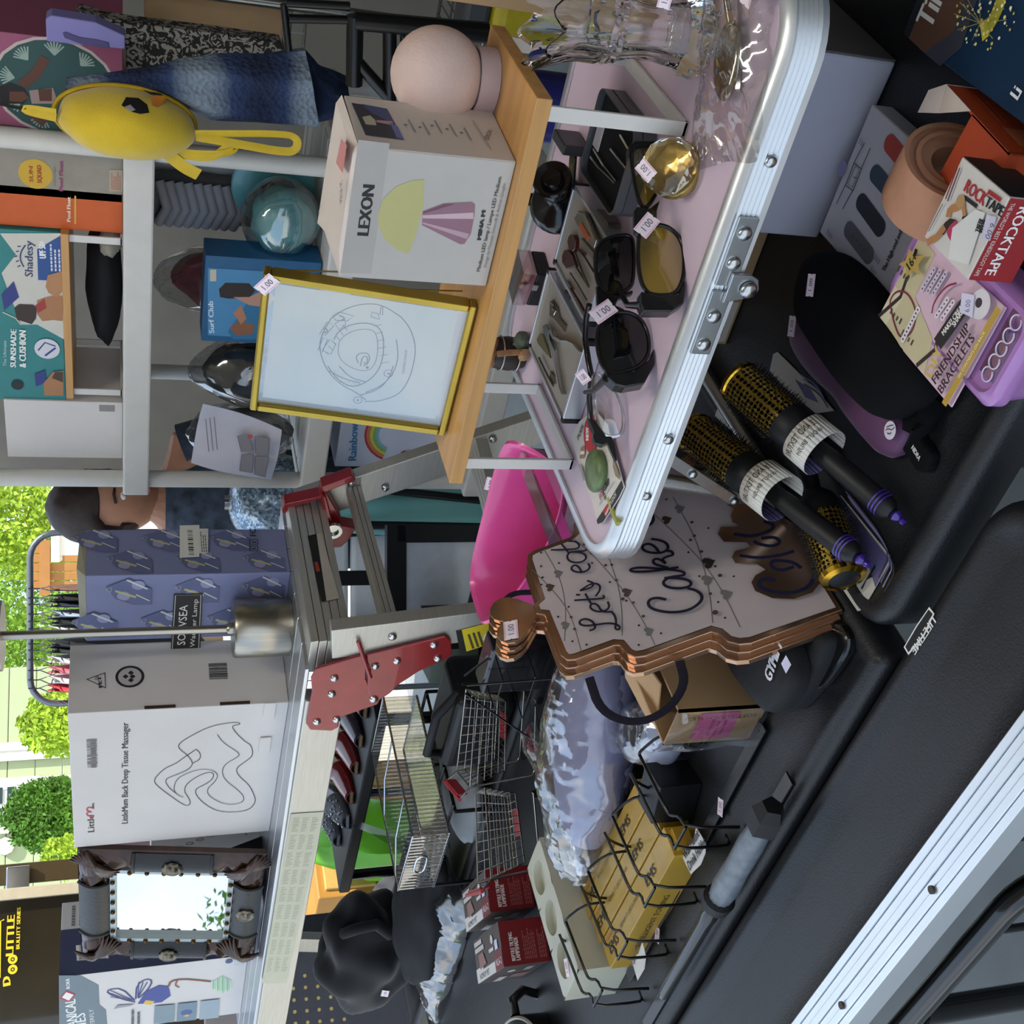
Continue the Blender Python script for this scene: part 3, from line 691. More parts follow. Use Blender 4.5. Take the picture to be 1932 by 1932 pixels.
# extruded rim with grooves all the way round
prof_ = [(.016, .0), (.016, .003), (.009, .004), (.004, .0015), (0, -.003)]
for k in range(5): prof_ += [(0.0016, -.006-.0045*k), (0, -.0082-.0045*k)]
prof_ += [(0, -.032), (.006, -.034), (.016, -.030)]
rings = [[(p[0], p[1], zt_+dz) for p in rrect(bw_-2*i_, bd_-2*i_, max(.064-i_, .01), 8)] for (i_, dz) in prof_]
n = len(rings[0]); mb = MB()
mb.add([p for r_ in rings for p in r_], [(k*n+i, (k+1)*n+i, (k+1)*n+(i+1) % n, k*n+(i+1) % n) for k in range(len(rings)-1) for i in range(n)])
mb.build('aluminium_rim', alul, t, smooth=35)
zincm = mat('zinc_plate', '#b4b8ba', .28, 1, var=.08)
# folding hinge in the middle of the front edge
def B(p): return Vector(p)-BO
hx = onY(1330, 540, Y0).x
for e, xs in ((-1, (1310, 1330)), (1, (1355, 1375))): pass
hb = MB()
for e in (-1, 1): hb.box(B((hx+e*.036, Y0-.0015, ZP-.0165)), (.066, .003, .02))
hp = hb.build('fold_hinge_plate', zincm, t, bevel=.0008)
pv = MB(); c = B((hx+.004, Y0-.005, ZP-.036)); MI = Matrix.Translation(c) @ Matrix.Rotation(math.pi/2, 4, 'X')
pv.prism([(-.016, .018), (.013, .018), (.013, 0), (.009, -.009), (0, -.013), (-.008, -.010)], -.002, .002, M=MI)
pv.build('pivot_tab', zincm, t, bevel=.0008)
def stud(p, r, nm='bolt', par=None, m=None): return MB().lathe([(r, 0), (r, r*.3), (r*.72, r*.62), (r*.3, r*.75), (0, r*.78)], 14, M=Matrix.Translation(p) @ Matrix.Rotation(math.pi/2, 4, 'X')).build(nm, m or zincm, par or t, smooth=60)
for dx in (-.058, -.028, .026, .055): stud(B((hx+dx, Y0-.003, ZP-.0165)), .0065)
stud(B((hx+.004, Y0-.008, ZP-.037)), .008)
stud(B((onY(1217, 828, Y0).x, Y0, ZP-.018)), .0055); stud(B((onY(1176, 937, Y0).x, Y0+.002, ZP-.018)), .0055)
stud(B((onY(1415, 300, Y0).x, Y0, ZP-.018)), .0055)
# folding legs: round tube frames and flat link bars
def legset(xa, xb, nm='leg', ins=.03):
    for y in (Y0+ins, Y1-.03):
        MB().tube([B((xa, y, ZP-.03)), B((xb, y, ZT+.012))], .0085, 10).build(nm, alu, t, smooth=60)
    MB().tube([B((xb, Y0+ins, ZT+.010)), B((xb, Y1-.03, ZT+.010))], .0085, 10).build('leg_crossbar', alu, t, smooth=60)
legset(-.700, -.726); legset(-.212, -.212, ins=.13)
def link(p, q, w=.013, nm='link_bar'):
    p = B(p); q = B(q); d = (q-p).normalized(); s = Vector((0, 1, 0)); c = d.cross(s).normalized()
    mb = MB(); mb.hexa([p-c*w/2, p+c*w/2, p+c*w/2+s*.003, p-c*w/2+s*.003], [q-c*w/2, q+c*w/2, q+c*w/2+s*.003, q-c*w/2+s*.003]); mb.build(nm, zincm, t, bevel=.0008)
    for z in (p, q, (p+q)/2): stud(z-s*.0005, .005)
pk = onY(1222, 840, Y0+.018); pq = onY(1385, 945, Y0+.018); link(pk, pq)
link(onY(1222, 840, Y1-.03), onY(1385, 945, Y1-.03))
# ------------------------------------------------------------------ wooden riser
beech = mat('beech_veneer', '#bd8d50', .42, var=.14, scale=6, stretch=(1, 14, 14), coat=.15)
whitemet = mat('white_painted_steel', '#cfccc6', .4, var=.03)
ZW = 1.10; wx0, wx1, wy0, wy1 = -.785, -.352, .950, 1.128
t = thing('monitor_riser', 'beech monitor riser with white flat-bar feet on the bed table', 'stand', ((wx0+wx1)/2, (wy0+wy1)/2, ZP))
RO = Vector(((wx0+wx1)/2, (wy0+wy1)/2, ZP))
MB().box((0, 0, ZW-ZP-.0075), (wx1-wx0, wy1-wy0, .015)).build('board', beech, t, bevel=.001)
def foot(x, ya, yb, m=whitemet):
    wv = .014; th = .004; z1 = ZW-ZP-.015; mb = MB()
    mb.box((x-RO.x, ya-RO.y, z1/2), (wv, th, z1)); mb.box((x-RO.x, yb-RO.y, z1/2), (wv, th, z1)); mb.box((x-RO.x, (ya+yb)/2-RO.y, th/2+.0004), (wv, yb-ya+th, th))
    mb.build('foot_bar', m, t, bevel=.0007)
foot(-.366, .955, 1.123); foot(-.775, .975, 1.123)
# ------------------------------------------------------------------ lamp carton
lexm = mat('warm_white_carton', '#cfc4ba', .6, var=.03, scale=10)
greyface = '#b5b1ab'
w_, h_, c_, rz_ = from_front((917, 540), (974, 305), ZW+.0005, (642, 515), .098)
d_ = .098
t = thing('lamp_carton', 'creamy white carton showing a pink cone lamp with domed shade', 'box', c_, rz_)
MB().box((0, 0, h_/2), (w_, d_, h_)).build('body', lexm, t, bevel=.001)
MB().add([(-w_/2, -d_/2, h_), (w_/2, -d_/2, h_), (w_/2, d_/2, h_+.002), (-w_/2, d_/2, h_+.006), (-w_/2-.004, d_/2+.004, h_+.009), (w_/2-.01, d_/2+.003, h_+.006), (w_/2-.01, -d_/2+.004, h_+.003), (-w_/2+.03, -d_/2+.002, h_+.004)], [(0, 1, 6, 7), (7, 6, 5, 4), (1, 2, 5, 6), (0, 7, 4, 3)]).build('lid', lexm, t)
f = face(t, w_, d_, h_, 'front')
f.rect(.001, .001, w_-.001, h_-.001, greyface)
f.poly([(642, 514), (700, 516), (735, 270), (676, 263)], '#a9a5a0')
f.text('LEXON', (695, 443), (707, 350), (672, 443), '#1a1a1b', bold=.0010)
f.poly([(713, 404), (722, 375), (745, 352), (775, 340), (800, 338), (798, 390), (785, 440), (771, 478), (748, 470), (725, 450), (714, 425)], '#b6b277')
f.poly([(797, 398), (836, 383), (890, 380), (896, 385), (895, 405), (888, 440), (876, 459), (868, 460), (796, 424)], '#8f6a78')
f.poly([(797, 405), (893, 400), (893, 412), (797, 411)], '#c7aab2'); f.poly([(797, 418), (885, 440), (880, 450), (797, 421)], '#b697a1'); f.poly([(798, 399), (840, 384), (858, 384), (798, 402)], '#6f4c5a')
f.text('MINA M', (907, 451), (916, 397), (899, 451), '#2b2a2b', bold=.0006)
f.text('Medium LED lamp / Lampe LED Medium', (905, 511), (946, 333), (898, 511), '#3b3a3b', bold=.0001)
f.text('Design by Manuela Simonelli & Andrea Quaglio', (917, 503), (954, 345), (911, 503), '#77757a'); f.done()
f = face(t, w_, d_, h_, 'right')
f.poly([(663, 195), (730, 206), (762, 265), (690, 256)], '#3c3c46'); f.poly([(681, 197), (729, 206), (745, 235), (700, 214)], '#4a527c')
f.poly([(683, 222), (698, 219), (708, 228), (710, 238), (690, 236)], '#b9b59c'); f.poly([(710, 228), (740, 230), (742, 238), (710, 232)], '#b88e9a'); f.poly([(735, 232), (750, 240), (762, 265), (748, 262)], '#6a6ea6')
for k, (x, y) in enumerate(((770, 227), (797, 232), (820, 229), (848, 236), (875, 243))): f.line([(x, y), (x+14, y+24)], .0014, '#8f8a86'); f.disc(*f.uv(x-5, y+10), .0016, '#6a6664')
f.line([(892, 230), (927, 285)], .0012, '#a19b96')
f.text('LEXON', (921, 268), (929, 250), (912, 268), '#222222'); f.done()
f = face(t, w_, d_, h_+.0045, 'top', lift=.0045)
f.poly([(653, 262), (664, 275), (656, 328), (643, 308)], '#c78683'); f.text('MINA M', (656, 379), (656, 340), (650, 379), '#444044'); f.done()
# ------------------------------------------------------------------ knitted ball lamp
ballm = mat('pale_pink_shade', '#d3b9ae', .75, var=.04, scale=40, bump=.25, bscale=300)
c = onz(917, 160, ZW); c = Vector((-.392, 1.086, ZW))
rb = .0445
t = thing('globe_lamp', 'pale pink fabric globe lamp on a ring foot', 'lamp', c+Vector((0, 0, .0004)))
MB().sphere((0, 0, .010+rb), rb, 36, 20, fn=lambda p: 1+.008*N3(p, 6)).build('globe_shade', ballm, t, smooth=80)
MB().lathe([(.030, 0), (.031, .0), (.031, .019), (.0285, .019), (.0285, .001), (.030, 0)], 36).build('ring_foot', mat('pink_plastic_ring', '#c4aaa6', .35), t, smooth=40)
# ------------------------------------------------------------------ gold glass frame with stadium drawing
gold = mat('satin_brass', '#a88f3c', .28, .85, var=.1, scale=20)
bl = onz(840, 814, ZW); br = onz(901, 572, ZW)
dx = (br-bl); dx.z = 0; W = dx.length; dx.normalize(); lean = math.radians(9.5)
nrm = Vector((dx.y, -dx.x, 0)); upf = Vector((0, 0, 1))*math.cos(lean)-nrm*math.sin(lean)
mid = (bl+br)/2
tl = onpl(471, 768, bl, upf.cross(dx)*-1); tr = onpl(502, 498, bl, upf.cross(dx)*-1)
H = ((tl-bl).dot(upf)+(tr-bl).dot(upf))/2
rot = Matrix((dx, dx.cross(upf).cross(dx)*0+(-(dx.cross(upf))), upf)).transposed()
rot = Matrix((dx, upf.cross(dx), upf)).transposed()
t = thing('picture_frame', 'gold metal glass picture frame with a stadium line drawing on the riser', 'frame', mid+Vector((0, 0, .0006)), rot)
b_ = .0075; dp = .017
for nm, cc, dd in (('frame_bar', (0, 0, b_/2), (W, dp, b_)), ('frame_bar', (0, 0, H-b_/2), (W, dp, b_)), ('frame_bar', (-W/2+b_/2, 0, H/2), (b_, dp, H-2*b_)), ('frame_bar', (W/2-b_/2, 0, H/2), (b_, dp, H-2*b_))):
    MB().box(cc, dd).build(nm, gold, t, bevel=.0018)
glassm = film('clear_glass_pane', (.97, .98, .97), .03, .01)
for y in (-.003, .004): MB().box((0, y, H/2), (W-2*b_, .0012, H-2*b_)).build('glass_pane', glassm, t)
pap = MB(); f = Print(t, (-W/2, .0005, 0), (1, 0, 0), (0, 0, 1), name='stadium_drawing', lift=.0002)
f.poly([(495, 749), (521, 535), (864, 587), (821, 790)], '#c3c2ba')
k_ = '#3a3a3a'; lw = .0011
def st(pts, wd=lw, sm=1): f.line(pts, wd, k_, sm=sm); f.l -= .00005
# outer bowl
st([(757, 598), (722, 575), (690, 572), (655, 580), (625, 600)], sm=2); st([(625, 600), (610, 625), (602, 650), (608, 680), (622, 705), (645, 727), (672, 740), (690, 754)], sm=2)
st([(757, 598), (775, 620), (785, 655), (780, 690), (770, 720), (752, 745), (715, 757), (688, 757)], sm=2)
st([(690, 740), (720, 728), (742, 705), (752, 675), (748, 640)], sm=2); st([(680, 745), (715, 735), (735, 712), (742, 690)], sm=2)
# field and infield
st([(640, 645), (650, 632), (670, 622), (700, 620), (712, 632), (713, 668), (705, 692), (690, 701), (665, 695), (645, 682), (637, 665), (640, 645)], .0008, 2)
st([(676, 685), (671, 672), (681, 665), (697, 667), (697, 682), (686, 690)], sm=1); st([(680, 690), (684, 672), (694, 672), (692, 688)], sm=1); f.disc(*f.uv(693, 693), .0016, k_); f.disc(*f.uv(688, 684), .001, k_)
st([(630, 640), (638, 625), (660, 612), (690, 608), (715, 615), (725, 640), (722, 680), (710, 705), (690, 722), (665, 730), (645, 722), (628, 705), (618, 690)], sm=2)
st([(640, 690), (660, 712), (690, 720)], sm=2); st([(622, 700), (650, 715), (680, 722)], sm=2)
# stands, scoreboard, ramps
for q in ([(603, 630), (618, 606), (630, 614), (614, 632)], [(627, 596), (640, 588), (668, 596), (655, 605), (634, 604)], [(600, 660), (610, 636), (618, 640), (608, 664)], [(700, 597), (702, 588), (714, 592), (716, 602)], [(719, 577), (722, 578), (722, 594), (717, 593)], [(608, 660), (622, 640), (634, 648), (624, 668)], [(632, 610), (650, 600), (652, 612), (640, 622)]): f.line(q, .0008, k_, closed=True); f.l -= .00005
for k in range(6): st([(612+k*7, 662-k*10), (620+k*7, 668-k*9)], .0007, 0); st([(706+k*2.5, 615+k*14), (720+k*3, 612+k*14)], .0006, 0)
st([(610, 618), (620, 622), (612, 628)], .0012); st([(640, 594), (652, 600), (646, 604)], .0012)
for (x, y, r) in ((733, 704, .0048), (675, 754, .0046)): f.line([(f.uv(x, y)[0]+r*math.cos(a), f.uv(x, y)[1]+r*math.sin(a)) for a in [i*.45 for i in range(14)]], .0007, k_, px=False, closed=True); f.disc(*f.uv(x, y), .0012, k_)
for k in range(26):
    a = k/25; st([(628+55*a+6*math.sin(k*3), 700+24*math.sin(a*2.2)+4*math.sin(k*5)), (629+55*a+6*math.sin(k*3), 701+24*math.sin(a*2.2)+4*math.sin(k*5))], .0007, 0)
f.up(); f.text('KAUFFMAN STADIUM', (763, 704), (769, 660), (758, 704), '#3a3a3a'); f.done()
# wire easel behind the frame
mb = MB()
for x in (W*.36, W*.47): mb.tube([(x, dp*.5+.001, H*.97), (x, .055, .004)], .0009, 6)
mb.tube([(W*.36, .055, .004), (W*.47, .055, .004)], .0009, 6)
mb.build('wire_easel', gold, t)
tagprice(t, Matrix.Translation((W/2-.024, -dp/2-.0008, H-.004)) @ Matrix(((.82, .57, 0, 0), (0, 0, -1, 0), (-.57, .82, 0, 0), (0, 0, 0, 1))), .023)
# ================================================================== small goods on the bed table
blk = mat('black_gloss_plastic', '#0e0e10', .22, coat=.3)
blkm = mat('black_matt_plastic', '#131315', .55)
chrome = mat('chrome', '#cfcfcf', .12, 1, var=.05)
cream = mat('cream_flocked_insert', '#b9b1a2', .85, var=.05)
def pxz(pts, z): return [onz(x, y, z) for x, y in pts]
def zprism(mb, pix, z0, z1, off, mi=0):
    q = [onz(x, y, z1)-Vector(off) for x, y in pix]; mb.prism([(p.x, p.y) for p in q], z0-off[2], z1-off[2], mi)
ZI = .9505
# --- open manicure case with tools
def tray_half(t, x0, x1, y0, y1, off, wall=alul, z1=.972):
    mb = MB(); cxm, cym = (x0+x1)/2-off.x, (y0+y1)/2-off.y; w, d = x1-x0, y1-y0; h = z1-ZI
    for (a, b, c, e) in ((0, -d/2+.002, w-.012, .004), (0, d/2-.002, w-.012, .004)): mb.box((cxm+a, cym+b, h/2), (c, e, h))
    for (a, b, c, e) in ((-w/2+.002, 0, .004, d-.012), (w/2-.002, 0, .004, d-.012)): mb.box((cxm+a, cym+b, h/2), (c, e, h))
    mb.build('case_wall', wall, t, bevel=.0006)
    MB().box((cxm, cym, h*.45), (w-.008, d-.008, h*.9)).build('insert', cream, t, bevel=.001)
    for sx in (-1, 1):
        for sy in (-1, 1):
            MB().box((cxm+sx*(w/2-.003), cym+sy*(d/2-.003), h/2+.0003), (.0075, .0075, h+.0008)).build('corner_cap', blkm, t, bevel=.002)
off = Vector((-.615, 1.06, ZI))
t = thing('manicure_case', 'open silver edged manicure case with cream insert and small tools', 'case', off)
tray_half(t, -.727, -.618, .988, 1.143, off); tray_half(t, -.606, -.507, .998, 1.132, off)
ZTi = .972
for k in range(2): MB().cyl(Vector((-.612, 1.02+.06*k, ZTi-.004))-off, Vector((-.612, 1.06+.06*k, ZTi-.004))-off, .003, n=8).build('hinge_pin', chrome, t, smooth=40)
brown = mat('amber_brown_plastic', '#4a150c', .2, coat=.5); steelm = mat('tool_steel', '#8f8d88', .25, 1); hole = mat('insert_recess', '#6c6350', .9)
def flat(nm, pix, m, z0=ZTi-.004, z1=ZTi+.0008, par=None, mi=0):
    mb = MB(); zprism(mb, pix, z0, z1, off); return mb.build(nm, m, par or t, bevel=.0006)
def rod(nm, pix, r, m, z=ZTi+.0012, par=None):
    q = [onz(x, y, z)-off for x, y in pix]; return MB().tube(q, r, 7).build(nm, m, par or t, smooth=60)
# right half: nail clipper, brown scissors, tweezers, pusher
sc = thing('x', None, None) if False else None
flat('nail_clipper', [(1083, 412), (1089, 402), (1096, 398), (1104, 402), (1128, 452), (1130, 463), (1123, 468), (1114, 464), (1086, 420)], steelm, z1=ZTi+.004)
flat('clipper_inlay', [(1091, 428), (1097, 419), (1112, 446), (1107, 456)], ink('#c5683c'), z0=ZTi+.004, z1=ZTi+.0048)
rod('clipper_lever', [(1093, 400), (1104, 405), (1125, 455), (1122, 466)], .0016, chrome, ZTi+.0065)
for nm, q in (('scissor_ring', [(1072, 447), (1076, 442), (1082, 443), (1085, 453), (1084, 470), (1080, 475), (1073, 470), (1070, 456)]), ('scissor_ring', [(1060, 482), (1064, 472), (1071, 471), (1080, 482), (1086, 502), (1080, 504), (1068, 507), (1060, 495)])): flat(nm, q, brown, z1=ZTi+.003)
rod('scissor_blade', [(1081, 495), (1096, 518), (1110, 540)], .0014, steelm); rod('scissor_blade', [(1085, 478), (1098, 512), (1111, 541)], .0014, steelm)
flat('tweezers', [(1094, 450), (1098, 449), (1121, 478), (1122, 492), (1110, 478)], steelm); rod('nail_file', [(1091, 470), (1104, 486), (1120, 512)], .0013, brown); flat('file_blade', [(1090, 468), (1094, 470), (1103, 478), (1101, 483)], steelm)
rod('cuticle_pusher', [(1076, 515), (1092, 540), (1107, 566)], .001, steelm); rod('cuticle_trimmer', [(1077, 545), (1092, 568), (1104, 590)], .0018, brown); flat('trimmer_blade', [(1067, 528), (1071, 531), (1080, 545), (1075, 549)], steelm)
# left half: nipper, clipper, ear pick
for q in ([(1024, 615), (1030, 611), (1033, 618), (1037, 640), (1045, 660), (1048, 690), (1056, 735), (1059, 744), (1052, 722), (1043, 685), (1036, 655), (1026, 628)], [(1032, 622), (1040, 622), (1044, 634), (1056, 641), (1068, 642), (1080, 648), (1093, 664), (1080, 654), (1066, 645), (1050, 645), (1042, 640)]):
    flat('nipper_arm', q, chrome, z1=ZTi+.004)
flat('nail_clipper', [(1012, 640), (1018, 629), (1024, 634), (1037, 668), (1038, 676), (1030, 668), (1014, 648)], mat('pale_brass_clipper', '#a89a6c', .25, .9), z1=ZTi+.003)
rod('ear_pick', [(1017, 675), (1024, 690), (1035, 712), (1044, 728)], .0014, steelm); flat('recess', [(1038, 700), (1044, 708), (1044, 725), (1036, 712)], hole, z1=ZTi-.0015+.002)
flat('recess', [(1037, 568), (1043, 566), (1052, 580), (1056, 600), (1068, 614), (1064, 626), (1056, 615), (1045, 602), (1036, 595)], hole, z1=ZTi-.0002)
rod('key_chain', [(1040, 572), (1046, 577), (1043, 584), (1049, 588), (1046, 594)], .0011, chrome)
flat('latch', [(1117, 398), (1126, 394), (1146, 418), (1148, 428), (1140, 430), (1118, 408)], mat('nickel_latch', '#9a9488', .3, .9), z0=ZTi-.02, z1=ZTi-.006)
# --- grey tin with black insert, partly closed
off = Vector((-.44, 1.07, ZI))
t = thing('manicure_tin', 'dark grey rounded tin with black insert, tweezers inside', 'case', off)
tin = mat('gunmetal_tin', '#6f7173', .35, .7); blki = mat('black_flock', '#0c0b0a', .9)
q = [onz(x, y, .974)-off for x, y in ((1137, 178), (1088, 318), (1150, 402), (1205, 240))]
cx_ = sum(p.x for p in q)/4; cy_ = sum(p.y for p in q)/4; w = .092; d = .115
mb = MB(); rings = []
for (i_, z) in ((0, 0), (0, .013), (.0012, .0135), (.0012, .0145), (0, .015), (0, .0235), (.0015, .0235), (.0018, .006), (.003, .005)): rings.append([(p[0]+cx_, p[1]+cy_, z) for p in rrect(w-2*i_, d-2*i_, .012, 6)])
n = len(rings[0]); mb.add([p for r_ in rings for p in r_], [(k*n+i, k*n+(i+1) % n, (k+1)*n+(i+1) % n, (k+1)*n+i) for k in range(len(rings)-1) for i in range(n)])
mb.add([p for p in rings[0]], [tuple(range(n-1, -1, -1))])
mb.build('tin_body', tin, t, smooth=40)
MB().prism([(p[0]+cx_, p[1]+cy_) for p in rrect(w-.006, d-.006, .010, 6)], .003, .017).build('insert', blki, t)
for pts in ([(1114, 296), (1130, 318), (1160, 347)], [(1120, 281), (1140, 315), (1162, 343)], [(1152, 281), (1182, 320)], [(1170, 255), (1186, 282)]):
    MB().tube([onz(x, y, .9695)-off for x, y in pts], .0012, 6).build('tweezer_arm', chrome, t, smooth=50)
MB().box((cx_, cy_+d/2-.016, .018), (.03, .018, .001)).build('paper_tag', ink('#d8cfd2'), t)
# --- black suction mount
off = Vector(onz(1085, 320, ZI)); off = Vector((-.545, 1.165, ZI))
t = thing('suction_mount', 'black plastic suction cup phone mount behind the grey tin', 'mount', off)
M = Matrix.Translation((0, 0, .02)) @ Matrix.Rotation(math.radians(62), 4, Vector((.6, .8, 0)))
for nm, z, pr_ in (('suction_cup', 0, [(0, -.012), (.034, -.016), (.035, -.012), (.03, 0), (.016, .006), (.012, .016)]), ('ball_joint', .016, [(.012, 0), (.014, .006), (.014, .013), (.01, .02), (.007, .022)]), ('clamp_cup', .036, [(.007, 0), (.009, .006), (.02, .012), (.022, .016), (.020, .018), (.013, .016), (.010, .022), (0, .022)])):
    MB().lathe(pr_, 28, M=M @ Matrix.Translation((0, 0, z))).build(nm, blk, t, smooth=45)
MB().box((.04, -.01, .01), (.05, .016, .004), M=Matrix.Rotation(.5, 4, 'Z')).build('mount_arm', blk, t, bevel=.001)
MB().box((-.02, .028, .0185), (.045, .016, .036), M=Matrix.Rotation(-.3, 4, 'Z')).build('phone_cradle', blkm, t, bevel=.001)
MB().box((.06, .02, .015), (.012, .045, .03)).build('cradle_jaw', mat('grey_plastic_jaw', '#3b3b3f', .4), t, bevel=.002)
# --- lip gloss compact
off = Vector((-.668, 1.205, ZI)); t = thing('gloss_compact', 'small black compact with clear lid and amber red shells inside', 'compact', off, math.radians(-14))
MB().box((0, 0, .0085), (.052, .042, .017)).build('base', blkm, t, bevel=.002)
MB().box((0, 0, .0195), (.05, .04, .004)).build('red_inlay', mat('red_velvet', '#7a1220', .5), t)
MB().sphere((-.006, .002, .024), (.014, .010, .005), 14, 8).build('shell', mat('amber_shell', '#b06a2c', .15, coat=.6), t, smooth=60)
MB().sphere((.012, -.006, .023), (.009, .008, .004), 14, 8).build('shell', mat('amber_shell', '#b06a2c', .15, coat=.6), t, smooth=60)
mb = MB()
for (a, b, c, d) in ((0, -.0205, .052, .0012), (0, .0205, .052, .0012), (-.0255, 0, .0012, .042), (.0255, 0, .0012, .042)): mb.box((a, b, .026), (c, d, .0165))
mb.box((0, 0, .0342), (.052, .042, .001)); mb.build('clear_lid', film('clear_lid_plastic', (.97, .95, .94), .12, .03), t)
MB().box((.006, -.0225, .015), (.008, .002, .006)).build('catch', ink('#8d8d8d'), t)
# --- burlap-topped mini barrel
off = Vector((-.778, 1.205, ZI)); t = thing('mini_barrel', 'tiny dark wooden barrel planter with burlap and moss', 'planter', off)
M = Matrix.Identity(4)
dw = mat('dark_stained_wood', '#2e211a', .5, var=.25, scale=60, stretch=(8, 8, 1))
for i in range(10):
    a = 2*math.pi*i/10; MB().box((math.cos(a)*.019, math.sin(a)*.019, .020), (.004, .0115, .040), M=Matrix.Identity(4)).build('stave', dw, t) if False else None
MB().lathe([(0, 0), (.018, 0), (.021, .012), (.0222, .02), (.021, .03), (.0185, .042), (.015, .042), (.015, .038), (0, .038)], 20, wob=lambda a, z: 1+.012*math.sin(a*10)).build('barrel', dw, t, smooth=30)
for z in (.010, .031): MB().tube(arc((0, 0, z), .0222, 0, 360, 24)[:-1], .0009, 6, closed=True).build('hoop', mat('pale_wire', '#b9b4a8', .35, .8), t, smooth=60)
bur = mat('burlap', '#9a7350', .95, var=.2, scale=120, bump=.5, bscale=300)
MB().sphere((0, 0, .046), (.021, .021, .012), 18, 10, fn=lambda p: 1+.35*N3(p, 3.1)).build('burlap_ruff', bur, t, smooth=60)
MB().tube([(.012, -.021, .042), (.016, -.0225, .025), (.017, -.022, .006)], .004, 6).build('burlap_strip', bur, t, smooth=60)
MB().sphere((.026, -.010, .010), (.013, .011, .010), 12, 8, fn=lambda p: 1+.3*N3(p, 2.6)).build('moss_clump', mat('grey_green_moss', '#56604f', .95, var=.3, scale=90), t, smooth=30)
MB().sphere((.014, -.024, .008), (.009, .006, .007), 10, 7, fn=lambda p: 1+.3*N3(p, 3)).build('stone', mat('tan_stone', '#a07d58', .8), t, smooth=30)
# --- crystal knob
off = Vector(onz(1290, 318, ZI)); off = Vector((-.392, .925, ZI))
t = thing('crystal_drawer_knob', 'faceted clear crystal drawer knob on a gold disc with price sticker', 'ornament', off)
goldb = mat('pale_gold_disc', '#b9a262', .25, .9)
crystal = mat('crystal', '#f4efe0', .02, trans=1, ior=1.5, var=0)
M = Matrix.Rotation(math.radians(-28), 4, 'X') @ Matrix.Rotation(math.radians(18), 4, 'Y')
M = Matrix.Translation((0, 0, .016)) @ Matrix.Rotation(math.radians(38), 4, Vector((.8, .6, 0)))
MB().lathe([(0, -.010), (.024, -.010), (.0265, -.007), (.0265, -.003), (.024, 0), (0, 0)], 28, M=M).build('gold_disc', goldb, t, smooth=40)
fac = MB(); N = 10; lv = [(.020, .001), (.026, .008), (.0235, .017), (.016, .023), (.007, .0262)]
vs = []
for k, (r_, z) in enumerate(lv):
    for i in range(N): a = 2*math.pi*(i+.5*(k % 2))/N; vs.append((r_*math.cos(a)+.0012*math.sin(7*i+k), r_*math.sin(a)+.0012*math.cos(5*i+2*k), z+(.0012*math.sin(3*i+k) if k > 1 else 0)))
fs = []
for k in range(len(lv)-1):
    for i in range(N):
        a, b, c, d = k*N+i, k*N+(i+1) % N, (k+1)*N+i, (k+1)*N+(i+1) % N
        fs += ([(a, b, c), (b, d, c)] if k % 2 == 0 else [(a, b, d), (a, d, c)])
fs += [tuple(range((len(lv)-1)*N, len(lv)*N)), tuple(range(N-1, -1, -1))]
fac.add(vs, fs, 0, M); fac.build('faceted_crystal', crystal, t)
tagprice(t, M @ Matrix.Translation((-.008, -.004, .0282)) @ Matrix.Rotation(1.4, 4, 'Z'), .020)
# --- glasses: lens outlines traced on the plane of their front
def glasses(name, label, bl, br, z0, lean, lens, frame, lensm, framem, temples, extra=None, th=.006, rimm=None):
    a = onz(*bl, z0); b = onz(*br, z0); dx = (b-a).normalized(); n0 = Vector((dx.y, -dx.x, 0))
    up = (Vector((0, 0, 1))*math.cos(lean)-n0*math.sin(lean)).normalized(); nn = dx.cross(up)
    rot = Matrix((dx, -nn, up)).transposed(); o = (a+b)/2
    t = thing(name, label, 'glasses', o, rot)
    Wi = WM[t.name].inverted()
    def loc(x, y): p = Wi @ onpl(x, y, a, nn); return Vector((p.x, 0, p.z))
    for L_ in lens:
        q = chaikin([loc(*p) for p in L_], 2, True); c = sum(q, Vector())/len(q)
        mb = MB(); n = len(q)
        # slightly domed lens
        rr = [[c+(p-c)*k+Vector((0, -.004*(1-k*k), 0)) for p in q] for k in (1, .7, .35)]
        mb.add([p for r_ in rr for p in r_]+[c+Vector((0, -.0042, 0))], [(j*n+i, j*n+(i+1) % n, (j+1)*n+(i+1) % n, (j+1)*n+i) for j in range(2) for i in range(n)]+[(2*n+i, 2*n+(i+1) % n, 3*n) for i in range(n)])
        mb.build('lens', lensm, t, smooth=60)
        MB().tube(q, .0022, 6, closed=True, flat=(0, 1, 0)).build('lens_rim', rimm or framem, t, smooth=60)
    for nm, F_, tk in frame:
        q = [loc(*p) for p in F_]; n = len(q); mb = MB()
        mb.add([p+Vector((0, -.003, 0)) for p in q]+[p+Vector((0, tk, 0)) for p in q], [tuple(range(n)), tuple(range(2*n-1, n-1, -1))]+[(i, n+i, n+(i+1) % n, (i+1) % n) for i in range(n)])
        mb.build(nm, framem, t, bevel=.0012, weld=True)
    for T in temples:
        p = loc(*T[0]); d = T[1]
        MB().tube([p+Vector((0, .002, 0)), p+Vector((d[0]*.4, d[1]*.6, d[2]*.3)), p+Vector(d)], [.004, .003, .0025], 8).build('temple', framem, t, smooth=60)
    return t, loc, Wi
yel = film('yellow_lens', (.42, .34, .03), .10, .02)
dark = mat('smoke_lens', '#0b0c10', .05, coat=.6)
gfr = mat('black_glasses_frame', '#0d0e0f', .3, coat=.3)
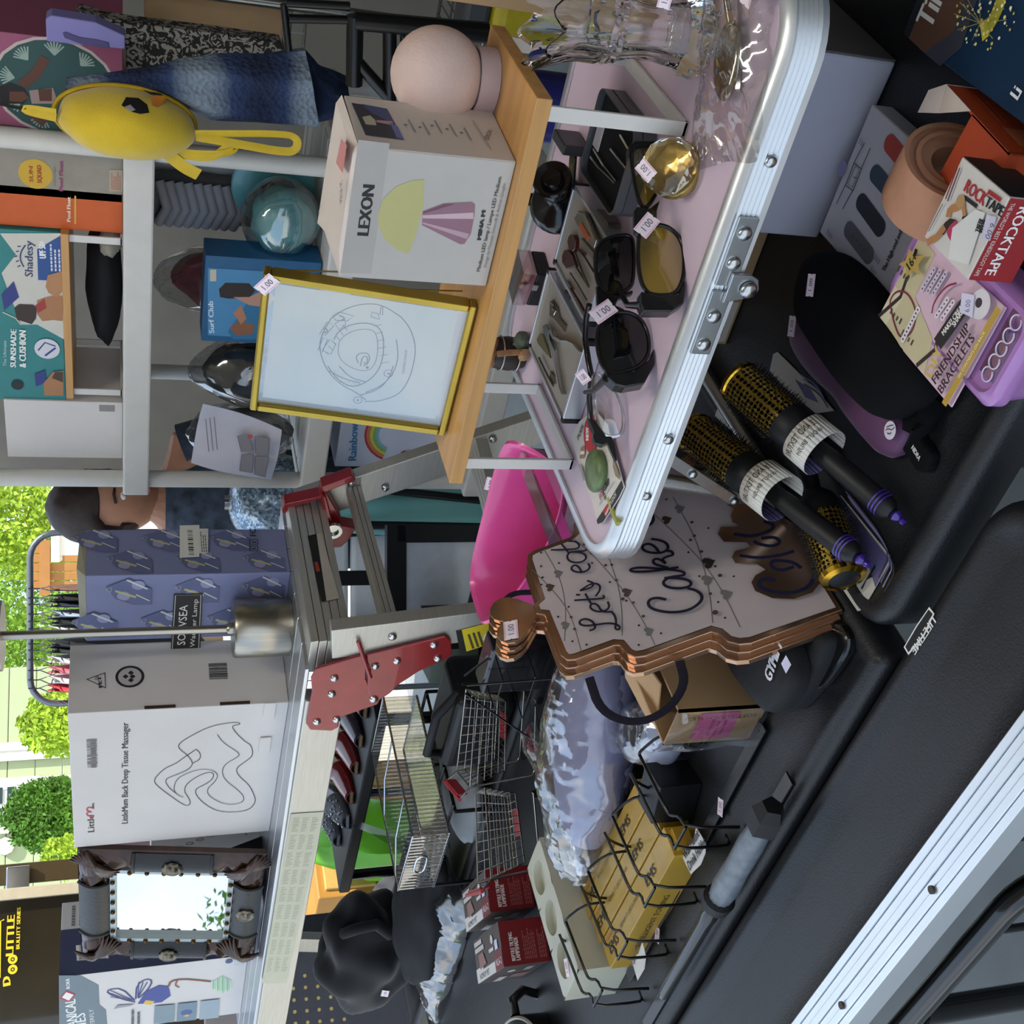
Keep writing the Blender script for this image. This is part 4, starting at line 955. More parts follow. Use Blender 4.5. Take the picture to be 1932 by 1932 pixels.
tY, lc, Wi = glasses('yellow_glasses', 'black framed wraparound glasses with yellow lenses beside crystal knob', (1297, 570), (1262, 290), ZI, .12,
    [[(1192, 285), (1199, 277), (1235, 272), (1262, 285), (1258, 330), (1240, 362), (1222, 392), (1209, 390), (1198, 350), (1192, 310)], [(1204, 450), (1212, 430), (1235, 423), (1262, 428), (1285, 450), (1292, 485), (1290, 525), (1276, 555), (1240, 558), (1216, 550), (1204, 510)]],
    [('bridge', [(1200, 392), (1224, 396), (1244, 380), (1238, 400), (1238, 424), (1212, 430), (1204, 446), (1196, 440), (1195, 400)], .004), ('side_shield', [(1208, 552), (1240, 560), (1278, 557), (1290, 530), (1292, 540), (1288, 575), (1265, 590), (1214, 590), (1208, 575)], .012), ('side_shield', [(1186, 300), (1186, 276), (1198, 268), (1236, 268), (1234, 274), (1199, 279), (1191, 290)], .010)], yel, gfr,
    [((1212, 575), (.05, .075, -.005))])
tagprice(tY, Matrix.Translation(lc(1190, 440)+Vector((0, -.008, 0))) @ Matrix(((.75, -.66, 0, 0), (0, 0, -1, 0), (-.66, -.75, 0, 0), (0, 0, 0, 1))), .024)
tD, lc, Wi = glasses('dark_sunglasses', 'black wraparound sunglasses with smoke lenses standing on the bed table', (1236, 690), (1203, 450), ZI, .15,
    [[(1123, 505), (1123, 475), (1135, 455), (1158, 445), (1192, 443), (1196, 470), (1196, 520), (1190, 545), (1160, 556), (1140, 553), (1128, 535)], [(1132, 605), (1150, 590), (1185, 588), (1208, 600), (1222, 625), (1226, 660), (1215, 685), (1190, 699), (1150, 705), (1138, 695), (1128, 665), (1126, 630)]],
    [('bridge', [(1124, 540), (1140, 556), (1163, 560), (1193, 549), (1193, 556), (1166, 566), (1160, 578), (1178, 586), (1152, 588), (1132, 602), (1126, 580)], .004), ('side_shield', [(1140, 700), (1160, 706), (1195, 702), (1222, 682), (1232, 660), (1234, 690), (1214, 726), (1178, 732), (1160, 728), (1145, 715)], .014)], dark, gfr,
    [((1145, 712), (.02, .085, .0))])
tagprice(tD, Matrix.Translation(lc(1106, 596)+Vector((0, -.008, 0))) @ Matrix(((.55, -.83, 0, 0), (0, 0, -1, 0), (-.83, -.55, 0, 0), (0, 0, 0, 1))), .026)
tC2, lc, Wi = glasses('clear_safety_glasses', 'clear plastic safety glasses with black temples at the table corner', (1187, 830), (1180, 705), ZI, .25,
    [[(1118, 712), (1128, 700), (1150, 722), (1172, 760), (1178, 800), (1172, 822), (1150, 826), (1132, 815), (1122, 770)]],
    [('hinge_block', [(1109, 790), (1122, 793), (1135, 812), (1142, 822), (1148, 838), (1136, 842), (1122, 838), (1118, 826), (1120, 818)], .01), ('ear_piece', [(1140, 824), (1153, 824), (1160, 838), (1164, 870), (1160, 872), (1150, 850)], .004)], film('clear_visor', (.9, .92, .92), .16, .02), gfr, [], rimm=film('clear_rim', (.92, .94, .95), .3, .03))
tb = [(1112, 575), (1106, 600), (1104, 640), (1110, 680), (1116, 710), (1112, 750), (1114, 790), (1122, 815)]
q = [Wi @ onz(x, y, ZI+.032-.0016*i) for i, (x, y) in enumerate(tb)]
MB().tube(q, .0032, 8).build('temple', gfr, tC2, smooth=60)
tagprice(tC2, Matrix.Translation((Wi @ onz(1100, 727, ZI+.03))) @ Wi.to_3x3().to_4x4() @ Matrix(((.75, .5, -.4, 0), (-.66, .6, .4, 0), (0, .6, .8, 0), (0, 0, 0, 1))), .024)
# --- phone grip on its card
off = Vector((-.73, .915, ZI)); t = thing('phone_grip_card', 'white hang card with a round green phone grip at the table corner', 'packaging', off)
card = [(1078, 822), (1093, 795), (1122, 772), (1145, 800), (1158, 850), (1172, 900), (1177, 918), (1168, 938), (1138, 985), (1128, 989), (1125, 978), (1118, 950), (1100, 900), (1085, 850)]
mb = MB(); zprism(mb, card, ZI+.004, ZI+.0052, off); mb.build('card', ink('#d3cdc4'), t)
f = Print(t, (0, 0, .0052), (1, 0, 0), (0, 1, 0), lift=.0003)
f.poly([(1173, 906), (1177, 920), (1168, 938), (1138, 985), (1128, 989), (1126, 981), (1150, 945)], '#2a2826')
f.poly([(1138, 964), (1148, 948), (1154, 954), (1143, 976)], '#b32a26'); f.text('MARVEL', (1144, 974), (1153, 955), .004, '#f0e6e2', bold=.0003); f.text('STUDIOS', (1152, 957), (1164, 935), .005, '#e8e2da', bold=.0002)
f.text('POP', (1134, 944), (1141, 929), .007, '#c76a8a', bold=.0004); f.text('GRIP', (1142, 928), (1152, 911), .007, '#23201f', bold=.0004)
f.line([(1132, 952), (1160, 908)], .001, '#9aa4b4'); f.text('POPS', (1093, 831), (1103, 806), .006, '#3a352f', bold=.0004)
f.disc(*f.uv(1117, 818), .021, '#b3262c'); f.text('NEW', (1113, 830), (1113, 806), .009, '#efe3df', bold=.0006)
f.poly([(1096, 865), (1098, 845), (1104, 840), (1107, 850), (1104, 865)], '#a5765c'); f.poly([(1097, 858), (1105, 857), (1105, 851), (1098, 851)], '#e4dcd4')
f.poly([(1094, 874), (1101, 880), (1106, 905), (1104, 908)], '#8f8a86'); f.poly([(1160, 865), (1170, 890), (1173, 906), (1164, 898), (1159, 880)], '#8f7c62'); f.done()
gp = Vector(onz(1124, 888, ZI+.010))-off
M = Matrix.Translation((gp.x, gp.y, .0055))
MB().lathe([(0, 0), (.021, 0), (.023, .003), (.0235, .006), (.022, .0085), (.012, .0105), (0, .011)], 32, M=M).build('grip_disc', mat('sage_green_grip', '#5f7048', .4, var=.35, scale=70), t, smooth=50)
MB().box((gp.x-.012, gp.y-.026, .004), (.006, .014, .003)).build('grip_tab', mat('olive_tab', '#6d6a3c', .5), t, bevel=.001)
MB().tube([(gp.x-.008, gp.y-.036, .004), (gp.x-.014, gp.y-.055, .003), (gp.x-.014, gp.y-.07, .003)], .003, 7).build('grip_strap', mat('lime_strap', '#a9ad5c', .5), t, smooth=50)
# --- crystal vase
off = Vector((-.292, .985, ZI)); t = thing('crystal_vase', 'tall pressed crystal vase with scalloped rim', 'vase', off)
vh = .150
glass = mat('pressed_glass', '#f6f7f6', .03, trans=1, ior=1.48, var=0)
po = [(0, 0), (.034, 0), (.037, .004), (.036, .012), (.031, .02), (.0265, .04), (.026, .06), (.030, .078), (.033, .083), (.031, .087), (.034, .091), (.032, .095), (.034, .1), (.034, .115), (.036, .128), (.041, .142), (.046, vh)]
pi_ = [(.042, vh-.002), (.036, .138), (.030, .12), (.029, .095), (.024, .08), (.021, .05), (.023, .03), (.024, .02), (0, .016)]
def wv(a, z): return 1+(.05*math.sin(a*9)*min(1, z/.05) if z > .085 or z < .03 else .04*math.sin(a*12))+(.03*math.sin(a*18) if z < .02 else 0)
mb = MB(); mb.lathe(po+pi_, 72, wob=wv)
mb.v = [(x, y, z+(.006*math.sin(math.atan2(y, x)*9) if z > vh-.006 else 0)) for x, y, z in mb.v]
mb.build('vase_body', glass, t, smooth=35, weld=True)
tagprice(t, Matrix.Translation((.026, -.031, .05)) @ Matrix.Rotation(1.2, 4, 'X'), .018)
# --- kraft carton standing behind the vase
a = onz(1236, 58, ZI); h_ = onY(690, 34, a.y).z-ZI
t = thing('kraft_carton', 'tall plain kraft carton standing behind the crystal vase', 'box', (a.x+.055, a.y+.09, ZI))
MB().box((0, 0, h_/2), (.11, .18, h_)).build('body', kraft, t, bevel=.001)
MB().box((0, 0, h_+.002), (.106, .176, .003)).build('lid_flap', kraft, t)
# --- clear bag with a spoon
bagf = film('clear_bag_film', (.94, .95, .96), .16, .07)
def crumple(name, label, cat, loc, fn, nu, nv, m=None, amp=.004, fr=28, seed=0, parent=None, sharp=True):
    mb = MB()
    def g(u, v):
        p = Vector(fn(u, v)); k = Vector((seed*3.1, seed*1.7, 0))
        e = noise.noise(p*fr+k); e2 = 1-abs(noise.noise(p*fr*2.3+k))*2
        n_ = Vector((noise.noise(p*fr*.7+k), noise.noise(p*fr*.7+k+Vector((7, 0, 0))), noise.noise(p*fr*.7+k+Vector((0, 9, 0)))))
        return p+n_*amp+Vector((0, 0, 1))*amp*.5*e2
    mb.grid(g, nu, nv)
    return mb
off = Vector((-.285, .905, ZI)); t = thing('spoon_bag', 'clear plastic bag holding a silver serving spoon', 'bag', off)
out = [(1272, 150), (1430, 10), (1462, 0), (1440, 60), (1425, 110), (1375, 170), (1365, 235)]
def bagfn(u, v):
    a = -.085+.21*u; b = -.06+.12*v
    z = .004+.014*math.sin(math.pi*u)*math.sin(math.pi*v)
    q = Matrix.Rotation(.55, 3, 'Z') @ Vector((a, b, 0))
    return (q.x, q.y, z)
crumple('', '', '', 0, bagfn, 44, 30, amp=.006, fr=30, seed=2).build('bag_film', bagf, t, smooth=25)
sp = mat('silver_spoon', '#b9b3a4', .15, 1)
R3 = Matrix.Rotation(.55, 4, 'Z')
MB().sphere((0, 0, .008), (.033, .022, .006), 18, 10, M=R3).build('spoon_bowl', sp, t, smooth=60)
MB().tube([R3 @ Vector((.03, 0, .008)), R3 @ Vector((.06, .005, .014)), R3 @ Vector((.12, .005, .008))], [.003, .0025, .004], 8).build('spoon_handle', sp, t, smooth=60)
tagprice(t, Matrix.Translation(onz(1412, 18, ZI+.022)-off), .03)
# ================================================================== things on the right-hand black table
ZA = ZT-.0026
# --- plain white carton under the bed table
w_, h_, c_, rz_ = from_front((1543, 450), (1692, 118), ZA, (1395, 456), .15)
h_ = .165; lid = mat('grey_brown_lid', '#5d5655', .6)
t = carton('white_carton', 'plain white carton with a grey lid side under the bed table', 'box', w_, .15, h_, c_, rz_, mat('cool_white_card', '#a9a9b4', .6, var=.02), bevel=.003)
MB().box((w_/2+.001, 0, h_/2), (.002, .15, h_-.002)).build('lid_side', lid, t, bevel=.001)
# --- brown shipping box behind
t = carton('shipping_box', 'brown shipping box with a recycling mark behind the white carton', 'box', .16, .14, .165, (-.60, 1.165, ZA), 0, kraft)
f = face(t, .16, .14, .165, 'front'); f.rect(.004, .004, .06, .05, '#c9c0b2'); f.rect(.012, .012, .026, .04, '#1e1b18'); f.line([(.033, .014), (.05, .016), (.042, .036)], .003, '#1e1b18', px=False, closed=True); f.done()
# --- watch strap box
x0, x1, y0, y1, hz = -.462, -.327, .792, .9695, .024
t = thing('strap_box', 'flat white box printed with a watch and four coloured straps', 'box', ((x0+x1)/2, (y0+y1)/2, ZA))
w_, d_ = x1-x0, y1-y0
MB().box((0, 0, hz/2), (w_, d_, hz)).build('body', mat('pale_card', '#b3b0b4', .55, var=.03), t, bevel=.0015)
f = face(t, w_, d_, hz, 'top')
def pill(a, b, wd, c):
    pa, pb = Vector(f.uv(*a)), Vector(f.uv(*b)); d = (pb-pa).normalized(); n_ = Vector((-d.y, d.x)); pts = []
    for k in range(9): an = math.pi*k/8; pts.append(pb+(d*math.sin(an)+n_*math.cos(an))*wd/2)
    for k in range(9): an = math.pi*k/8; pts.append(pa+(-d*math.sin(an)-n_*math.cos(an))*wd/2)
    f.poly([(p.x, p.y) for p in pts], c, px=False)
pill((1679, 271), (1705, 302), .017, '#a63a2c'); pill((1652, 328), (1682, 362), .017, '#33404c'); pill((1626, 382), (1661, 430), .017, '#22262c'); pill((1603, 434), (1640, 482), .017, '#55585a')
for k in range(4): f.line([(1608+k*7, 447+k*9), (1614+k*7, 443+k*9)], .001, '#3c3e40')
f.line([(1613, 308), (1627, 319), (1611, 360), (1597, 350)], .0016, '#3a3a3e', closed=True); f.line([(1616, 314), (1623, 320), (1610, 353), (1601, 347)], .0008, '#3a3a3e', closed=True)
f.line([(1612, 334), (1619, 336)], .0008, '#3a3a3e')
for q in ([(1613, 308), (1632, 271)], [(1627, 319), (1644, 280)], [(1597, 350), (1580, 385)], [(1611, 360), (1592, 395)]): f.line(q, .0012, '#3a3a3e')
f.disc(*f.uv(1591, 318), .008, '#7f7b9c'); f.text('The High-end and', (1672, 514), (1705, 438), .006, '#2a2a2c', bold=.0003)
for (x, y) in ((1626, 258), (1565, 430), (1655, 478), (1648, 500)): f.para(*f.uv(x+6, y+22), *f.uv(x, y), 3, '#77757a')
f.done()
# --- bracelet kit
x0, x1, y0, y1, hz = -.440, -.352, .626, .803, .055
t = thing('bracelet_kit', 'lilac plastic bracelet kit box with clear rimmed lid and printed sleeve', 'box', ((x0+x1)/2, (y0+y1)/2, ZA))
w_, d_ = x1-x0, y1-y0
lil = mat('lilac_plastic', '#a877b4', .3, coat=.3, var=.03); lilt = mat('lilac_clear_lid', '#c4a4cc', .15, coat=.4)
mb = MB(); rg = []
for (i_, z) in ((.010, 0), (.006, .002), (.003, .030), (0, .034), (0, .045), (.004, .050), (.008, .0505), (.010, .0475), (.02, .047)): rg.append([(p[0], p[1], z) for p in rrect(w_-2*i_, d_-2*i_, .014, 6)])
n = len(rg[0]); mb.add([p for r_ in rg for p in r_], [(k*n+i, k*n+(i+1) % n, (k+1)*n+(i+1) % n, (k+1)*n+i) for k in range(len(rg)-1) for i in range(n)]+[tuple(range(n-1, -1, -1))])
mb.add([(p[0]*.92, p[1]*.96, .047) for p in rrect(w_-.02, d_-.02, .012, 6)], [tuple(range(n))]); mb.build('box_body', lil, t, smooth=40)
off = Vector(((x0+x1)/2, (y0+y1)/2, ZA)); mb = MB(); zprism(mb, [(1655, 604), (1738, 440), (1897, 580), (1794, 768)], ZA+.0485, ZA+.0502, off); mb.build('sleeve', ink('#d8b8c6'), t)
f = Print(t, (-w_/2, -d_/2, .0502), (1, 0, 0), (0, 1, 0), lift=.0004)
f.poly([(1655, 604), (1738, 445), (1765, 480), (1727, 560), (1760, 640), (1745, 705)], '#c9bd96'); f.poly([(1655, 604), (1690, 540), (1705, 560), (1668, 620)], '#d8cfae')
f.line([(1655, 600), (1700, 560), (1730, 470)], .004, '#3a2c2a'); f.line([(1730, 690), (1765, 660), (1772, 630)], .004, '#3a2c2a')
for (x, y) in ((1690, 600), (1712, 640), (1704, 520), (1718, 500)): f.para(*f.uv(x+10, y+14), *f.uv(x-8, y-22), 4, '#4e463a')
f.line([(1680, 565), (1694, 548), (1715, 552), (1732, 590), (1722, 630), (1700, 640), (1688, 610), (1682, 580)], .0018, '#7a2c3c', sm=2, closed=True)
for k in range(9): a = k/8; x, y = 1733-26*a, 585+55*a; f.disc(*f.uv(x, y), .0032, '#e6dfe0'); f.disc(*f.uv(x, y), .0012, '#55484c')
for r_ in range(3):
    for k in range(6):
        x, y = 1744+r_*12+k*4.5, 545-k*7+r_*4; f.disc(*f.uv(x, y), .0028, '#cfc6d2', n=6); f.disc(*f.uv(x, y), .0010, '#4a4048', n=5)
for r_ in range(2):
    for k in range(5):
        x, y = 1775+r_*12+k*5, 595-k*7+r_*5; f.disc(*f.uv(x, y), .0030, '#e3d9de', n=6); f.disc(*f.uv(x, y), .0010, '#5a2a38', n=5)
f.line([(1768, 592), (1772, 570), (1795, 540), (1815, 535)], .0018, '#8e2440', sm=2)
f.poly([(1772, 640), (1830, 555), (1850, 560), (1843, 580), (1800, 640), (1785, 660)], '#2a2424'); f.text('MAKE! CREATE!', (1791, 634), (1836, 570), .005, '#e8e2da', bold=.0003); f.text('SHARE!', (1812, 618), (1830, 588), .005, '#e8e2da', bold=.0003)
f.disc(*f.uv(1860, 575), .012, '#d8d2d4'); f.disc(*f.uv(1858, 572), .004, '#3a3436')
f.text('DIY', (1770, 715), (1790, 660), .011, '#cbb05c', bold=.0006); f.text('FRIENDSHIP', (1777, 726), (1843, 620), .0085, '#3a2024', bold=.0004); f.text('BRACELETS', (1789, 744), (1852, 640), .0085, '#3a2024', bold=.0004)
f.poly([(1789, 760), (1797, 768), (1902, 586), (1893, 577)], '#b8963c'); f.text('SEE CONTENTS ON BACK', (1822, 715), (1872, 628), .0028, '#f2ead2')
f.poly([(1708, 500), (1720, 492), (1728, 470), (1738, 485), (1758, 482), (1745, 500), (1748, 520), (1735, 512), (1720, 525), (1722, 507)], '#b89c50'); f.text('16+', (1729, 511), (1744, 488), .009, '#2b241a', bold=.0004)
f.poly([(1828, 553), (1852, 558), (1848, 600), (1824, 590)], '#d6d2e6'); f.text('6.00', (1842, 590), (1845, 567), .006, '#5a5570'); f.done()
tray = MB().box((.006, -d_/2+.020, .0475), (w_-.03, .022, .001)).build('clear_window', film('kit_window', (.86, .78, .88), .15, .05), t)
mb = MB()
for k in range(5): mb.tube(arc((-.02+.012*k, -d_/2+.02, .0492), .006, 0, 320, 14), .0007, 5)
mb.build('cord_coil', ink('#d8cfe0'), t)
# --- torn orange tape box with roll
t = thing('tape_box', 'torn orange tape box with a tan kinesiology roll sticking out', 'box', (-.302, .775, ZA), math.radians(-6))
ora = mat('orange_card', '#a8401c', .5, var=.08); tanr = mat('tan_tape', '#a97a5e', .75, var=.06, scale=50, bump=.2)
w_, d_, h_ = .085, .105, .066
mb = MB()
for c, dm in (((w_/2-.001, -.0, h_/2), (.002, d_, h_)), ((-w_/2+.001, -.02, h_/2), (.002, d_*.6, h_)), ((0, -d_/2+.001, h_/2), (w_, .002, h_)), ((0, 0, .001), (w_, d_, .002)), ((.012, -.022, h_-.001), (w_*.7, d_*.55, .002))): mb.box(c, dm)
mb.build('carton_shell', ora, t)
mb = MB(); mb.add([(w_/2, d_/2, h_*.2), (w_/2, d_/2, h_), (w_/2-.012, d_/2+.012, h_*1.06), (w_/2-.03, d_/2+.008, h_*1.1), (w_/2-.02, d_/2-.01, h_*1.02), (w_/2, .01, h_)], [(0, 1, 2), (1, 3, 2), (1, 4, 3), (1, 5, 4)])
mb.build('torn_edge', mat('torn_paper', '#c9b9ac', .8), t, solid=.001)
f = Print(t, (w_/2, -d_/2, 0), (0, 1, 0), (0, 0, 1)); f.rect(.012, .02, .04, .05, '#b5603a'); f.rect(0, 0, .014, .02, '#5b3a6c'); f.para(.05, .02, .095, .05, 5, '#c05a34'); f.done()
M = Matrix.Translation((-.026, .018, .047)) @ Matrix.Rotation(math.radians(78), 4, Vector((.0, 1, 0))) @ Matrix.Rotation(math.radians(14), 4, 'X')
MB().lathe([(.020, -.026), (.044, -.026), (.0445, 0), (.044, .026), (.040, .026), (.040, .022), (.034, .022), (.034, .026), (.030, .026), (.030, .022), (.020, .022), (.020, -.026)], 44, M=M).build('tape_roll', tanr, t, smooth=40)
MB().add([(-.08, .05, .04), (-.075, .015, .006), (-.05, -.01, .0), (-.045, .02, .03), (-.06, .055, .06)], [(0, 1, 2, 3), (0, 3, 4)]).build('inner_flap', mat('kraft_inner', '#97826c', .8), t, solid=.001)
# --- kinesiology tape box on top
x0, x1, y0, y1 = -.346, -.278, .667, .734; zb = ZA+.0525; zt_ = .8305
t = thing('kinesiology_tape_box', 'white and red kinesiology tape box with a runner print', 'box', ((x0+x1)/2, (y0+y1)/2, zb))
w_, d_, h_ = x1-x0, y1-y0, zt_-zb
MB().box((0, 0, h_/2), (w_, d_, h_)).build('body', ink('#cfcac2'), t, bevel=.001)
f = face(t, w_, d_, h_, 'front'); f.rect(.0004, .0004, w_-.0004, h_-.0004, '#8f1d22'); f.done()
f = Print(t, (w_/2, -d_/2, h_), (-1, 0, 0), (0, 0, -1), name='printed_front')
f.text('ROCKTAPE', (.006, .012), (w_-.006, .012), .010, '#e8dcd8', px=False, bold=.0006); f.text("THE WORLD'S BEST KINESIOLOGY TAPE", (.004, .003), (w_-.004, .003), .004, '#e0cfca', px=False); f.done()
f = face(t, w_, d_, h_, 'right'); f.rect(.0004, .0004, d_-.0004, h_-.0004, '#20201f'); f.done()
f = face(t, w_, d_, h_, 'top')
f.text('ROCK', (1819, 360), (1856, 389), (1828, 336), '#a3262c', bold=.0006); f.text('TAPE', (1858, 388), (1890, 410), (1866, 368), '#1b1b1c', bold=.0006)
f.line([(1866, 361), (1890, 378)], .003, '#a3262c'); f.line([(1821, 372), (1845, 390)], .003, '#1b1b1c')
f.line([(1791, 410), (1794, 394), (1812, 391), (1818, 378)], .006, '#b07a4a', sm=1); f.poly([(1787, 430), (1790, 415), (1803, 414), (1808, 420), (1812, 438), (1803, 468), (1790, 445)], '#b63456'); f.poly([(1770, 445), (1785, 420), (1795, 412), (1806, 415), (1795, 425), (1783, 443)], '#26221f')
f.line([(1819, 382), (1822, 405), (1820, 432)], .004, '#b07a4a'); f.line([(1822, 408), (1822, 428)], .005, '#201c1a'); f.line([(1785, 428), (1770, 448), (1752, 458)], .006, '#b07a4a'); f.disc(*f.uv(1815, 380), .005, '#b08a5a')
f.poly([(1800, 430), (1843, 395), (1862, 402), (1830, 500), (1792, 488)], '#d8d8d4'); f.text('RETAIL', (1858, 415), (1850, 440), .005, '#26262a', bold=.0003); f.text('REBEL', (1851, 413), (1843, 437), .005, '#26262a', bold=.0003)
f.poly([(1866, 405), (1884, 410), (1872, 455), (1854, 450)], '#c9c5d8'); f.text('6.00', (1874, 420), (1862, 448), .006, '#56506c')
for q in ([(1811, 315), (1788, 376)], [(1815, 318), (1792, 380)]): f.line(q, .0014, '#6b2a2c')
f.line([(1783, 385), (1756, 437)], .0009, '#55504c'); f.done()
# --- string light box
t = thing('string_light_box', 'dark blue box showing a bottle of warm string lights', 'box', (-.248+.16, .925-.16, ZA))
w_, d_, h_ = .32, .32, .053
MB().box((0, 0, h_/2), (w_, d_, h_)).build('body', mat('navy_print_card', '#12304c', .35, var=.25, scale=6), t, bevel=.001)
f = face(t, w_, d_, h_, 'top')
f.poly([(1706, 63), (1735, 0), (1790, -80), (1830, -40), (1800, 60), (1745, 100)], '#5a3c2c'); f.poly([(1745, 100), (1800, 60), (1830, -40), (1845, 0), (1815, 90), (1775, 125)], '#3a3a44')
f.poly([(1706, 63), (1716, 72), (1745, 0), (1735, 0)], '#1a1a1c'); f.text('Tiki', (1757, 57), (1790, -20), (1726, 40), '#d8d4c8', bold=.0008)
R = random.Random(3); em = mat('string_light_print', '#e8dc8c', .4)
f.line([(1853, 62), (1872, 45), (1888, 10), (1895, -20)], .012, '#a09a34', sm=1); f.line([(1853, 62), (1865, 52)], .015, '#c9bc38')
for k in range(70):
    a = R.uniform(0, 6.28); r_ = R.random()**.6*62; f.disc(*f.uv(1860+r_*math.cos(a), 38+r_*.9*math.sin(a)), R.uniform(.0006, .0016), ['#e8dc8c', '#c9b24c', '#f2ecc0'][k % 3], n=6)
for k in range(9):
    a = R.uniform(0, 6.28); f.line([(1860, 45), (1860+50*math.cos(a), 35+45*math.sin(a))], .0005, '#a89a48')
f.text('Li', (1932, 190), (1940, 175), .012, '#e8e6de', bold=.0006); f.done()
# --- eye pillow: purple under, black over, with strap
def pad(parent, nm, pix, zb, zt, m, puff=.35, sm=2):
    q = chaikin([onz(x, y, zb+(zt-zb)*.6)-off for x, y in pix], sm, True); n = len(q); c = sum(q, Vector())/n; mb = MB()
    rg = [(1.0, zb), (1.03, zb+(zt-zb)*.4), (.98, zb+(zt-zb)*.75), (.86, zt-(zt-zb)*.06), (.5, zt), (.2, zt)]
    vs = []
    for k, z in rg: vs += [(c.x+(p.x-c.x)*k, c.y+(p.y-c.y)*k, z-off.z) for p in q]
    L_ = len(rg); vs.append((c.x, c.y, zt-off.z))
    fs = [(j*n+i, j*n+(i+1) % n, (j+1)*n+(i+1) % n, (j+1)*n+i) for j in range(L_-1) for i in range(n)]+[((L_-1)*n+i, (L_-1)*n+(i+1) % n, L_*n) for i in range(n)]+[tuple(range(n-1, -1, -1))]
    return mb.add(vs, fs).build(nm, m, parent, smooth=60, weld=True)
off = Vector((-.55, .83, ZA)); t = thing('eye_mask', 'black contoured sleep mask over a purple one with a logo disc', 'sleep mask', off)
vel = mat('black_velour', '#08080a', .9, spec=.2, var=.1); pur = mat('purple_satin', '#5a3258', .5, sheen=.2)
pad(t, 'purple_mask', [(1500, 601), (1489, 629), (1499, 665), (1538, 714), (1579, 747), (1598, 780), (1637, 830), (1664, 860), (1686, 860), (1700, 836), (1714, 808), (1690, 770), (1640, 730), (1600, 660), (1560, 610)], ZA, ZA+.022, pur)
pad(t, 'black_mask', [(1507, 604), (1500, 560), (1518, 486), (1560, 470), (1610, 505), (1655, 560), (1720, 640), (1748, 700), (1738, 745), (1700, 775), (1675, 789), (1648, 785), (1593, 731), (1565, 692), (1532, 643)], ZA+.021, ZA+.055, vel)
MB().tube([onz(1712, 770, ZA+.02)-off, onz(1735, 780, ZA+.022)-off, onz(1752, 790, ZA+.016)-off, onz(1740, 820, ZA+.010)-off], [(.022, .003)]*4, 8, flat=(1, .4, 0)).build('strap', vel, t, smooth=50)
mb = MB(); zprism(mb, [(1713, 812), (1730, 816), (1758, 856), (1752, 880), (1742, 892), (1728, 890), (1698, 845)], ZA, ZA+.010, off); mb.build('strap_tab', vel, t, bevel=.003)
f = Print(t, Vector((-.55, .83, ZA+.010))-off, (1, 0, 0), (0, 1, 0)); f.text('NIDRA', (1720, 846), (1734, 870), .005, '#d8d8d4', bold=.0003) ; f.done()
f = Print(t, Vector((-.55, .83, ZA+.0222))-off, (1, 0, 0), (0, 1, 0), lift=.0012, name='logo_disc'); f.disc(*f.uv(1681, 812), .0088, '#d8d4dc'); f.line([(1673, 812), (1678, 808), (1684, 812), (1690, 806)], .0012, '#5a3258', sm=1); f.line([(1675, 806), (1681, 803), (1688, 802)], .0012, '#5a3258', sm=1); f.line([(1676, 817), (1681, 819), (1684, 816)], .0014, '#5a3258', sm=1); f.done()
for (x, y, z) in ((1540, 552, .0575), (1504, 628, .024)): tagprice(t, Matrix.Translation(onz(x-6, y+8, ZA+z)-off) @ Matrix.Rotation(.5, 4, 'Z'), .022)
# --- round brushes on their cards
perf = mat('perforated_gold', '#b08f36', .25, .9)
def perforated():
    m = bpy.data.materials.new('perforated_gold_barrel'); m.use_nodes = True; n = m.node_tree; b = n.nodes['Principled BSDF']
    tc_ = n.nodes.new('ShaderNodeTexCoord'); v = n.nodes.new('ShaderNodeTexVoronoi'); v.inputs['Scale'].default_value = 190; v.inputs['Randomness'].default_value = .15
    r_ = n.nodes.new('ShaderNodeValToRGB'); r_.color_ramp.elements[0].position = .40; r_.color_ramp.elements[1].position = .46
    r_.color_ramp.elements[0].color = (.006, .005, .004, 1); r_.color_ramp.elements[1].color = (*lin('#c8a23c'), 1)
    n.links.new(tc_.outputs['Object'], v.inputs['Vector']); n.links.new(v.outputs['Distance'], r_.inputs['Fac']); n.links.new(r_.outputs['Color'], b.inputs['Base Color'])
    b.inputs['Metallic'].default_value = .8; b.inputs['Roughness'].default_value = .3; return m
perfm = perforated()
goldc = mat('polished_gold', '#c09a34', .15, 1); purp = mat('purple_plastic', '#3c1f86', .25, coat=.4); gripm = mat('soft_touch_black', '#121214', .5); brist = mat('black_bristle', '#0a0a0a', .6)
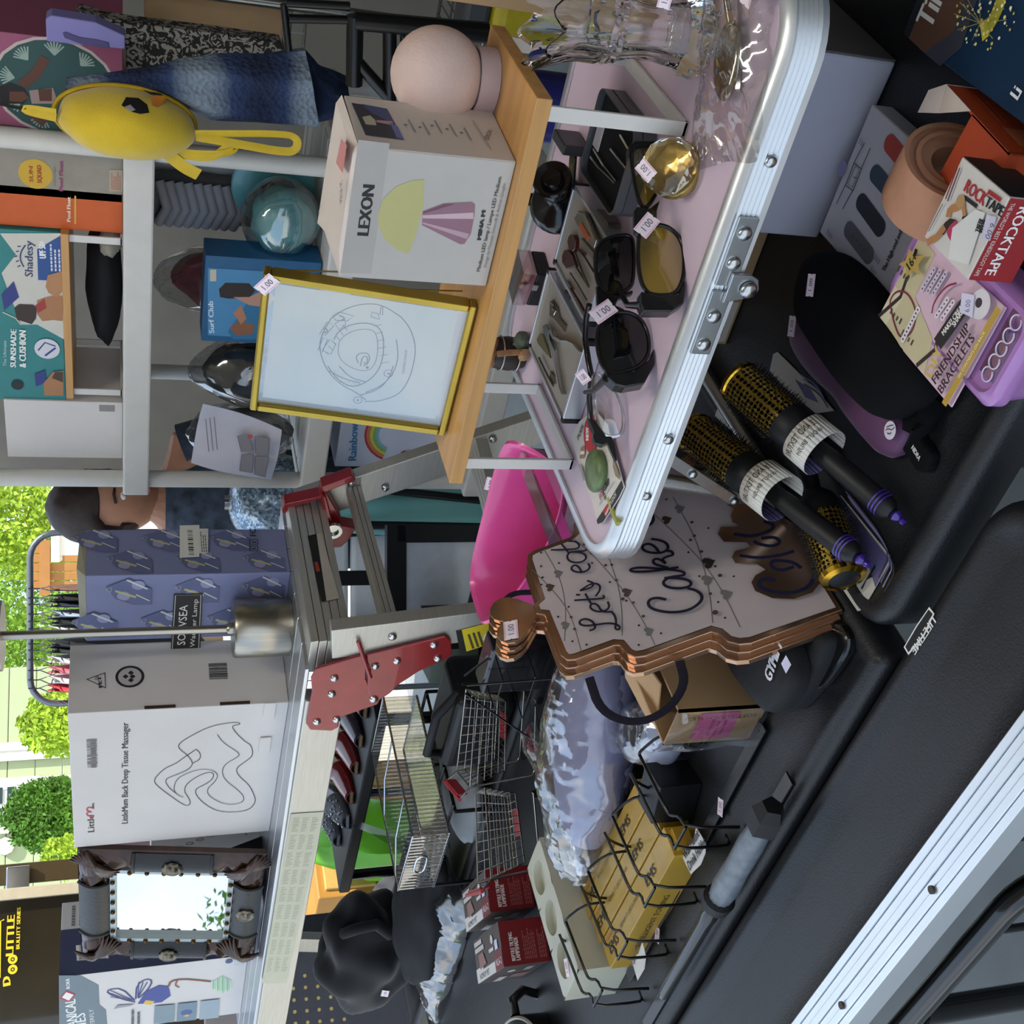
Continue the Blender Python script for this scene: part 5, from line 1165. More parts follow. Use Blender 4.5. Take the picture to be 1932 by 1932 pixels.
def brush(label, tip, head, scale=1, capto=False, seed=1):
    tip = Vector(tip); head = Vector(head); d = (head-tip); Lx = d.length; d.normalize()
    s = Vector((0, 0, 1)).cross(d).normalized(); rot = Matrix((s, d.cross(s), d)).transposed()
    t = thing('round_brush', label, 'hairbrush', tip, rot, group='round hairbrushes on cards')
    k = Lx/.245; r = .0225*scale
    a = lambda z: z*k
    MB().lathe([(0, 0), (.003, .001), (.0035, .004), (.0015, .006), (.004, .008), (.006, .012), (.003, .016), (0, .016)], 16).build('sectioning_pick', purp, t, smooth=50)
    MB().lathe([(0, .015), (.006, .016), (.0105, .022), (.0118, .030), (.0112, a(.085)), (.0095, a(.118)), (.0085, a(.128)), (.012, a(.133)), (.019, a(.142)), (r*.95, a(.150)), (r, a(.155)), (r, a(.172)), (0, a(.172))], 28).build('handle', gripm, t, smooth=40)
    for z in (.028, .032, .036): MB().lathe([(.0118, z-.001), (.0128, z), (.0118, z+.001)], 24).build('purple_ring', purp, t, smooth=50)
    MB().lathe([(r, a(.168)), (r, a(.240))], 36).build('barrel', perfm, t, smooth=60)
    MB().lathe([(r, a(.239)), (r+.0015, a(.241)), (r, a(.246)), (r*.72, a(.248)), (r*.70, a(.246)), (0, a(.2465))], 32).build('gold_rim', goldc, t, smooth=50)
    MB().lathe([(r*.70, a(.2466)), (r*.4, a(.249)), (0, a(.2495))], 24).build('end_cap', gripm, t, smooth=50)
    mb = MB(); R = random.Random(seed)
    for row in range(13):
        for j in range(24):
            an = 2*math.pi*(j+.5*(row % 2))/24; z = a(.171+.0052*row); L_ = .008*R.uniform(.8, 1.2)
            p = Vector((math.cos(an)*r, math.sin(an)*r, z)); q = Vector((math.cos(an)*(r+L_), math.sin(an)*(r+L_), z+R.uniform(-.002, .002))); tg = Vector((-math.sin(an), math.cos(an), 0))*.0007; up = Vector((0, 0, .0007))
            mb.add([p-tg-up, p+tg-up, p+up, q], [(0, 1, 3), (1, 2, 3), (2, 0, 3)])
    o = mb.build('bristles', brist, t); o['kind'] = 'stuff'
    f = Print(t, (0, 0, 0), d.cross(s)*0+Vector((1, 0, 0)), (0, 0, 1)) if False else None
    return t, rot, k, r
def cardloop(t, k, r, txt):
    """printed paper sleeve wrapped round the collar, its end standing open"""
    R2 = r+.003; mb = MB(); n = 28; z0, z1 = .112*k, .143*k
    for i in range(n):
        a0, a1 = math.radians(-30+300*i/n), math.radians(-30+300*(i+1)/n); g0 = 1+.25*max(0, i/n-.6); g1 = 1+.25*max(0, (i+1)/n-.6)
        mb.add([(R2*g0*math.cos(a0), R2*g0*math.sin(a0), z0), (R2*g1*math.cos(a1), R2*g1*math.sin(a1), z0), (R2*g1*math.cos(a1), R2*g1*math.sin(a1), z1), (R2*g0*math.cos(a0), R2*g0*math.sin(a0), z1)], [(0, 1, 2, 3)], 1 if i < 5 else 0)
    mb.build('paper_sleeve', [ink('#d0ccc0'), mat('purple_marble_card', '#4a4668', .4, var=.6, scale=14, stretch=(1, 1, 6))], t, smooth=50, solid=.0006)
    # lettering bent round the sleeve
    for s_, zc, hh, a_lo, a_hi in ((txt, .131, .0075, 60, 215), ('BLOWOUT BRUSH', .1205, .0055, 85, 190)):
        vs, fs = text_mesh(s_); x0_ = min(v[0] for v in vs); w0 = max(v[0] for v in vs)-x0_
        mb = MB(); pts = []
        for v in vs:
            an = math.radians(a_hi-(a_hi-a_lo)*(v[0]-x0_)/w0); z = zc*k+v[1]/.73*hh
            pts.append((math.cos(an)*(R2+.0006), math.sin(an)*(R2+.0006), z))
        mb.add(pts, fs); mb.build('lettering', ink('#1d1b1a'), t)
P1 = onz(1640, 1068, ZA+.044); Q1 = onz(1308, 815, .846)
b1, rt, k, r = brush('black and gold round brush with white paper sleeve beside cake sign', P1, Q1, seed=1); cardloop(b1, k, r, 'BOUNCE AND TEXTURE')
P2 = onz(1708, 988, ZA+.014); Q2 = onz(1392, 718, .832)
b2, rt, k, r = brush('black and gold round brush with torn paper sleeve beside the purple mask', P2, Q2, seed=2); cardloop(b2, k, r, 'BOUNCE AND TEXTURE')
Q3 = onz(1592, 1090, ZA+.028); P3 = Vector((-.648, .925, ZA+.012))
b3, rt, k, r = brush('black and gold round brush lying reversed, gold end cap on hang card', P3, Q3, seed=3)
pm = mat('purple_marble_card', '#4a4668', .4, var=.6, scale=14, stretch=(1, 1, 6))
def hangcard(label, pix, z, split, slot=None):
    c = [onz(x, y, z) for x, y in pix]; o = sum(c, Vector())/len(c); o.z = z
    t = thing('hang_card', label, 'card', o)
    MB().prism([(p.x-o.x, p.y-o.y) for p in c], 0, .0008).build('card_sheet', ink('#b9b4a8'), t)
    f = Print(t, (0, 0, .0008), (1, 0, 0), (0, 1, 0), lift=.0003); f.poly(split, pm)
    for j in range(4): f.line([(x+6+j*4, y+(j-2)*9) for x, y in split[:3]], .0016, ['#2c2a40', '#6a668c', '#8d89a6', '#35324e'][j], sm=2)
    if slot: f.poly(slot, '#141414')
    f.done(); return t
hangcard('white and purple marbled hang card with slot under the brushes', [(1619, 1153), (1629, 1150), (1679, 1062), (1680, 1048), (1588, 935), (1530, 935), (1545, 1000), (1590, 1110)], ZA+.0004, [(1652, 1108), (1679, 1055), (1586, 936), (1556, 936), (1600, 1010), (1640, 1070)], [(1625, 1110), (1652, 1064), (1653, 1070), (1645, 1084), (1648, 1088), (1636, 1094), (1628, 1112)])
hangcard('white hang card lying under the brush with torn sleeve', [(1453, 700), (1460, 668), (1468, 664), (1540, 735), (1575, 775), (1540, 780), (1480, 730)], ZA+.0004, [(1500, 715), (1530, 735), (1545, 760), (1520, 750)])
hangcard('white hang card corner sticking out between the two upright brushes', [(1350, 785), (1358, 760), (1370, 764), (1445, 825), (1400, 830)], ZA+.0004, [(1425, 812), (1440, 823), (1430, 826)])
# --- cake-shaped signs, three stacked
PH = math.radians(27); upc = Vector((-math.sin(PH), 0, math.cos(PH))); nc = Vector((math.cos(PH), 0, math.sin(PH)))
bron = mat('rose_gold_metal', '#a9876e', .2, .9, var=.1, scale=10); nav = ink('#141226')
base = onz(1590, 1150, ZA+.001)
cake = [(0, 0), (.286, 0), (.286, .1), (.283, .112), (.275, .121), (.262, .126), (.256, .132), (.256, .205), (.253, .216), (.246, .222), (.232, .225), (.229, .231), (.229, .275), (.226, .284), (.217, .288), (.155, .289), (.150, .298), (.136, .298), (.130, .289), (.07, .288), (.061, .284), (.058, .275), (.058, .231), (.055, .225), (.041, .222), (.034, .216), (.031, .205), (.031, .132), (.025, .126), (.012, .121), (.004, .112), (0, .1)]
def heart(cx_, cy_, s): return [(cx_+s*.0625*16*math.sin(a)**3*.5, cy_+s*.0625*(13*math.cos(a)-5*math.cos(2*a)-2*math.cos(3*a)-math.cos(4*a))*.5) for a in [2*math.pi*i/28 for i in range(28)]]
for j in range(3):
    o = base-nc*(.0095*j)+Vector((0, -.004*j, 0)); o.z = ZA+.001+(.0 if j == 0 else .0)
    rot = Matrix((Vector((0, 1, 0)), upc, nc)).transposed()
    t = thing('cake_sign', ['tiered cake shaped party sign in white and rose gold, foremost of the leaning stack', 'rose gold edged cake sign in the middle of the leaning stack', 'rose gold edged cake sign rearmost in the leaning stack, with navy ribbon'][j], 'sign', o, rot, group='cake signs leaning in a stack')
    MB().prism(cake, -.008, 0).build('board', bron, t, bevel=.001)
    MB().prism(heart(.143, .322, .068), -.007, -.001).build('heart_topper', bron, t, bevel=.001)
    if j == 2:
        MB().tube([Vector(p) for p in chaikin([(.05, .26, -.002), (.0, .262, .004), (-.03, .235, .006), (-.03, .2, .006), (-.005, .17, .004), (.03, .165, -.002)], 2)], [(.0006, .005)]*34, 6, flat=(0, 0, 1)).build('ribbon', nav, t, smooth=50)
        MB().tube([Vector(p) for p in chaikin([(.19, .28, -.004), (.2, .31, .0), (.185, .325, 0), (.16, .31, -.002), (.165, .285, -.004)], 2)], [(.0006, .004)]*26, 6, flat=(0, 0, 1)).build('ribbon', nav, t, smooth=50)
    if j: continue
    f = Print(t, (0, 0, 0), (1, 0, 0), (0, 1, 0), lift=.0008, name='painted_face')
    def inset(P_, e):
        q = []; n = len(P_)
        for i in range(n):
            a, b, c = Vector(P_[i-1]), Vector(P_[i]), Vector(P_[(i+1) % n]); n1 = (b-a).normalized(); n2 = (c-b).normalized(); m_ = Vector((-n1.y-n2.y, n1.x+n2.x)); m_ = m_.normalized() if m_.length > 1e-6 else Vector((-n1.y, n1.x)); q.append(tuple(b+m_*e))
        return q
    f.poly(inset(cake, .0072), '#b3a7a6', px=False); f.rect(.008, .008, .278, .1, '#b3a7a6')
    z = lambda x, y: (900+x/3.864, 900+y/3.864)
    Z = lambda pts: [z(*p) for p in pts]
    ln = '#6b6460'
    for q in ([(400, 680), (520, 790), (630, 920), (690, 1030), (720, 1120), (760, 1270)], [(490, 530), (600, 720), (640, 880), (650, 1010), (640, 1200)], [(700, 450), (840, 565), (1010, 755), (1140, 930), (1250, 1120), (1300, 1230)], [(820, 300), (900, 440), (985, 650), (1040, 830), (1060, 1000), (1060, 1160)], [(1140, 150), (1300, 280), (1530, 500), (1660, 640), (1800, 850), (1920, 1100)], [(1430, 150), (1590, 440), (1640, 600), (1700, 860), (1720, 1070)]): f.line(Z(q), .0011, ln, sm=2)
    for (x, y, c, s_) in ((595, 708, '#6f6a66', .012), (535, 808, '#4b382c', .012), (920, 452, '#3c2e26', .012), (1095, 845, '#4b3c34', .013), (1255, 1130, '#6f6a66', .012), (645, 1085, '#6f6a66', .011), (1385, 318, '#3c2e26', .013), (1480, 240, '#6f6a66', .013), (1690, 632, '#2e2420', .016), (1680, 757, '#6f6a66', .014), (1820, 862, '#6f6a66', .014)):
        u0, v0 = f.uv(*z(x, y)); f.poly(heart(u0, v0, s_), c, px=False)
    for (x, y, r_) in ((470, 560, .0014), (600, 635, .0014), (470, 658, .0014), (480, 740, .0016), (472, 793, .0014), (745, 378, .0014), (783, 500, .0018), (838, 565, .0018), (893, 542, .0014), (842, 637, .0014), (940, 653, .0018), (985, 650, .0016), (1018, 762, .0018), (972, 777, .0014), (1066, 900, .0022), (1093, 914, .0014), (672, 958, .0014), (595, 1030, .0014), (690, 1033, .0018), (715, 1120, .0018), (700, 1210, .0014), (803, 1235, .0014), (1216, 1028, .002), (1184, 1095, .0014), (1345, 1153, .0014), (1183, 1238, .0014), (1143, 930, .0018), (1210, 175, .002), (1385, 178, .0014), (1570, 345, .002), (1690, 388, .0014), (1560, 475, .002), (1545, 565, .0014), (1588, 445, .002), (1640, 560, .002), (1740, 668, .0016), (1625, 740, .0014), (1775, 735, .0024), (1875, 742, .0014), (1705, 868, .002), (1762, 930, .0014), (1740, 1005, .0032), (1812, 1045, .0014)): f.disc(*f.uv(*z(x, y)), r_, '#2a2222' if r_ < .0018 else '#4a3a36', n=10)
    nv = '#17142a'; T = lambda pts, wd=.0026: f.line(Z(pts), wd, nv, sm=2)
    T([(825, 1138), (862, 1128), (870, 1105), (845, 1068), (800, 1050), (757, 1062), (752, 1090), (790, 1104), (870, 1096), (960, 1082), (1020, 1090), (1050, 1112), (1038, 1134), (1010, 1124), (1022, 1080), (1012, 1030), (985, 998)])
    T([(985, 1000), (930, 1003), (905, 985), (892, 958), (862, 938), (834, 948), (830, 972), (860, 995), (910, 1002), (955, 988), (972, 960), (958, 926)])
    T([(715, 918), (800, 912), (900, 906), (938, 900), (925, 880)]); T([(795, 868), (812, 900), (840, 945)]); T([(728, 877), (758, 879)])
    T([(870, 890), (900, 850), (905, 815), (880, 795), (830, 800), (770, 840), (755, 850), (800, 838), (850, 820), (855, 790), (808, 775)])
    T([(770, 718), (756, 684), (728, 660), (702, 668), (692, 690), (715, 710), (765, 716), (812, 702), (832, 675), (816, 650)])
    T([(680, 572), (662, 595), (672, 628), (712, 645), (765, 642), (802, 620), (800, 588), (760, 568), (690, 566)]); T([(664, 572), (740, 562), (792, 560), (806, 545)])
    T([(545, 552), (640, 550), (740, 545), (756, 520), (730, 490), (670, 488)]); T([(622, 508), (650, 540), (668, 565)])
    T([(1385, 915), (1320, 900), (1265, 912), (1250, 945), (1275, 980), (1350, 1002), (1450, 1010), (1560, 990), (1635, 935), (1650, 890), (1610, 850), (1540, 832)], .0036)
    T([(1395, 762), (1363, 782), (1368, 810), (1412, 830), (1482, 834), (1548, 824), (1570, 800), (1550, 774), (1480, 758), (1396, 758)], .0036); T([(1370, 760), (1450, 745), (1522, 738), (1512, 712), (1440, 700)], .0034)
    T([(1440, 700), (1330, 690), (1200, 680), (1130, 690), (1122, 705), (1160, 715), (1300, 708), (1475, 680)], .0034); T([(1400, 685), (1300, 660), (1285, 630), (1320, 615), (1370, 640), (1385, 660), (1350, 620), (1400, 600), (1440, 590), (1420, 560), (1390, 565)], .0034)
    T([(1335, 578), (1312, 538), (1268, 508), (1224, 514), (1207, 540), (1235, 566), (1300, 579), (1366, 573), (1402, 545), (1392, 508), (1345, 484), (1275, 474)], .0034)
    T([(1080, 252), (1100, 290), (1122, 300)], .0034); T([(1120, 262), (1200, 256), (1275, 285), (1298, 330), (1270, 375), (1200, 392), (1120, 388), (1080, 372), (1040, 395), (985, 405), (945, 385), (940, 355), (975, 335), (1040, 328)], .0036); T([(1080, 372), (1100, 400)], .0030)
    y_ = lambda x, y: (1270+x/3.715, 680+y/3.715); Yz = lambda pts: [y_(*p) for p in pts]
    f.poly(Yz([(380, 1035), (430, 1060), (410, 1110), (420, 1160), (490, 1180), (430, 1190), (340, 1190), (318, 1240), (360, 1295), (520, 1298), (550, 1330), (440, 1360), (415, 1400), (440, 1445), (590, 1448), (650, 1490), (580, 1530), (552, 1580), (580, 1640), (700, 1690), (850, 1695), (980, 1650), (1050, 1560), (1000, 1400), (900, 1200), (700, 1080), (520, 1030)]), bron)
    f.poly(Yz([(20, 730), (110, 690), (200, 780), (260, 870), (200, 880), (100, 800), (40, 800)]), bron)
    T2 = lambda pts, wd=.0036: f.line(Yz(pts), wd, '#14163a', sm=2)
    T2([(720, 1565), (640, 1550), (600, 1580), (620, 1620), (720, 1650), (850, 1655), (960, 1610), (990, 1540)], .0045); T2([(470, 1390), (600, 1410), (760, 1390), (850, 1360)], .004); T2([(850, 1470), (760, 1500), (690, 1470), (690, 1430), (760, 1425), (850, 1440), (900, 1480)], .004)
    T2([(570, 1290), (600, 1310), (700, 1330), (760, 1300), (720, 1260), (620, 1270)], .004); T2([(430, 1240), (560, 1260), (680, 1220), (720, 1180), (640, 1150)], .004); T2([(40, 775), (140, 765), (220, 790)], .004); f.done()
    tagprice(t, Matrix.Translation((.112, .325, .0002)) @ Matrix.Rotation(-.2, 4, 'Z'), .026)
# ================================================================== things on the left-hand black tables
ZB = ZT-.0066
tD = table('folding_table', 'black folding table at the back, under the shoes and the black cloth', -2.95, -1.60, 1.312, 1.70, z=ZT-.004, r=.02, th=.036, legs=(-2.8, -1.75))
bs = thing('shoe_bench', 'low black bench at the back holding the second-hand shoes', 'bench', (-2.50, 1.87, 0))
MB().box((0, 0, .862), (.74, .32, .03)).build('bench_top', blkm, bs, bevel=.005)
for sx_ in (-1, 1):
    for sy_ in (-1, 1): MB().cyl((sx_*.33, sy_*.13, 0), (sx_*.33, sy_*.13, .848), .015).build('leg', blkmet, bs, smooth=40)
# --- marble candle block
x0, x1, y0, y1, hz = -1.612, -1.524, .746, .970, .082
t = thing('marble_block', 'white marble candle block with three round wells', 'holder', ((x0+x1)/2, (y0+y1)/2, ZB))
marb = mat('white_marble', '#b9b8a4', .35, var=.12, scale=9, coat=.2)
w_, d_ = x1-x0, y1-y0
mb = MB(); rw = .0265; cen = [(-.003, -.07), (-.003, 0), (-.003, .07)]; n = 28
mb.box((0, 0, (hz-.02)/2), (w_, d_, hz-.02))
# top slab with holes: strips of quads round each well
for (cx_, cy_), (ya, yb) in zip(cen, ((-d_/2, -.035), (-.035, .035), (.035, d_/2))):
    ring = [(cx_+rw*math.cos(2*math.pi*i/n), cy_+rw*math.sin(2*math.pi*i/n)) for i in range(n)]
    def edge(a):
        c, s_ = math.cos(a), math.sin(a); tx = ((w_/2-cx_)/c if c > 1e-6 else (-w_/2-cx_)/c if c < -1e-6 else 1e9); ty = ((yb-cy_)/s_ if s_ > 1e-6 else (ya-cy_)/s_ if s_ < -1e-6 else 1e9); k = min(tx, ty); return (cx_+c*k, cy_+s_*k)
    outer = [edge(2*math.pi*i/n) for i in range(n)]
    mb.add([(*p, hz) for p in ring]+[(*p, hz) for p in outer], [(i, n+i, n+(i+1) % n, (i+1) % n) for i in range(n)])
    mb.add([(*p, hz) for p in ring]+[(*p, hz-.012) for p in ring], [(i, (i+1) % n, n+(i+1) % n, n+i) for i in range(n)]+[tuple(range(2*n-1, n-1, -1))])
for (ax, ay, bx, by) in ((-w_/2, -d_/2, w_/2, -d_/2), (w_/2, -d_/2, w_/2, d_/2), (w_/2, d_/2, -w_/2, d_/2), (-w_/2, d_/2, -w_/2, -d_/2)): mb.add([(ax, ay, hz-.02), (bx, by, hz-.02), (bx, by, hz), (ax, ay, hz)], [(0, 1, 2, 3)])
mb.build('block', marb, t, smooth=30)
tagprice(t, Matrix.Translation((.005, -d_/2+.012, hz+.0004)) @ Matrix.Rotation(1.2, 4, 'Z'), .026)
# --- three yellow cartons
yelm = mat('yellow_card', '#b38e2e', .4, var=.08, scale=12, coat=.2)
yl = ['yellow carton with clear wrap beside the marble block', 'yellow carton in wrap lying in the middle of the three', 'yellow carton with torn end next to the wire holder']
a_ = onz(1108, 1797, .786); 
for k in range(3):
    w_, d_, h_ = .30, .042, .044
    c = Vector((-1.372+.010*k, .838-.0455*k, ZB)); rz = math.radians(-2)
    t = thing('yellow_carton', yl[k], 'box', c, rz, group='yellow cartons side by side')
    MB().box((0, 0, h_/2), (w_, d_, h_)).build('body', yelm, t, bevel=.001)
    f = face(t, w_, d_, h_, 'top'); f.text('EMS', (.02, .012), (.06, .012), .016, '#2a2114', px=False, bold=.0006); f.text('GLASS', (.02, .031), (.05, .031), .006, '#a8502c', px=False); f.text('REPAIR IT LIKE A DREAM', (.08, .02), (.17, .02), .006, '#4a3c1c', px=False); f.text('EMS', (.2, .014), (.24, .014), .014, '#2a2114', px=False, bold=.0005); f.done()
    f = face(t, w_, d_, h_, 'front'); f.text('INTELLIGENT TONING', (.06, .016), (.2, .016), .009, '#5a4718', px=False); f.done()
    if k == 2: MB().box((w_/2+.004, 0, h_*.6), (.008, d_*.7, h_*.5)).build('torn_flap', yelm, t)
t = carton('black_gift_box', 'small black box with gold line, end of the yellow cartons', 'box', .06, .05, .06, (-1.178, .80, ZB), math.radians(14), mat('black_gift_card', '#0d0d10', .4))
f = face(t, .06, .05, .06, 'left'); f.rect(.002, .056, .048, .058, '#a88b3c'); f.done()
# --- wall mount drink holder lying on its back
wire = mat('black_wire', '#0a0a0b', .35, coat=.2)
t = thing('drink_holder_rack', 'black wire rack of drink holder rings with handwritten paper tags', 'rack', (-1.25, .75, ZB)); DO = Vector((-1.25, .75, ZB))
zz = lambda x, y: (1100+x/5.084, 1370+y/5.084)
Xa = onz(*zz(1180, 1545), ZB+.004).x; Xb = onz(*zz(1075, 1702), ZB+.004).x
wa = [(280, 860), (400, 1130), (520, 1400), (560, 1440), (630, 1440), (690, 1550), (1180, 1540)]
wb = [(205, 1020), (330, 1290), (450, 1570), (490, 1610), (555, 1610), (590, 1735), (1070, 1702), (1095, 1670), (1055, 1580), (1180, 1560)]
A3 = [onX(*zz(*p), Xa)-DO for p in wa]; B3 = [onX(*zz(*p), Xb)-DO for p in wb]
Yr = (A3[0].y+B3[0].y)/2+DO.y
ring = [(280, 860), (300, 800), (450, 700), (600, 660), (740, 660), (850, 700), (920, 780), (928, 850), (905, 920), (780, 1060), (600, 1130), (420, 1165), (300, 1140), (235, 1080)]
R3 = []
for i, p in enumerate(ring):
    k = i/(len(ring)-1); q = onY(*zz(*p), Yr)-DO
    if i < 2: q = q.lerp(A3[0], 1-i*.5)
    if i > len(ring)-3: q = q.lerp(B3[1]*.15+B3[0]*.85, 1-(len(ring)-1-i)*.5)
    R3.append(q)
sx = .129
for k in range(4):
    d = Vector((sx*(1-k), 0, 0))
    MB().tube([p+d for p in chaikin(A3, 1)], .0021, 6).build('hook_wire', wire, t, smooth=60)
    MB().tube([p+d for p in chaikin(B3, 1)], .0021, 6).build('hook_wire', wire, t, smooth=60)
    MB().tube([p+d for p in chaikin(R3, 1)], .0021, 6).build('cup_ring', wire, t, smooth=60)
    MB().tube([A3[5]+d, B3[5]+d], .0021, 6).build('cross_wire', wire, t, smooth=60)
y_ = A3[-1].y
for k in range(2): MB().box((.0, y_+.045-.075*k, .0045), (4*sx+.06, .018, .0025)).build('mounting_strip', mat('black_strip', '#1b1d20', .25), t, bevel=.0006)
def papertag(pix, lines, z=ZB+.03):
    q = [onz(x, y, z)-DO for x, y in pix]; n = len(q); o = MB().add([tuple(p) for p in q], [tuple(range(n))]).build('paper_tag', ink('#d5d2cc'), t, solid=.0004); return o
papertag([zz(935, 1220), zz(1060, 1110), zz(1085, 970), zz(1130, 1040), zz(1180, 1130), zz(1175, 1220), zz(1130, 1330), zz(1035, 1420)], 0)
f = Print(t, Vector((0, 0, .0306)), (1, 0, 0), (0, 1, 0), name='handwriting')
f.text('Wall Mount', zz(985, 1285), zz(1120, 1050), .012, '#222226', bold=.0004); f.text('Drink Holder', zz(1030, 1390), zz(1190, 1130), .013, '#222226', bold=.0004)
f.text('Wall M', (1190, 1838), (1208, 1790), .010, '#222226'); f.done()
papertag([(1192, 1812), (1205, 1798), (1212, 1776), (1219, 1805), (1216, 1828), (1203, 1850)], 0)
for (x, y) in ((1363, 1543), (1243, 1782)): tagprice(t, Matrix.Translation(onz(x, y, ZB+.006)-DO) @ Matrix.Rotation(.6, 4, 'Z'), .022)
# --- grey bottle brush along the table edge
t = thing('dusting_brush', 'grey bristled dusting brush with black ends lying at the table edge', 'brush', (-1.15, .60, ZT))
M = Matrix.Translation((.07, .036, .022)) @ Matrix.Rotation(math.pi/2, 4, 'Y')
MB().lathe([(.014, -.085), (.016, -.06), (.015, -.02), (.0155, .03), (.013, .06), (.008, .062)], 26, M=M, wob=lambda a, z: 1+.06*math.sin(a*13+z*300)).build('bristle_sleeve', mat('grey_translucent_bristle', '#6c747c', .4, var=.25, scale=90), t, smooth=40)
MB().lathe([(.010, .055), (.019, .06), (.02, .085), (.013, .10), (0, .10)], 5, M=M).build('black_end', blkm, t)
MB().lathe([(.018, -.10), (.020, -.085), (.012, -.08)], 20, M=M).build('mesh_cuff', mat('black_mesh', '#15171a', .6, bump=.6, bscale=600), t, smooth=40)
MB().lathe([(.006, -.32), (.008, -.31), (.009, -.14), (.011, -.12), (.008, -.10), (0, -.10)], 16, M=M).build('handle', blk, t, smooth=50)
# --- pet lampshade boxes
redc = mat('red_card', '#6e1418', .45, var=.05)
for k, (top_a, top_b, bot_b, lab) in enumerate((((944, 1733), (956, 1819), (1038, 1813), 'red lampshade carton with brown lid art, in front of its twin'), ((895, 1648), (907, 1724), (1010, 1712), 'red lampshade carton with brown lid art, behind its twin'))):
    w_, d_, h_ = .175, .076, .084
    fb = onz(*bot_b, ZB); rz = math.radians(-19)
    ux = Vector((math.cos(rz), math.sin(rz), 0)); uy = Vector((-math.sin(rz), math.cos(rz), 0))
    c = fb-ux*w_/2+uy*d_/2
    t = carton('lampshade_box', lab, 'box', w_, d_, h_, c, rz, mat('brown_photo_card', '#4a3a34', .45, var=.3, scale=14), group='pet lampshade cartons')
    f = face(t, w_, d_, h_, 'right'); f.rect(.0003, .0003, d_-.0003, h_-.0003, redc)
    f.text('REPTILE TILTING', (.008, .062), (.055, .062), .007, '#cfc4c0', px=False, bold=.0004); f.text('LAMPSHADE', (.008, .053), (.046, .053), .008, '#cfc4c0', px=False, bold=.0004); f.para(.008, .022, .06, .045, 7, '#9a5a58'); f.para(.008, .004, .06, .018, 4, '#9a5a58'); f.done()
    f = face(t, w_, d_, h_, 'top'); f.rect(0, 0, w_*.28, .024, '#cfcbc6') ; f.rect(w_*.28, 0, w_*.28+.0001, .024, '#cfcbc6')
    f.rect(w_*.72, 0, w_, .03, redc); f.rect(0, 0, w_*.72, .018, '#cdc9c4'); f.text('NOMOY PET', (.02, .004), (.085, .004), .010, '#1c1a1a', px=False, bold=.0003); f.text('NLA-2', (w_*.76, .008), (w_*.96, .008), .012, '#d8c8c4', px=False, bold=.0004)
    f.rect(.01, .05, .07, .058, '#bdb8b4'); f.rect(.01, .061, .06, .069, '#bdb8b4'); f.disc(.125, .055, .008, '#c8c4be'); f.rect(.10, .036, .13, .042, '#c8c4be'); f.poly([(.03, .02), (.075, .024), (.06, .046), (.03, .044)], '#8c6a62', px=False)
    f.rect(.14, .034, .158, .05, '#c9c6dc'); f.done()
    f = face(t, w_, d_, h_, 'front'); f.rect(.01, .045, .06, .06, '#b9b6b2'); f.disc(.12, .055, .012, '#c8c4be', ry=.007); f.rect(.115, .02, .15, .034, '#a8a4a0'); f.poly([(.04, .01), (.09, .012), (.08, .04), (.045, .04)], '#86645c', px=False); f.done()
# --- steel jug lying with its lid to the camera
t = thing('steel_jug', 'steel travel jug with pale ring lid and glossy handle', 'jug', (-1.93, .83, ZB+.052))
M = Matrix(axes((.6, .8, 0), (-.35, .25, .9)).to_4x4())
d = (CAM-Vector((-1.93, .83, ZB+.05))).normalized(); s_ = Vector((0, 0, 1)).cross(d).normalized(); M = Matrix((s_, d.cross(s_), d)).transposed().to_4x4() @ Matrix.Rotation(math.radians(-38), 4, 'X')
MB().lathe([(.030, -.11), (.044, -.10), (.046, 0), (.044, .012), (.036, .016), (0, .010)], 36, M=M).build('jug_body', mat('dark_steel', '#55585a', .25, .9), t, smooth=40)
MB().lathe([(.036, .012), (.041, .018), (.044, .013), (.041, .010), (.036, .012)], 36, M=M).build('lid_ring', ink('#b9b6ac'), t, smooth=50)
MB().lathe([(.036, .013), (.03, .0135), (0, .0135)], 30, M=M).build('lid_disc', mat('black_lid', '#1b1c1d', .5), t, smooth=50)
f = Print(t, M @ Vector((0, 0, .0137)), M.to_3x3() @ Vector((1, 0, 0)), M.to_3x3() @ Vector((0, 1, 0)), name='lid_lettering'); f.text('NUOO', (-.026, .012), (.018, .020), .012, '#8d8f90', px=False, bold=.0005); f.done()
MB().tube([M @ Vector(p) for p in ((.044, .01, .0), (.07, .02, -.01), (.085, .02, -.04), (.075, .015, -.08), (.046, .0, -.095))], .009, 10).build('handle', mat('glossy_black_handle', '#16181a', .08, coat=.8), t, smooth=60)
MB().sphere((0, 0, 0), .004, 10, 6, M=M @ Matrix.Translation((.004, -.012, .015))).build('rivet', chrome, t, smooth=60)
# --- rolled fabric in a big clear bag
lav = mat('lavender_padding', '#8c8aa4', .7, var=.1, scale=10)
t = thing('bagged_roll', 'large clear plastic bag around a lavender padded roll', 'bag', (-1.255, .962, ZB))
def roll(u, v, r, x0, x1, yc, zc):
    a = 2*math.pi*v; k = math.sin(math.pi*min(max(u, .02), .98))**.35; x = x0+(x1-x0)*u
    return Vector((x, yc+r*k*math.cos(a), zc+r*.85*k*math.sin(a)))
ang = math.radians(29); Rz = Matrix.Rotation(ang, 4, 'Z')
mb = MB(); mb.grid(lambda u, v: Rz @ roll(u, v, .068, -.17, .14, 0, .062), 20, 24); mb.build('padded_roll', lav, t, smooth=60)
mb = crumple('', '', '', 0, lambda u, v: Rz @ roll(u, v, .078, -.22, .16, 0, .072), 80, 60, amp=.010, fr=22, seed=5); mb.v = [(x, y, max(z, .001)) for x, y, z in mb.v]
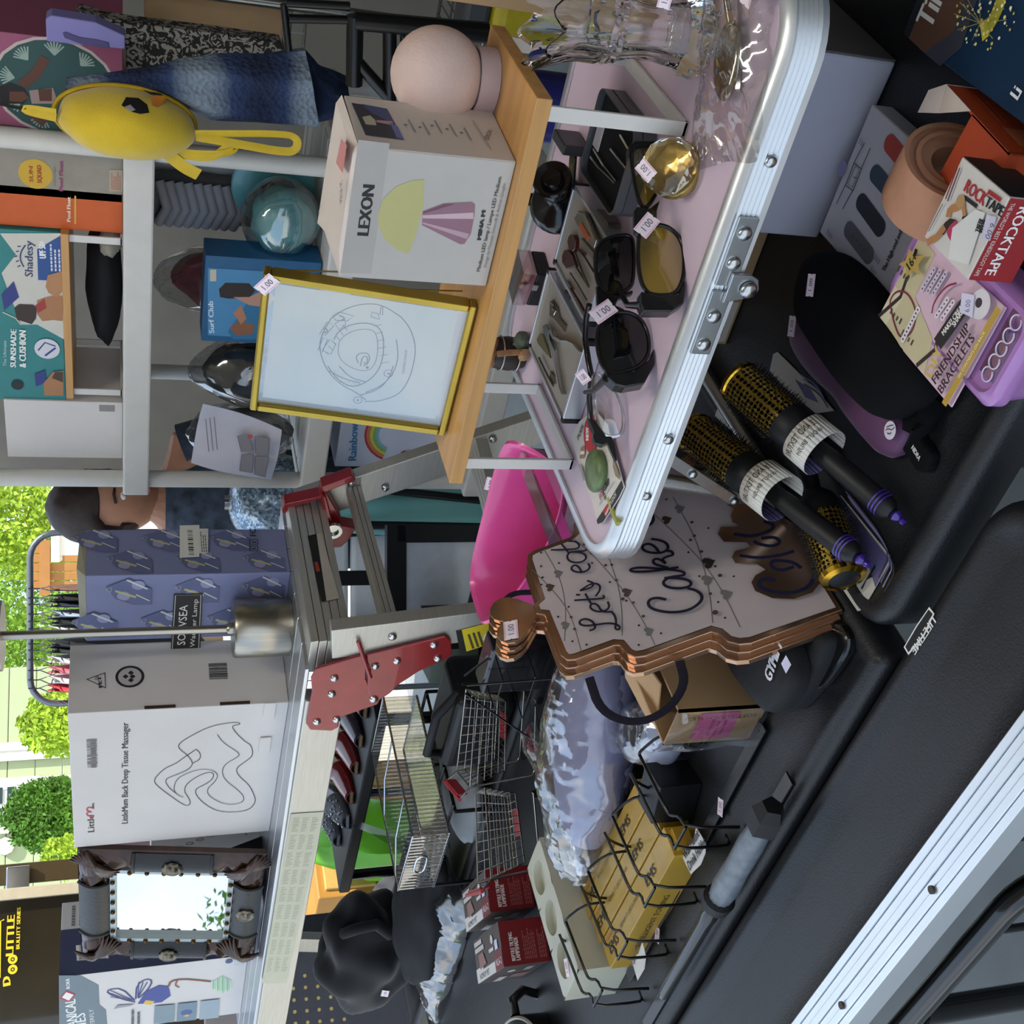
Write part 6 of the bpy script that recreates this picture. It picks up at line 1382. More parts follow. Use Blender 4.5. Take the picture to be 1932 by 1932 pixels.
mb.build('bag_film', film('bag_film_bright', (.93, .95, .98), .10, .16), t, smooth=22)
t = thing('bubble_pouch', 'small clear plastic pouch bunched in front of the bagged roll', 'bag', (-1.115, .855, ZB))
mb = crumple('', '', '', 0, lambda u, v: Matrix.Rotation(math.radians(-32), 4, 'Z') @ Vector((-.13+.2*u, .045*math.sin(math.pi*min(1, u+.15))*math.cos(2*math.pi*v), .036+.034*math.sin(math.pi*min(1, u+.12))*math.sin(2*math.pi*v))), 50, 40, amp=.008, fr=30, seed=8); mb.v = [(x, y, max(z, .001)) for x, y, z in mb.v]
mb.build('bag_film', film('bag_film_bright', (.93, .95, .98), .10, .16), t, smooth=22)
MB().sphere((-.02, .0, .032), (.06, .03, .026), 20, 12, fn=lambda p: 1+.2*N3(p, 2.2)).build('contents', mat('pale_blue_foam', '#a3a9bc', .6), t, smooth=60)
# shiny gift-wrap tube behind the yellow cartons
t = thing('gift_wrap_roll', 'roll of patterned wrap in shiny film behind the yellow cartons', 'wrap', (-1.478, 1.0, ZB))
Rz = Matrix.Rotation(math.radians(100), 4, 'Z'); 
MB().tube([Rz @ Vector((-.13, 0, .03)), Rz @ Vector((.12, 0, .03))], .028, 18).build('paper_roll', mat('rose_grey_pattern', '#6c5a58', .35, var=.6, scale=22, coat=.6), t, smooth=60)
mb = crumple('', '', '', 0, lambda u, v: Rz @ Vector((-.16+.32*u, .032*math.cos(2*math.pi*v), .034+.032*math.sin(2*math.pi*v))), 50, 24, amp=.005, fr=30, seed=4); mb.v = [(x, y, max(z, .001)) for x, y, z in mb.v]; mb.build('clear_film', bagf, t, smooth=25)
# --- torn shipping carton with pink sticker
t = thing('torn_carton', 'torn brown carton with pink sticker and open flaps', 'box', (-.972, .845, ZB))
w_, d_, h_ = .062, .205, .115; mb = MB()
for c, dm in (((0, -d_/2+.0015, h_/2), (w_, .003, h_)), ((0, d_/2-.0015, h_/2), (w_, .003, h_)), ((-w_/2+.0015, 0, h_/2), (.003, d_, h_)), ((w_/2-.0015, 0, h_/2), (.003, d_, h_)), ((0, 0, .0015), (w_, d_, .003))): mb.box(c, dm)
mb.build('carton_walls', kraft, t)
MB().add([(-w_/2-.03, -d_/2+.05, h_-.02), (w_/2-.005, -d_/2+.045, h_+.005), (w_/2, -.01, h_+.02), (w_/2-.02, .03, h_+.02), (-w_/2-.02, .02, h_), (-w_/2-.045, -.02, h_-.02)], [(0, 1, 2, 3, 4, 5)]).build('lid_flap', mat('kraft_flap', '#b8946a', .8), t, solid=.002)
MB().add([(-w_/2, .03, h_), (w_/2, .03, h_), (w_/2+.01, d_/2, h_+.05), (-w_/2, d_/2, h_+.05)], [(0, 1, 2, 3)]).build('lid_flap', kraft, t, solid=.002)
f = face(t, w_, d_, h_, 'front'); f.rect(.010, .035, .056, .085, '#c4638e'); f.para(.016, .045, .05, .07, 3, '#9a4a72'); f.text('SOFT TOUCH SLIDE', (.05, .012), (.05, .105), .006, '#6a5236', px=False) ; f.done()
mb = crumple('', '', '', 0, lambda u, v: Vector((-w_/2-.006+.07*u, -d_/2-.004-.006*math.sin(3*u), .004+.118*v)), 18, 24, amp=.004, fr=40, seed=3); mb.build('tape_film', bagf, t, smooth=25)
MB().box((-.045, .055, .055), (.05, .06, .10), M=Matrix.Rotation(.2, 4, 'Y')).build('wrapped_insert', mat('blue_white_pack', '#8ea2c4', .3, var=.4, scale=16, coat=.6), t, bevel=.003)
# --- core slider pouches
neo = mat('neoprene_black', '#121316', .75, var=.1, bump=.2, bscale=300)
off = Vector((-.86, .76, ZB)); t = thing('slider_pouch', 'black padded exercise slider pouch with white lettering', 'pouch', off)
pad(t, 'pouch', [(1358, 1228), (1441, 1340), (1462, 1345), (1500, 1300), (1500, 1250), (1478, 1190), (1420, 1200)], ZB+.031, ZB+.062, neo)
f = Print(t, Vector((0, 0, .0635)), (1, 0, 0), (0, 1, 0)); f.text('GYMIFY', (1455, 1288), (1478, 1216), .016, '#dcdce0', bold=.001); f.poly([(1475, 1252), (1484, 1236), (1494, 1254), (1484, 1271)], '#cfcbe4'); f.done()
off = Vector((-.83, .74, ZB)); t = thing('slider_pouch', 'black padded exercise slider pouch underneath the lettered one', 'pouch', off)
pad(t, 'pouch', [(1440, 1230), (1470, 1340), (1500, 1338), (1545, 1280), (1572, 1215), (1560, 1190), (1510, 1185)], ZB, ZB+.030, neo)
off = Vector((-.79, .71, ZB)); t = thing('slider_disc', 'glossy black oval slider disc at the table joint', 'disc', off)
mb = MB(); q = chaikin([onz(x, y, ZB+.008)-off for x, y in ((1560, 1190), (1585, 1170), (1604, 1195), (1606, 1222), (1592, 1250), (1555, 1300), (1530, 1300), (1545, 1250))], 2, True); mb.prism([(p.x, p.y) for p in q], 0, .012); mb.build('disc', blk, t, bevel=.004)
# --- hot pink plastic tote behind the cake signs
pk_ = mat('hot_pink_plastic', '#dd4f92', .3, coat=.3, var=.04)
c = onz(1060, 1060, ZB); t = thing('pink_tray', 'hot pink plastic scoop tray standing behind the cake signs', 'tray', (-1.12, 1.235, ZB))
prof2 = [(.12, 0), (.135, .10), (.15, .17), (.155, .175), (.15, .178), (.143, .172), (.128, .1), (.112, .006)]
def tray_wall(u, v):
    a = 2*math.pi*u; i = v*(len(prof2)-1); k = min(int(i), len(prof2)-2); r0, z0 = prof2[k]; r1, z1 = prof2[k+1]; f_ = i-k; r_ = r0+(r1-r0)*f_; z = z0+(z1-z0)*f_
    sq = 1/max(abs(math.cos(a))**4+abs(math.sin(a))**4, 1e-6)**.25
    dip = 1-.35*max(0, math.cos(a+.9))*(z/.178); 
    return (r_*sq*math.cos(a)*1.0, r_*sq*math.sin(a)*.42, z*dip)
mb = MB(); mb.grid(tray_wall, 64, 21); mb.grid(lambda u, v: (-.115+.23*u, -.045+.09*v, .004), 2, 2); mb.build('tray_shell', pk_, t, smooth=50)
tagprice(t, Matrix.Translation((.03, .066, .168)) @ Matrix.Rotation(1.2, 4, 'X'), .025)
# translucent drawer organiser behind the bed table
t = thing('drawer_organiser', 'translucent pinkish plastic drawer strip behind the bed table corner', 'organiser', (-.93, 1.11, ZB))
for k in range(3):
    MB().box((.0-.035*k, .02, .06+.045*k), (.03, .30, .006)).build('drawer_lid', film('pinkish_clear', (.80, .66, .64), .16, .1) if k % 2 == 0 else film('grey_clear', (.66, .68, .68), .16, .1), t, bevel=.002)
MB().box((-.04, .02, .055), (.11, .30, .11)).build('drawer_body', film('smoky_clear', (.62, .60, .58), .14, .12), t, bevel=.003)
MB().sphere((-.03, -.02, .05), (.03, .08, .035), 16, 10, fn=lambda p: 1+.25*N3(p, 2.4)).build('tissue_bundle', mat('pale_pink_tissue', '#cfb2ba', .8), t, smooth=40)
# ================================================================== further back on the left
gw = mat('chrome_wire', '#a9a49a', .22, 1)
def wire_cart(label, loc, rz, s):
    t = thing('mini_cart', label, 'toy cart', loc, rz, group='tiny chrome shopping carts')
    def T(nm, pts, r=.0011, m=gw, cl=False): MB().tube([Vector(p)*s for p in pts], r, 6, closed=cl).build(nm, m, t, smooth=60)
    z0, z1 = .42, .85
    top = [(-.5, -.28, z1), (.5, -.20, z1-.06), (.5, .20, z1-.06), (-.5, .28, z1)]; bot = [(-.36, -.2, z0), (.42, -.15, z0), (.42, .15, z0), (-.36, .2, z0)]
    T('top_rim', top, .0016, cl=True); T('bottom_rim', bot, .0014, cl=True)
    mb = MB()
    def lerp(a, b, k): return Vector(a).lerp(Vector(b), k)*s
    for e in range(4):
        n = 9 if e % 2 == 0 else 5
        for i in range(n+1):
            mb.tube([lerp(bot[e], bot[(e+1) % 4], i/n), lerp(top[e], top[(e+1) % 4], i/n)], .0008, 5)
        for j in range(1, 5):
            k = j/5; mb.tube([Vector(bot[e]).lerp(Vector(top[e]), k)*s, Vector(bot[(e+1) % 4]).lerp(Vector(top[(e+1) % 4]), k)*s], .0008, 5)
    for i in range(1, 9): mb.tube([lerp(bot[0], bot[1], i/9), lerp(bot[3], bot[2], i/9)], .0008, 5)
    o = mb.build('basket_mesh', gw, t, smooth=60); o['kind'] = 'stuff'
    for sy in (-1, 1):
        T('frame_rail', [(-.62, .3*sy, .98), (-.5, .28*sy, .85), (-.42, .27*sy, .12), (-.36, .26*sy, .08), (.44, .2*sy, .08), (.46, .2*sy, .11)], .0018)
        for x in (-.36, .44):
            M = Matrix.Translation(Vector((x, .24*sy, .045))*s) @ Matrix.Rotation(math.pi/2, 4, 'X'); r = .045*s
            MB().lathe([(0, -.01*s), (r, -.01*s), (r, .01*s), (0, .01*s)], 14, M=M).build('wheel', blkm, t, smooth=40)
    rd = mat('cart_red_plastic', '#a3222e', .35)
    T('handle', [(-.62, -.32, .98), (-.62, .32, .98)], .0035, rd)
    MB().box((-.585*s, 0, .93*s), (.02*s, .5*s, .12*s)).build('handle_plate', rd, t, bevel=.001)
    MB().box((.1*s, 0, (z0-.03)*s), (.3*s, .2*s, .02*s)).build('base_plate', rd, t, bevel=.0005)
    return t
wire_cart('tiny chrome shopping cart with red handle beside the black wire rack', (-1.60, 1.235, ZB), math.radians(35), .155)
wire_cart('tiny chrome shopping cart with red handle next to the red cartons', (-1.665, 1.075, ZB), math.radians(62), .15)
# --- black wire display rack
t = thing('wire_display_rack', 'black wire display rack standing behind the tiny carts', 'rack', (-1.42, 1.20, ZB))
for i in range(7): MB().tube([(-.1, -.07+.025*i, .02), (.09, -.07+.025*i, .02)], .0012, 5).build('shelf_wire', wire, t)
for (a, b) in (((-.1, -.07, .02), (-.02, 0, .17)), ((.09, -.07, .02), (.0, 0, .17)), ((.09, .08, .02), (.0, .02, .17)), ((-.1, .08, .02), (-.02, .02, .17))): MB().tube([a, b], .002, 6).build('leg_wire', wire, t, smooth=60)
for (x, y) in ((-.1, -.07), (.09, -.07), (.09, .08), (-.1, .08)): MB().tube([(x, y, 0), (x, y, .022)], .002, 6).build('foot_wire', wire, t, smooth=60)
for z in (.07, .12): MB().tube([(-.075+z*.3, -.045+z*.2, z), (.07-z*.3, -.045+z*.2, z), (.07-z*.3, .055-z*.2, z), (-.075+z*.3, .055-z*.2, z)], .0013, 5, closed=True).build('tier_wire', wire, t)
MB().box((.0, .05, .075), (.11, .05, .11)).build('black_pouch_stack', mat('black_wrap', '#17181b', .25, var=.5, scale=30, coat=.5), t, bevel=.006)
# --- ribbed acrylic basket
Fp = onz(850, 1572, .84); Lp = onz(817, 1688, .84)
bx, by = .185, .345; c = Vector((Fp.x-bx/2, Fp.y+by/2, .84)); hb = .075
t = thing('acrylic_basket', 'long ribbed clear acrylic basket with chrome rims', 'basket', c)
acr = film('ribbed_acrylic', (.86, .84, .78), .24, .04); mb = MB()
def side(p, q, n):
    p = Vector(p); q = Vector(q); d = (q-p); nn = Vector((d.y, -d.x, 0)).normalized()
    for i in range(n):
        for j in range(4):
            a0, a1 = (i+j/4)/n, (i+(j+1)/4)/n; b0 = nn*.0028*math.sin(math.pi*j/4); b1 = nn*.0028*math.sin(math.pi*(j+1)/4)
            P0, P1 = p+d*a0+b0, p+d*a1+b1
            mb.add([P0, P1, P1+Vector((0, 0, hb)), P0+Vector((0, 0, hb))], [(0, 1, 2, 3)])
cs = [(-bx/2, -by/2, 0), (bx/2, -by/2, 0), (bx/2, by/2, 0), (-bx/2, by/2, 0)]
for i in range(4): side(cs[i], cs[(i+1) % 4], 18 if i % 2 == 0 else 34)
mb.build('ribbed_wall', acr, t, smooth=60)
MB().box((0, 0, .0015), (bx, by, .003)).build('basket_floor', acr, t)
for z in (.003, hb): MB().tube([(x, y, z) for x, y, _ in cs], .0022, 6, closed=True).build('chrome_rim', chrome, t, smooth=60)
MB().tube([Vector((p[0]*.028-.0, -by/2-.004, .045+p[1]*.011)) for p in [(math.copysign(abs(math.cos(a))**.5, math.cos(a)), math.copysign(abs(math.sin(a))**.8, math.sin(a))) for a in [2*math.pi*i/20 for i in range(20)]]], .002, 6, closed=True).build('handle_slot_rim', chrome, t, smooth=60)
for y in (-.08, .06): MB().tube([(bx/2, y, hb), (0, y-.03, hb+.008), (-bx/2, y-.06, hb)], .0018, 6).build('cross_wire', chrome, t, smooth=60)
# stand under the basket
t = thing('wire_riser', 'black wire riser under the ribbed acrylic basket', 'rack', (c.x, c.y, ZB))
zr = .84-ZB
for y in (-.14, -.05, .05, .14): MB().tube([(-.13, y, zr-.004), (.14, y, zr-.004)], .0035, 6).build('riser_wire', wire, t, smooth=60)
for x in (-.125, .13):
    MB().tube([(x, -.15, zr-.008), (x, .15, zr-.008)], .0035, 6).build('riser_rail', wire, t, smooth=60)
    for y in (-.15, .15): MB().tube([(x, y, 0), (x, y, zr-.006)], .004, 6).build('leg', wire, t, smooth=60)
t = thing('grey_cushion', 'soft pale grey cushion tucked under the wire riser', 'cushion', (c.x+.02, c.y, ZB))
MB().sphere((0, 0, .035), (.10, .13, .035), 24, 14, fn=lambda p: 1+.12*N3(p, 1.8)).build('cushion_cover', mat('pale_grey_fabric', '#9ea3a8', .8), t, smooth=60)
# --- shoes
def pump(label, loc, rot, m, inner, s=.24, heel=.07, jewels=False, cat='shoe', group='second-hand shoes'):
    t = thing('pump_shoe', label, cat, loc, rot, group)
    def sole(u, v):
        x = (u-.5)*s; w = .034*(.55+.45*math.sin(math.pi*min(1, .25+u*.75)))*(1 if u > .08 else .6+u*5); z = heel*(1-min(1, u/.62))**1.3
        return (x, (v-.5)*2*w, z+.006)
    mb = MB(); mb.grid(sole, 26, 6); mb.build('insole', inner, t, smooth=60, solid=.008)
    def upper(u, v):
        uu = .52+.48*u; x = (uu-.5)*s; w = .036*(.55+.45*math.sin(math.pi*min(1, .25+uu*.75)))*(1-.15*u**6); a = math.pi*v; z = heel*(1-min(1, uu/.62))**1.3; h = .045*(1-.55*u)
        return (x, w*math.cos(a)*1.04, z+h*math.sin(a)**.8)
    mb = MB(); mb.grid(upper, 18, 16); mb.build('vamp', m, t, smooth=60, solid=.003)
    def back(u, v):
        uu = .5*u; x = (uu-.5)*s-.004*(1-u); w = .036*(.55+.45*math.sin(math.pi*min(1, .25+uu*.75)))*(1 if uu > .08 else .6+uu*5); z = heel*(1-min(1, uu/.62))**1.3; sd = 1 if v < .5 else -1; k = abs(v-.5)*2
        return (x, sd*w*1.04, z+.035*(1-.5*u)*k)
    mb = MB(); mb.grid(back, 14, 8); mb.build('quarter', m, t, smooth=60, solid=.003)
    MB().cyl((-s*.46, 0, 0), (-s*.44, 0, heel), .006, .016, 12).build('heel', m, t, smooth=50)
    if jewels:
        R = random.Random(2); mb = MB()
        for k in range(46):
            p = upper(R.uniform(.05, .85), R.uniform(.12, .88)); mb.sphere((p[0], p[1], p[2]+.003), R.uniform(.0018, .0032), 6, 4)
        o = mb.build('crystals', chrome, t); o['kind'] = 'stuff'
    return t
redp = mat('red_patent', '#7d0f14', .12, coat=.7, var=.1); tan = mat('tan_leather_lining', '#8a7355', .6); flo = mat('dark_floral_satin', '#241c28', .25, var=2.5, scale=24, coat=.4); grey = mat('grey_suede', '#595a60', .6)
pump('red patent court shoe next to the jewelled sandal', (-2.52, 1.86, .8785), math.radians(-72), redp, tan)
pump('red patent court shoe next to the floral shoes', (-2.41, 1.87, .8785), math.radians(-72), redp, tan)
pump('dark floral satin court shoe next to the red shoes', (-2.31, 1.88, .8785), math.radians(-75), flo, tan)
pump('dark floral satin court shoe nearest the ladder hinge', (-2.21, 1.89, .8785), math.radians(-75), flo, tan)
t = pump('grey jewelled mule sandal with pale insole', (-2.64, 1.84, .8785), math.radians(-58), grey, mat('silver_insole', '#8d8f94', .4), heel=.045, jewels=True)
pump('grey jewelled mule sandal behind its pair', (-2.76, 1.90, .8785), math.radians(-75), grey, mat('silver_insole', '#8d8f94', .4), heel=.045, jewels=True)
# --- black cloth, and black clothes in film
cl = mat('black_fleece', '#0b0c0f', .85, sheen=.25, var=.15)
t = thing('black_fleece', 'folded black fleece garment with a price sticker', 'garment', (-2.80, 1.50, ZB))
def fold(p): return 1+.16*math.sin(p.x*7+p.z*4)*.6+.18*N3(p, 2.0)
MB().sphere((0, 0, .115), (.19, .12, .115), 56, 34, fn=fold).build('cloth', cl, t, smooth=70)
MB().tube([(.15, -.03, .19), (.2, -.05, .17), (.21, -.05, .12), (.17, -.06, .08)], .014, 10).build('strap', cl, t, smooth=60)
tagprice(t, Matrix.Translation((-.02, -.122, .07)) @ Matrix.Rotation(1.3, 4, 'X'), .03)
t = thing('bagged_black_clothes', 'black clothes sealed in shiny clear film beside the fleece', 'garment', (-2.40, 1.36, ZB))
MB().sphere((0, 0, .055), (.22, .13, .055), 40, 22, fn=lambda p: 1+.15*N3(p, 2.5)).build('clothes', mat('black_cotton', '#0d0d12', .8), t, smooth=60)
mb = crumple('', '', '', 0, lambda u, v: (.25*(2*u-1), .15*math.cos(math.pi*v)*1.0, .004+.085*math.sin(math.pi*v)*math.sin(math.pi*min(.97, max(.03, u)))**.5), 70, 40, amp=.012, fr=16, seed=9); mb.v = [(x, y, max(z, .001)) for x, y, z in mb.v]
mb.build('film_wrap', film('bag_film_bright2', (.85, .85, .85), .05, .12), t, smooth=22)
MB().add([(.18, .02, .09), (.26, .05, .20), (.24, .09, .24), (.20, .12, .2), (.15, .1, .09)], [(0, 1, 2, 3, 4)]).build('film_tail', film('bag_film_bright', (.93, .95, .98), .10, .16), t)
# --- black shoulder bag and dark cases in the middle distance
t = thing('camera_bag', 'black padded camera bag in the dark behind the tiny carts', 'bag', (-1.72, 1.39, ZB))
MB().box((0, 0, .06), (.2, .13, .12)).build('bag_body', mat('black_nylon', '#0e0f11', .45, var=.3, scale=20), t, bevel=.02, seg=4)
MB().tube([(-.09, -.03, .11), (-.06, -.05, .15), (.05, -.05, .15), (.09, -.03, .11)], .009, 8).build('strap', mat('black_webbing', '#1a1b1d', .7), t, smooth=60)
# --- black picture frame with dark walnut box, and yellow toy, behind the ladder legs
t = thing('black_window_frame', 'black framed panel with bright pane standing behind the ladder leg', 'frame', (-1.81, 1.81, 0), math.radians(41))
bf = mat('black_frame_paint', '#101214', .35)
for c, d in (((0, 0, .86), (.30, .025, .045)), ((0, 0, .56), (.30, .025, .045)), ((-.13, 0, .43), (.04, .025, .86)), ((.13, 0, .43), (.04, .025, .86))): MB().box(c, d).build('frame_bar', bf, t, bevel=.002)
MB().box((0, .004, .71), (.225, .006, .26)).build('bright_pane', mat('white_ribbed_sheet', '#e6ecf4', .3), t)
t = thing('walnut_box', 'small dark wood box with pale end under the toy horn', 'box', (-1.77, 1.625, ZB), math.radians(20))
MB().box((0.03, 0, .05), (.04, .13, .10)).build('side_board', mat('walnut_board', '#2c1d14', .5), t, bevel=.001)
MB().box((-.03, 0, .05), (.08, .12, .10)).build('pale_end', mat('sage_grey_board', '#7a8678', .6), t, bevel=.001)
ym = mat('yellow_toy_plastic', '#c98f10', .3, coat=.4, var=.05)
t = thing('toy_trumpet', 'yellow plastic toy horn standing under the ladder hinge', 'toy', (-1.775, 1.625, ZB+.1008))
Mx = Matrix.Translation((0, 0, .115)) @ Matrix.Rotation(math.radians(178), 4, 'Y') @ Matrix.Rotation(.06, 4, 'X')
MB().lathe([(.012, .08), (.012, .02), (.022, -.02), (.036, -.04), (.048, -.048), (.050, -.054), (.04, -.05), (.02, -.03), (.008, .02), (.008, .08), (.012, .08)], 30, M=Mx).build('horn', ym, t, smooth=50)
MB().box((-.02, 0, .02), (.05, .06, .04)).build('toy_base', mat('orange_toy_plastic', '#c9640c', .3), t, bevel=.01)
MB().box((-.03, 0, .07), (.02, .05, .10)).build('toy_back', mat('orange_toy_plastic', '#c9640c', .3), t, bevel=.008)
# ================================================================== white shelf unit and what it holds
YS = 2.0; SX0, SX1 = -1.645, -.912
wp = mat('white_shelf_plastic', '#c9c7c0', .45, var=.03)
SO = Vector(((SX0+SX1)/2, YS+.2, 0))
sh = thing('shelf_unit', 'tall white plastic shelf unit crowded with boxed goods', 'shelf', SO)
for x in (SX0, SX1):
    for y in (YS, YS+.40): MB().cyl(Vector((x, y, 0))-SO, Vector((x, y, 2.02))-SO, .018, n=18).build('post', wp, sh, smooth=40)
for z in (.20, .695, 1.07, 1.438, 1.95):
    mb = MB(); w_ = SX1-SX0+.05
    mb.box(Vector((SO.x, YS-.012, z-.026))-SO, (w_, .03, .052)); mb.box(Vector((SO.x, YS+.412, z-.026))-SO, (w_, .03, .052))
    mb.box(Vector((SX0-.012, YS+.2, z-.026))-SO, (.026, .4, .052)); mb.box(Vector((SX1+.012, YS+.2, z-.026))-SO, (.026, .4, .052))
    b = mb.build('shelf_rim', wp, sh, bevel=.004)
    for k in range(6): MB().box(Vector((SO.x, YS+.037+.065*k, z-.008))-SO, (w_-.06, .055, .012)).build('shelf_slat', wp, sh, bevel=.002)
Z1, Z2, Z3 = 1.4386, 1.0706, .6956
def ybox(name, label, cat, tl, br, Y, d, z0, m, group=None, h=None):
    """carton whose front face lies in plane Y, spanning two opposite pixel corners horizontally"""
    a = onY(*tl, Y); b = onY(*br, Y); x0, x1 = min(a.x, b.x), max(a.x, b.x); hh = h or max(a.z, b.z)-z0
    t = carton(name, label, cat, x1-x0, d, hh, ((x0+x1)/2, Y+d/2, z0), 0, m, group)
    return t, x1-x0, d, hh
# --- second riser on the top shelf with sunshade box
Yr = YS+.03; xa = onY(122, 752, Yr).x; xb = onY(122, 442, Yr).x; zr = onY(128, 600, Yr).z
t = thing('monitor_riser', 'beech monitor riser with white flat-bar feet on the white shelf', 'stand', ((xa+xb)/2, Yr+.1, Z1)); hr = zr-Z1+.008
MB().box((0, 0, hr-.007), (xb-xa, .2, .014)).build('board', beech, t, bevel=.001)
for x in (-(xb-xa)/2+.012, (xb-xa)/2-.012):
    mb = MB(); z1 = hr-.014
    for y in (-.09, .09): mb.box((x, y, z1/2), (.014, .004, z1))
    mb.box((x, 0, .0025), (.014, .184, .004)); mb.build('foot_bar', whitemet, t, bevel=.0007)
tealc = mat('teal_card', '#2d7d7c', .45, var=.05)
t, w_, d_, h_ = ybox('sunshade_box', 'teal carton with a beach sunshade and cushion picture', 'box', (0, 753), (122, 440), Yr+.01, .15, Z1+hr+.0005, tealc, h=.21)
f = face(t, w_, d_, h_, 'front')
f.poly([(3, 515), (30, 480), (0, 440), (121, 440), (121, 640), (70, 612), (40, 612)], '#c9c6bb'); f.poly([(70, 470), (121, 440), (121, 530), (72, 528)], '#2c4f8c')
f.text('UPF 50+', (87, 487), (85, 455), (74, 487), '#e8e8e2', bold=.0008); f.para(*f.uv(116, 512), *f.uv(91, 455), 3, '#d0d6e0')
f.text('Shadesy', (62, 522), (62, 455), (46, 522), '#3c4468', bold=.0006); f.line([(45, 503), (38, 490), (39, 475), (48, 462)], .0025, '#3c4468', sm=2)
for k in range(5): f.line([(33+3*abs(k-2), 500-k*9), (27+3*abs(k-2), 503-k*9.6)], .002, '#3c4468')
f.poly([(3, 555), (26, 530), (36, 560), (8, 585)], '#343c7c'); f.line([(5, 588), (30, 600), (40, 612)], .0025, '#c2bfae')
f.poly([(27, 580), (36, 573), (62, 574), (70, 580), (68, 600), (60, 611), (32, 602)], '#3a2a24'); f.poly([(70, 566), (85, 561), (105, 556), (120, 558), (118, 605), (100, 603), (80, 605), (70, 592)], '#a8764e'); f.poly([(66, 576), (84, 562), (88, 580), (72, 590)], '#a03a34'); f.poly([(86, 540), (90, 518), (121, 510), (121, 545), (108, 560), (92, 552)], '#b07f56')
f.text('The Ultimate', (12, 690), (12, 642), (6, 690), '#cfdcd8'); f.text('SUNSHADE', (30, 692), (31, 621), (19, 692), '#e8e9e2', bold=.0010); f.text('& CUSHION', (49, 692), (49, 623), (36, 692), '#e8e9e2', bold=.0010)
f.disc(*f.uv(89, 657), .023, '#d2d2d6'); f.line([(72, 660), (85, 645), (105, 652)], .003, '#3a4484'); f.line([(85, 670), (105, 655)], .004, '#3a4484')
f.disc(*f.uv(33, 725), .0115, '#1a2626'); f.poly([(65, 705), (85, 697), (88, 720), (68, 728)], '#343c7c'); f.poly([(82, 722), (100, 700), (120, 698), (120, 745), (84, 745)], '#a8764e'); f.poly([(98, 712), (104, 700), (119, 700), (119, 720)], '#4a3a2c'); f.done()
# --- black cloth under the riser
t = thing('black_bundle', 'bundle of black cloth with white fleece edge under the riser', 'cloth', ((xa+xb)/2+.03, Yr+.115, Z1))
MB().sphere((0, 0, .034), (.145, .075, .034), 30, 16, fn=lambda p: 1+.12*N3(p, 2.2)).build('cloth', mat('black_knit', '#0c0e11', .9), t, smooth=60)
MB().sphere((.11, -.05, .022), (.03, .03, .02), 14, 9, fn=lambda p: 1+.2*N3(p, 3)).build('fleece_edge', mat('cream_fleece', '#8f8a7c', .95, bump=.6), t, smooth=60)
# --- plain white carton, pool float boxes
t, w_, d_, h_ = ybox('plain_carton', 'plain white carton standing at the end of the top shelf', 'box', (15, 862), (222, 760), YS+.035, .2, Z1, whitecard)
f = face(t, w_, d_, h_, 'front'); f.rect(w_-.022, .015, w_-.006, .045, '#8d8884'); f.done()
pinkc = mat('dusty_pink_card', '#8f4a66', .5, var=.04); greyc = mat('weathered_grey_card', '#8f897c', .6, var=.08); oran = mat('orange_card_bright', '#c5581a', .5, var=.05)
t, w_, d_, h_ = ybox('pool_float_box', 'grey spined pool float box with yellow sun badge', 'box', (0, 365), (238, 272), YS+.05, .3, Z1, greyc, group='pool float boxes', h=.30)
f = face(t, w_, d_, h_, 'front'); f.disc(*f.uv(67, 328), .028, '#c59f2a'); f.text('SUN', (63, 343), (62, 314), (55, 343), '#a04a1c', bold=.0008); f.text('SQUAD', (79, 345), (78, 312), (70, 345), '#a04a1c', bold=.0008)
f.text('Pool Float', (119, 360), (119, 304), (111, 360), '#8f3a64', bold=.0006); f.text('INFLATABLE', (105, 350), (105, 314), (101, 350), '#7c6a70'); f.poly([(206, 320), (231, 320), (231, 361), (206, 361)], '#a89884'); f.para(*f.uv(228, 358), *f.uv(209, 323), 5, '#a3563c'); f.done()
t, w_, d_, h_ = ybox('pool_float_box', 'orange spined pool float box with white title', 'box', (0, 424), (238, 367), YS+.05, .3, Z1, oran, group='pool float boxes', h=.30)
f = face(t, w_, d_, h_, 'front'); f.text('Pool Float', (138, 402), (138, 334), (130, 402), '#e8dcc8', bold=.0006) if False else f.text('Pool Float', (133, 418), (133, 372), (126, 418), '#e8dcc8', bold=.0006); f.line([(142, 422), (142, 369)], .003, '#d8a43a'); f.done()
t, w_, d_, h_ = ybox('pool_float_box', 'dusty pink pool float box showing a swimmer on a palm leaf ring', 'box', (0, 236), (238, 88), YS+.065, .25, Z1, pinkc, group='pool float boxes', h=.30)
f = face(t, w_, d_, h_, 'front')
c0 = f.uv(105, 165); f.disc(*c0, .085, '#b9a8a4', ry=.10); f.disc(*c0, .080, '#274a48', ry=.095)
for k in range(9):
    a = k*.7; u0, v0 = c0[0]+.055*math.cos(a), c0[1]+.065*math.sin(a)
    for j in range(7): f.line([(u0, v0), (u0+.022*math.cos(a+(j-3)*.25), v0+.022*math.sin(a+(j-3)*.25))], .0025, '#8fa298', px=False); f.l -= .00005
f.up(); f.line([(40, 160), (68, 140), (85, 108)], .016, '#5a3424', sm=1); f.poly([(55, 170), (100, 165), (110, 195), (60, 195)], '#9a8480'); f.poly([(72, 168), (98, 166), (98, 190), (75, 190)], '#5a3424'); f.line([(45, 205), (62, 215), (85, 233)], .014, '#5a3424', sm=1)
